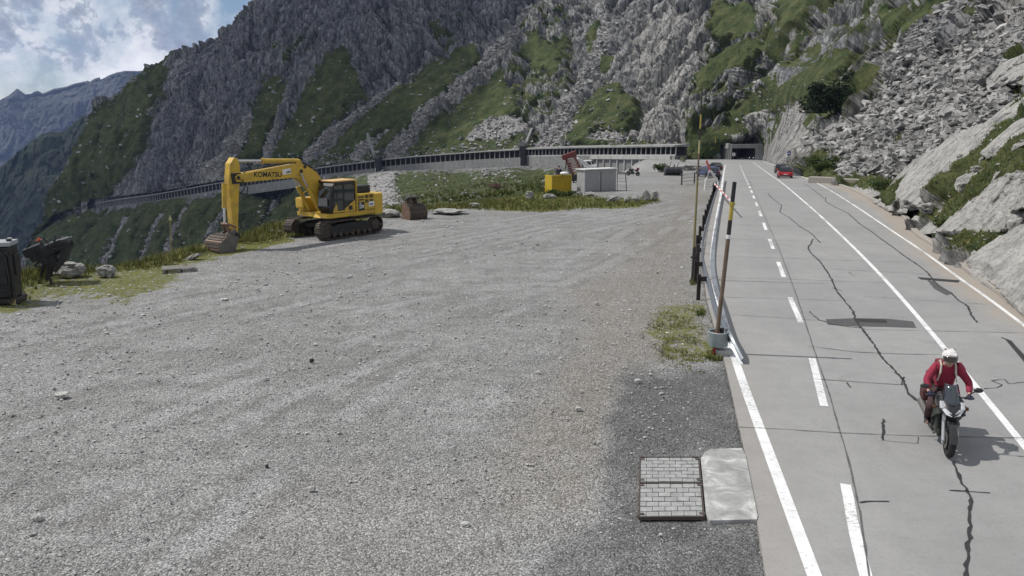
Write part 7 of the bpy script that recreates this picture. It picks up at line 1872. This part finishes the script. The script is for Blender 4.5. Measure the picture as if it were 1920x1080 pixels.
for pts, a, b in SCREE:
    for _ in range(int(60 + 14 * len(pts) * (a + b))):
        k = R1.randint(len(pts) - 1); t = R1.rand(); w = a + (b - a) * (k + t) / (len(pts) - 1)
        u = pts[k][0] + (pts[k + 1][0] - pts[k][0]) * t + R1.normal(0, w * 0.62); v = pts[k][1] + (pts[k + 1][1] - pts[k][1]) * t + R1.normal(0, w * 0.3)
        if v < -55: continue
        d = float(DEPTH(np.array([u]), np.array([v]))[0]); cells.append((u, v, (1.8 + 4.2 * R1.rand() ** 2.5) * d / F))
for poly, n in ((SCPOLY[2], 260), (SCPOLY[3], 260), (SCPOLY[1], 500)):
    for (u, v, s) in samp(poly, n, R1, 1, 2): d = float(DEPTH(np.array([u]), np.array([v]))[0]); cells.append((u, v, (1.8 + 4.5 * R1.rand() ** 2.5) * d / F))
scatter('scree', 'loose pale rocks lying in the steep gullies of the mountain', cells, 9, SCAT)
cells = []
for poly, n in [(GRASS[1], 60), (GRASS[2], 90), (GRASS[3], 110), (GRASS[4], 90), (GRASS[5], 150), (GRASS[13], 160), (GRASS[16], 140), (GRASS[17], 150), (GRASS[18], 40), (GRASS[0], 130)] + [([(420, 322), (450, 292), (620, 288), (720, 290), (1000, 262), (1060, 262), (1275, 262), (1270, 272), (980, 274), (720, 300), (600, 312)], 1300), (MIXED[0], 420), ([(735, 400), (735, 330), (850, 322), (950, 320), (1030, 320), (1050, 355), (1000, 385), (860, 394)], 260), ([(880, 318), (960, 318), (975, 330), (900, 335)], 160), ([(860, 380), (960, 345), (1000, 350), (900, 385)], 110)]:
    for (u, v, s) in samp(poly, n, R1, 1, 2): d = float(DEPTH(np.array([u]), np.array([v]))[0]); cells.append((u, v, (1.5 + 5.0 * R1.rand() ** 3.5) * d / F))
scatter('loose_rocks', 'pale rocks strewn over the meadows and slopes', cells, 10, SCAT)

# pebbles
def pebbles():
    rnd = np.random.RandomState(21); N = 30000
    t = (1 + 5 ** 0.5) / 2
    ic = np.array([(-1, t, 0), (1, t, 0), (-1, -t, 0), (1, -t, 0), (0, -1, t), (0, 1, t), (0, -1, -t), (0, 1, -t), (t, 0, -1), (t, 0, 1), (-t, 0, -1), (-t, 0, 1)]) / 1.9
    fi = np.array([(0, 11, 5), (0, 5, 1), (0, 1, 7), (0, 7, 10), (0, 10, 11), (1, 5, 9), (5, 11, 4), (11, 10, 2), (10, 7, 6), (7, 1, 8), (3, 9, 4), (3, 4, 2), (3, 2, 6), (3, 6, 8), (3, 8, 9), (4, 9, 5), (2, 4, 11), (6, 2, 10), (8, 6, 7), (9, 8, 1)])
    v = 400 + 760 * rnd.rand(N) ** 0.85; u = rnd.uniform(-120, 1460, N); P = gnd(u, v)
    ok = (P[:, 0] < XRE(P[:, 1]) - 0.02) & (P[:, 0] > XL(P[:, 1]) + 0.1)
    cov = polysd(u, v, [(1190, 850), (1320, 838), (1400, 836), (1428, 985), (1190, 985)]) > 0
    ok &= ~cov; P = P[ok]; n = len(P)
    d = np.hypot(P[:, 0], P[:, 1])
    px = 0.8 + 3.6 * rnd.rand(n) ** 6
    s = px * d / F * 0.75
    V = ic[None] * (1 + rnd.uniform(-0.3, 0.3, (n, 12, 3))) * (s[:, None] * rnd.uniform(0.6, 1.3, (n, 3)))[:, None, :] * [1, 1, 0.6]
    V = V + P[:, None, :]; V[:, :, 2] += -0.055 + 0.12 * s[:, None]
    F_ = (fi[None] + (np.arange(n) * 12)[:, None, None]).reshape(-1, 3)
    me = npmesh('pebbles', V.reshape(-1, 3), F_, False)
    tone = np.where(rnd.rand(n) < 0.12, 0.15, 0.55 + 0.45 * rnd.rand(n)); setattr3(me, 'tone', np.repeat(tone, 12)[:, None] * [1, 1, 1])
    tag(link('pebbles', me, stone_mat('scatter_pebble', (0.27, 0.268, 0.262), (0.38, 0.376, 0.365), (0.50, 0.49, 0.475), 6.0)), 'loose pebbles and crushed stone over the gravel lot', 'gravel', kind='stuff')
pebbles()

def blade_mat():
    m, nt, b = newmat('grass_blade'); n = NB(nt); r, g, bb = n.attr('tone')
    c = n.ramp(r, [(0.0, (0.028, 0.046, 0.012)), (0.35, (0.080, 0.105, 0.028)), (0.65, (0.19, 0.19, 0.062)), (1.0, (0.36, 0.31, 0.15))])
    n.link(c, b.inputs['Base Color']); b.inputs['Roughness'].default_value = 0.8; b.inputs['Specular IOR Level'].default_value = 0.1
    return m
BLADE = blade_mat()
def tufts(name, label, pts, hts, seed, blades=7, dry=0.5):
    rnd = np.random.RandomState(seed); n = len(pts); V = np.zeros((n, blades, 3, 3)); T = np.zeros((n, blades, 3, 3))
    for i, (p, h) in enumerate(zip(pts, hts)):
        a = rnd.uniform(0, 6.283, blades); r = h * rnd.uniform(0.05, 0.7, blades); hh = h * rnd.uniform(0.45, 1.15, blades)
        root = np.array(p)[None] + np.stack([np.cos(a), np.sin(a), 0 * a], -1) * (r * 0.45)[:, None]
        tip = root + np.stack([np.cos(a) * r * 0.9, np.sin(a) * r * 0.9, hh], -1)
        w = np.stack([-np.sin(a), np.cos(a), 0 * a], -1) * (h * rnd.uniform(0.05, 0.11, blades))[:, None]
        V[i, :, 0] = root - w; V[i, :, 1] = root + w; V[i, :, 2] = tip
        T[i] = np.clip(rnd.normal(dry, 0.2) + rnd.normal(0, 0.12, (blades, 1, 1)), 0, 1)
    me = npmesh(name, V.reshape(-1, 3), np.arange(n * blades * 3).reshape(-1, 3), False); setattr3(me, 'tone', T.reshape(-1, 3))
    return tag(link(name, me, BLADE), label, 'grass', kind='stuff')
def grasses():
    rnd = np.random.RandomState(5); pts, hts = [], []
    for _ in range(9000):
        y = 20 + 42 * rnd.rand() ** 0.9; off = rnd.normal(-0.1, 0.9)
        if off < -3: continue
        x = float(XL(y)) + off
        if 33 < y < 39.5 and off > 0.1 and -14.5 < x < -11: continue
        z = float(zp(y)) + 0.05 + min(0, off) * 0.16 - (0.18 * max(0, -off - 1.2) ** 1.6 if off < -1.2 else 0)
        nz = math.sin(x * 0.9) + math.sin(y * 0.7 + 2)
        pts.append((x, y, z)); hts.append(rnd.uniform(0.12, 0.36) * (1.25 if off < 0 else 0.8) * (1 + 0.25 * nz))
    tufts('grass', 'dry yellow-green grass along the edge of the gravel lot', pts, hts, 31, 7, 0.56)
    pts, hts = [], []
    poly = [(1205, 620), (1240, 575), (1310, 560), (1328, 610), (1350, 688), (1300, 690), (1240, 668)]
    while len(pts) < 1500:
        u, v = rnd.uniform(1190, 1360), rnd.uniform(555, 698)
        sd = float(polysd(np.array([u]), np.array([v]), poly)[0]) 
        if sd < rnd.uniform(-12, 16): continue
        p = G(u, v)
        if fbm(np.array([[p.x * 1.1, p.y * 1.1, 2.2]]), 3, 4)[0] < -0.12 or p.x > float(XRE(p.y)) - 0.05: continue
        pts.append((p.x, p.y, p.z - 0.05)); hts.append(rnd.uniform(0.02, 0.085))
    tufts('grass', 'thin weedy grass patch beside the leaning marker pole', pts, hts, 32, 6, 0.52)
    pts, hts = [], []
    isl = [(690, 402), (800, 388), (890, 390), (1010, 395), (1090, 390), (1190, 386), (1236, 378), (1228, 368), (1180, 372), (1085, 366), (1020, 358), (985, 340), (880, 372)]
    while len(pts) < 4200:
        u, v = rnd.uniform(690, 1240), rnd.uniform(338, 402)
        if float(polysd(np.array([u]), np.array([v]), isl)[0]) < rnd.uniform(-3, 3): continue
        p = G(u, v)
        if p.x < float(XL(p.y)) - 1: continue
        pts.append((p.x, p.y, p.z - 0.05)); hts.append(rnd.uniform(0.08, 0.26))
    tufts('grass', 'green grass bank before the yellow container and the grey shed', pts, hts, 33, 6, 0.48)
    pts, hts = [], []
    us, vt, vb, nr, P2, N2, scr, gr = MT
    jj = np.where(us > 1500)[0]
    tries = 0
    while len(pts) < 9000 and tries < 120000:
        tries += 1
        j = jj[rnd.randint(len(jj))]; i = rnd.randint(2, nr - 60)
        if gr[i, j] < 0.45: continue
        p = P2[i, j]
        if p[1] > 130: continue
        d = p[1]; pts.append(tuple(p)); hts.append(rnd.uniform(0.05, 0.17) * (0.6 + d / 80))
    tufts('grass', 'green mountain grass between the slabs right of the road', pts, hts, 34, 6, 0.50)
    pts, hts = [], []
    for poly, cnt, h0, h1 in (([(735, 402), (738, 328), (850, 320), (960, 320), (1035, 324), (1050, 355), (1000, 388), (860, 396)], 4600, 0.15, 0.55), ([(1500, 330), (1520, 285), (1570, 285), (1590, 320)], 300, 0.3, 0.8), ([(1650, 262), (1690, 240), (1700, 262), (1665, 280)], 160, 0.25, 0.6), ([(1830, 110), (1850, 85), (1900, 100), (1880, 135)], 200, 0.25, 0.6), ([(1800, 85), (1850, 50), (1850, 70), (1815, 110)], 200, 0.25, 0.6)):
        P_ = np.array(poly, float); k = 0
        while k < cnt:
            u, v = rnd.uniform(P_[:, 0].min(), P_[:, 0].max()), rnd.uniform(P_[:, 1].min(), P_[:, 1].max())
            if float(polysd(np.array([u]), np.array([v]), poly)[0]) < rnd.uniform(-6, 4): continue
            k += 1; p, _ = on_mountain(u, v)
            if fbm(np.array([[p.x * 0.06, p.y * 0.06, 1.2]]), 3, 14)[0] < -0.15: continue
            pts.append((p.x, p.y, p.z)); hts.append(rnd.uniform(h0, h1))
    tufts('scrub', 'green scrub covering the bank below the galleries', pts, hts, 36, 9, 0.34)
    pts, hts = [], []
    for (u, v) in ((1300, 526), (1306, 528), (1312, 524), (1318, 586), (1312, 588), (1338, 662), (1345, 672), (1333, 668), (1300, 530)):
        for _ in range(22):
            p = G(u + rnd.normal(0, 4), v + rnd.normal(0, 2)); pts.append((p.x, p.y, p.z - 0.05)); hts.append(rnd.uniform(0.06, 0.2))
    tufts('grass', 'weeds growing round the feet of the roadside posts', pts, hts, 35, 6, 0.4)
grasses()

def leaf_mat(name, stops):
    m, nt, b = newmat(name); n = NB(nt); r, g, bb = n.attr('tone')
    n.link(n.ramp(r, stops), b.inputs['Base Color']); b.inputs['Roughness'].default_value = 0.8; b.inputs['Specular IOR Level'].default_value = 0.15
    return m
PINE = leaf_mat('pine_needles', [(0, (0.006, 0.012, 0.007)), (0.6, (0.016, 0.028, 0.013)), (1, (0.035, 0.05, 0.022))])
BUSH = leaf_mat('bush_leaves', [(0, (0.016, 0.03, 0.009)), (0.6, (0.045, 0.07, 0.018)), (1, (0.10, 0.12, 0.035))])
def shrub(name, label, u, v, wpx, hpx, n, seed, mat, leaf=0.03, group=None, on='m', cat='shrub'):
    rnd = np.random.RandomState(seed)
    p = on_mountain(u, v)[0] if on == 'm' else G(u, v)
    if name == 'mountain_pine': p = Vector((p.x, p.y, p.z)) - Vector((p.x, p.y, p.z - CAMZ)).normalized() * 16.0
    k = math.hypot(p.x, p.y) / F; W, H = wpx * k, hpx * k
    root = thing(name, label, cat, p, 0, group)
    lumps = [(rnd.uniform(-0.42, 0.42) * W, rnd.uniform(-0.25, 0.25) * W, H * rnd.uniform(0.12, 0.72), rnd.uniform(0.14, 0.28)) for _ in range(15)]
    V = np.zeros((n, 4, 3)); T = np.zeros((n, 4, 3))
    for i in range(n):
        c = lumps[rnd.randint(len(lumps))]; d = rnd.normal(0, 1, 3); d /= np.linalg.norm(d)
        r = rnd.rand() ** 0.4
        q = np.array(c[:3]) + d * r * np.array([c[3] * W, c[3] * W, c[3] * H * 1.25])
        q[2] = max(q[2], 0.02 * H)
        a = rnd.normal(0, 1, 3); a /= np.linalg.norm(a); b = np.cross(a, rnd.normal(0, 1, 3)); b /= np.linalg.norm(b)
        s = leaf * W * rnd.uniform(0.5, 1.3)
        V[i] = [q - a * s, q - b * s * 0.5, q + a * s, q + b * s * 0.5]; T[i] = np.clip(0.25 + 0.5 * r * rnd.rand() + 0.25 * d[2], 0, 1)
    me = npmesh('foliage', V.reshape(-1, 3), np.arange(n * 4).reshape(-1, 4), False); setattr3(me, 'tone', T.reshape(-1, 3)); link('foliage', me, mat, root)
    b = MB()
    for c in lumps[:7]: b.path([(c[0] * 0.2, c[1] * 0.2, -0.05 * H), (c[0] * 0.6, c[1] * 0.6, c[2] * 0.5), (c[0], c[1], c[2])], [0.02 * W, 0.013 * W, 0.006 * W], 6)
    b.build('stem', WOODP, root)
    return root
shrub('mountain_pine', 'large dark mountain pine thicket above the scree', 1563, 208, 104, 64, 12000, 51, PINE, 0.022)
shrub('mountain_pine', 'small dark pine shrub left of the large pine thicket', 1530, 190, 36, 28, 1200, 52, PINE, 0.05)
shrub('mountain_pine', 'dark pine shrub at the upper right of the large thicket', 1600, 158, 34, 22, 1000, 53, PINE, 0.05)
shrub('shrub', 'green bush on the ledge left of the scree by the road', 1545, 326, 54, 32, 2200, 54, BUSH, 0.03)
shrub('shrub', 'low green bush at the foot of the scree behind the kerb', 1672, 352, 70, 22, 2200, 55, BUSH, 0.025)
shrub('shrub', 'leafy weed between the kerb slabs and the grass', 1762, 430, 34, 26, 900, 56, BUSH, 0.05)
shrub('shrub', 'green bush on the bank left of the tunnel portal', 1322, 300, 34, 24, 1300, 57, BUSH, 0.045)
shrub('shrub', 'leafy weeds right of the two-storey gallery end', 1238, 322, 30, 18, 900, 58, BUSH, 0.05, on='g')
shrub('shrub', 'bright green weeds in front of the yellow container', 1050, 368, 56, 14, 1300, 59, BUSH, 0.03, on='g')
FLOW = leaf_mat('fireweed', [(0, (0.04, 0.06, 0.02)), (0.45, (0.12, 0.09, 0.06)), (1, (0.30, 0.13, 0.20))])
shrub('flower_patch', 'patch of pink fireweed on the grassy bank', 935, 356, 34, 14, 900, 60, FLOW, 0.035, cat='flowers')
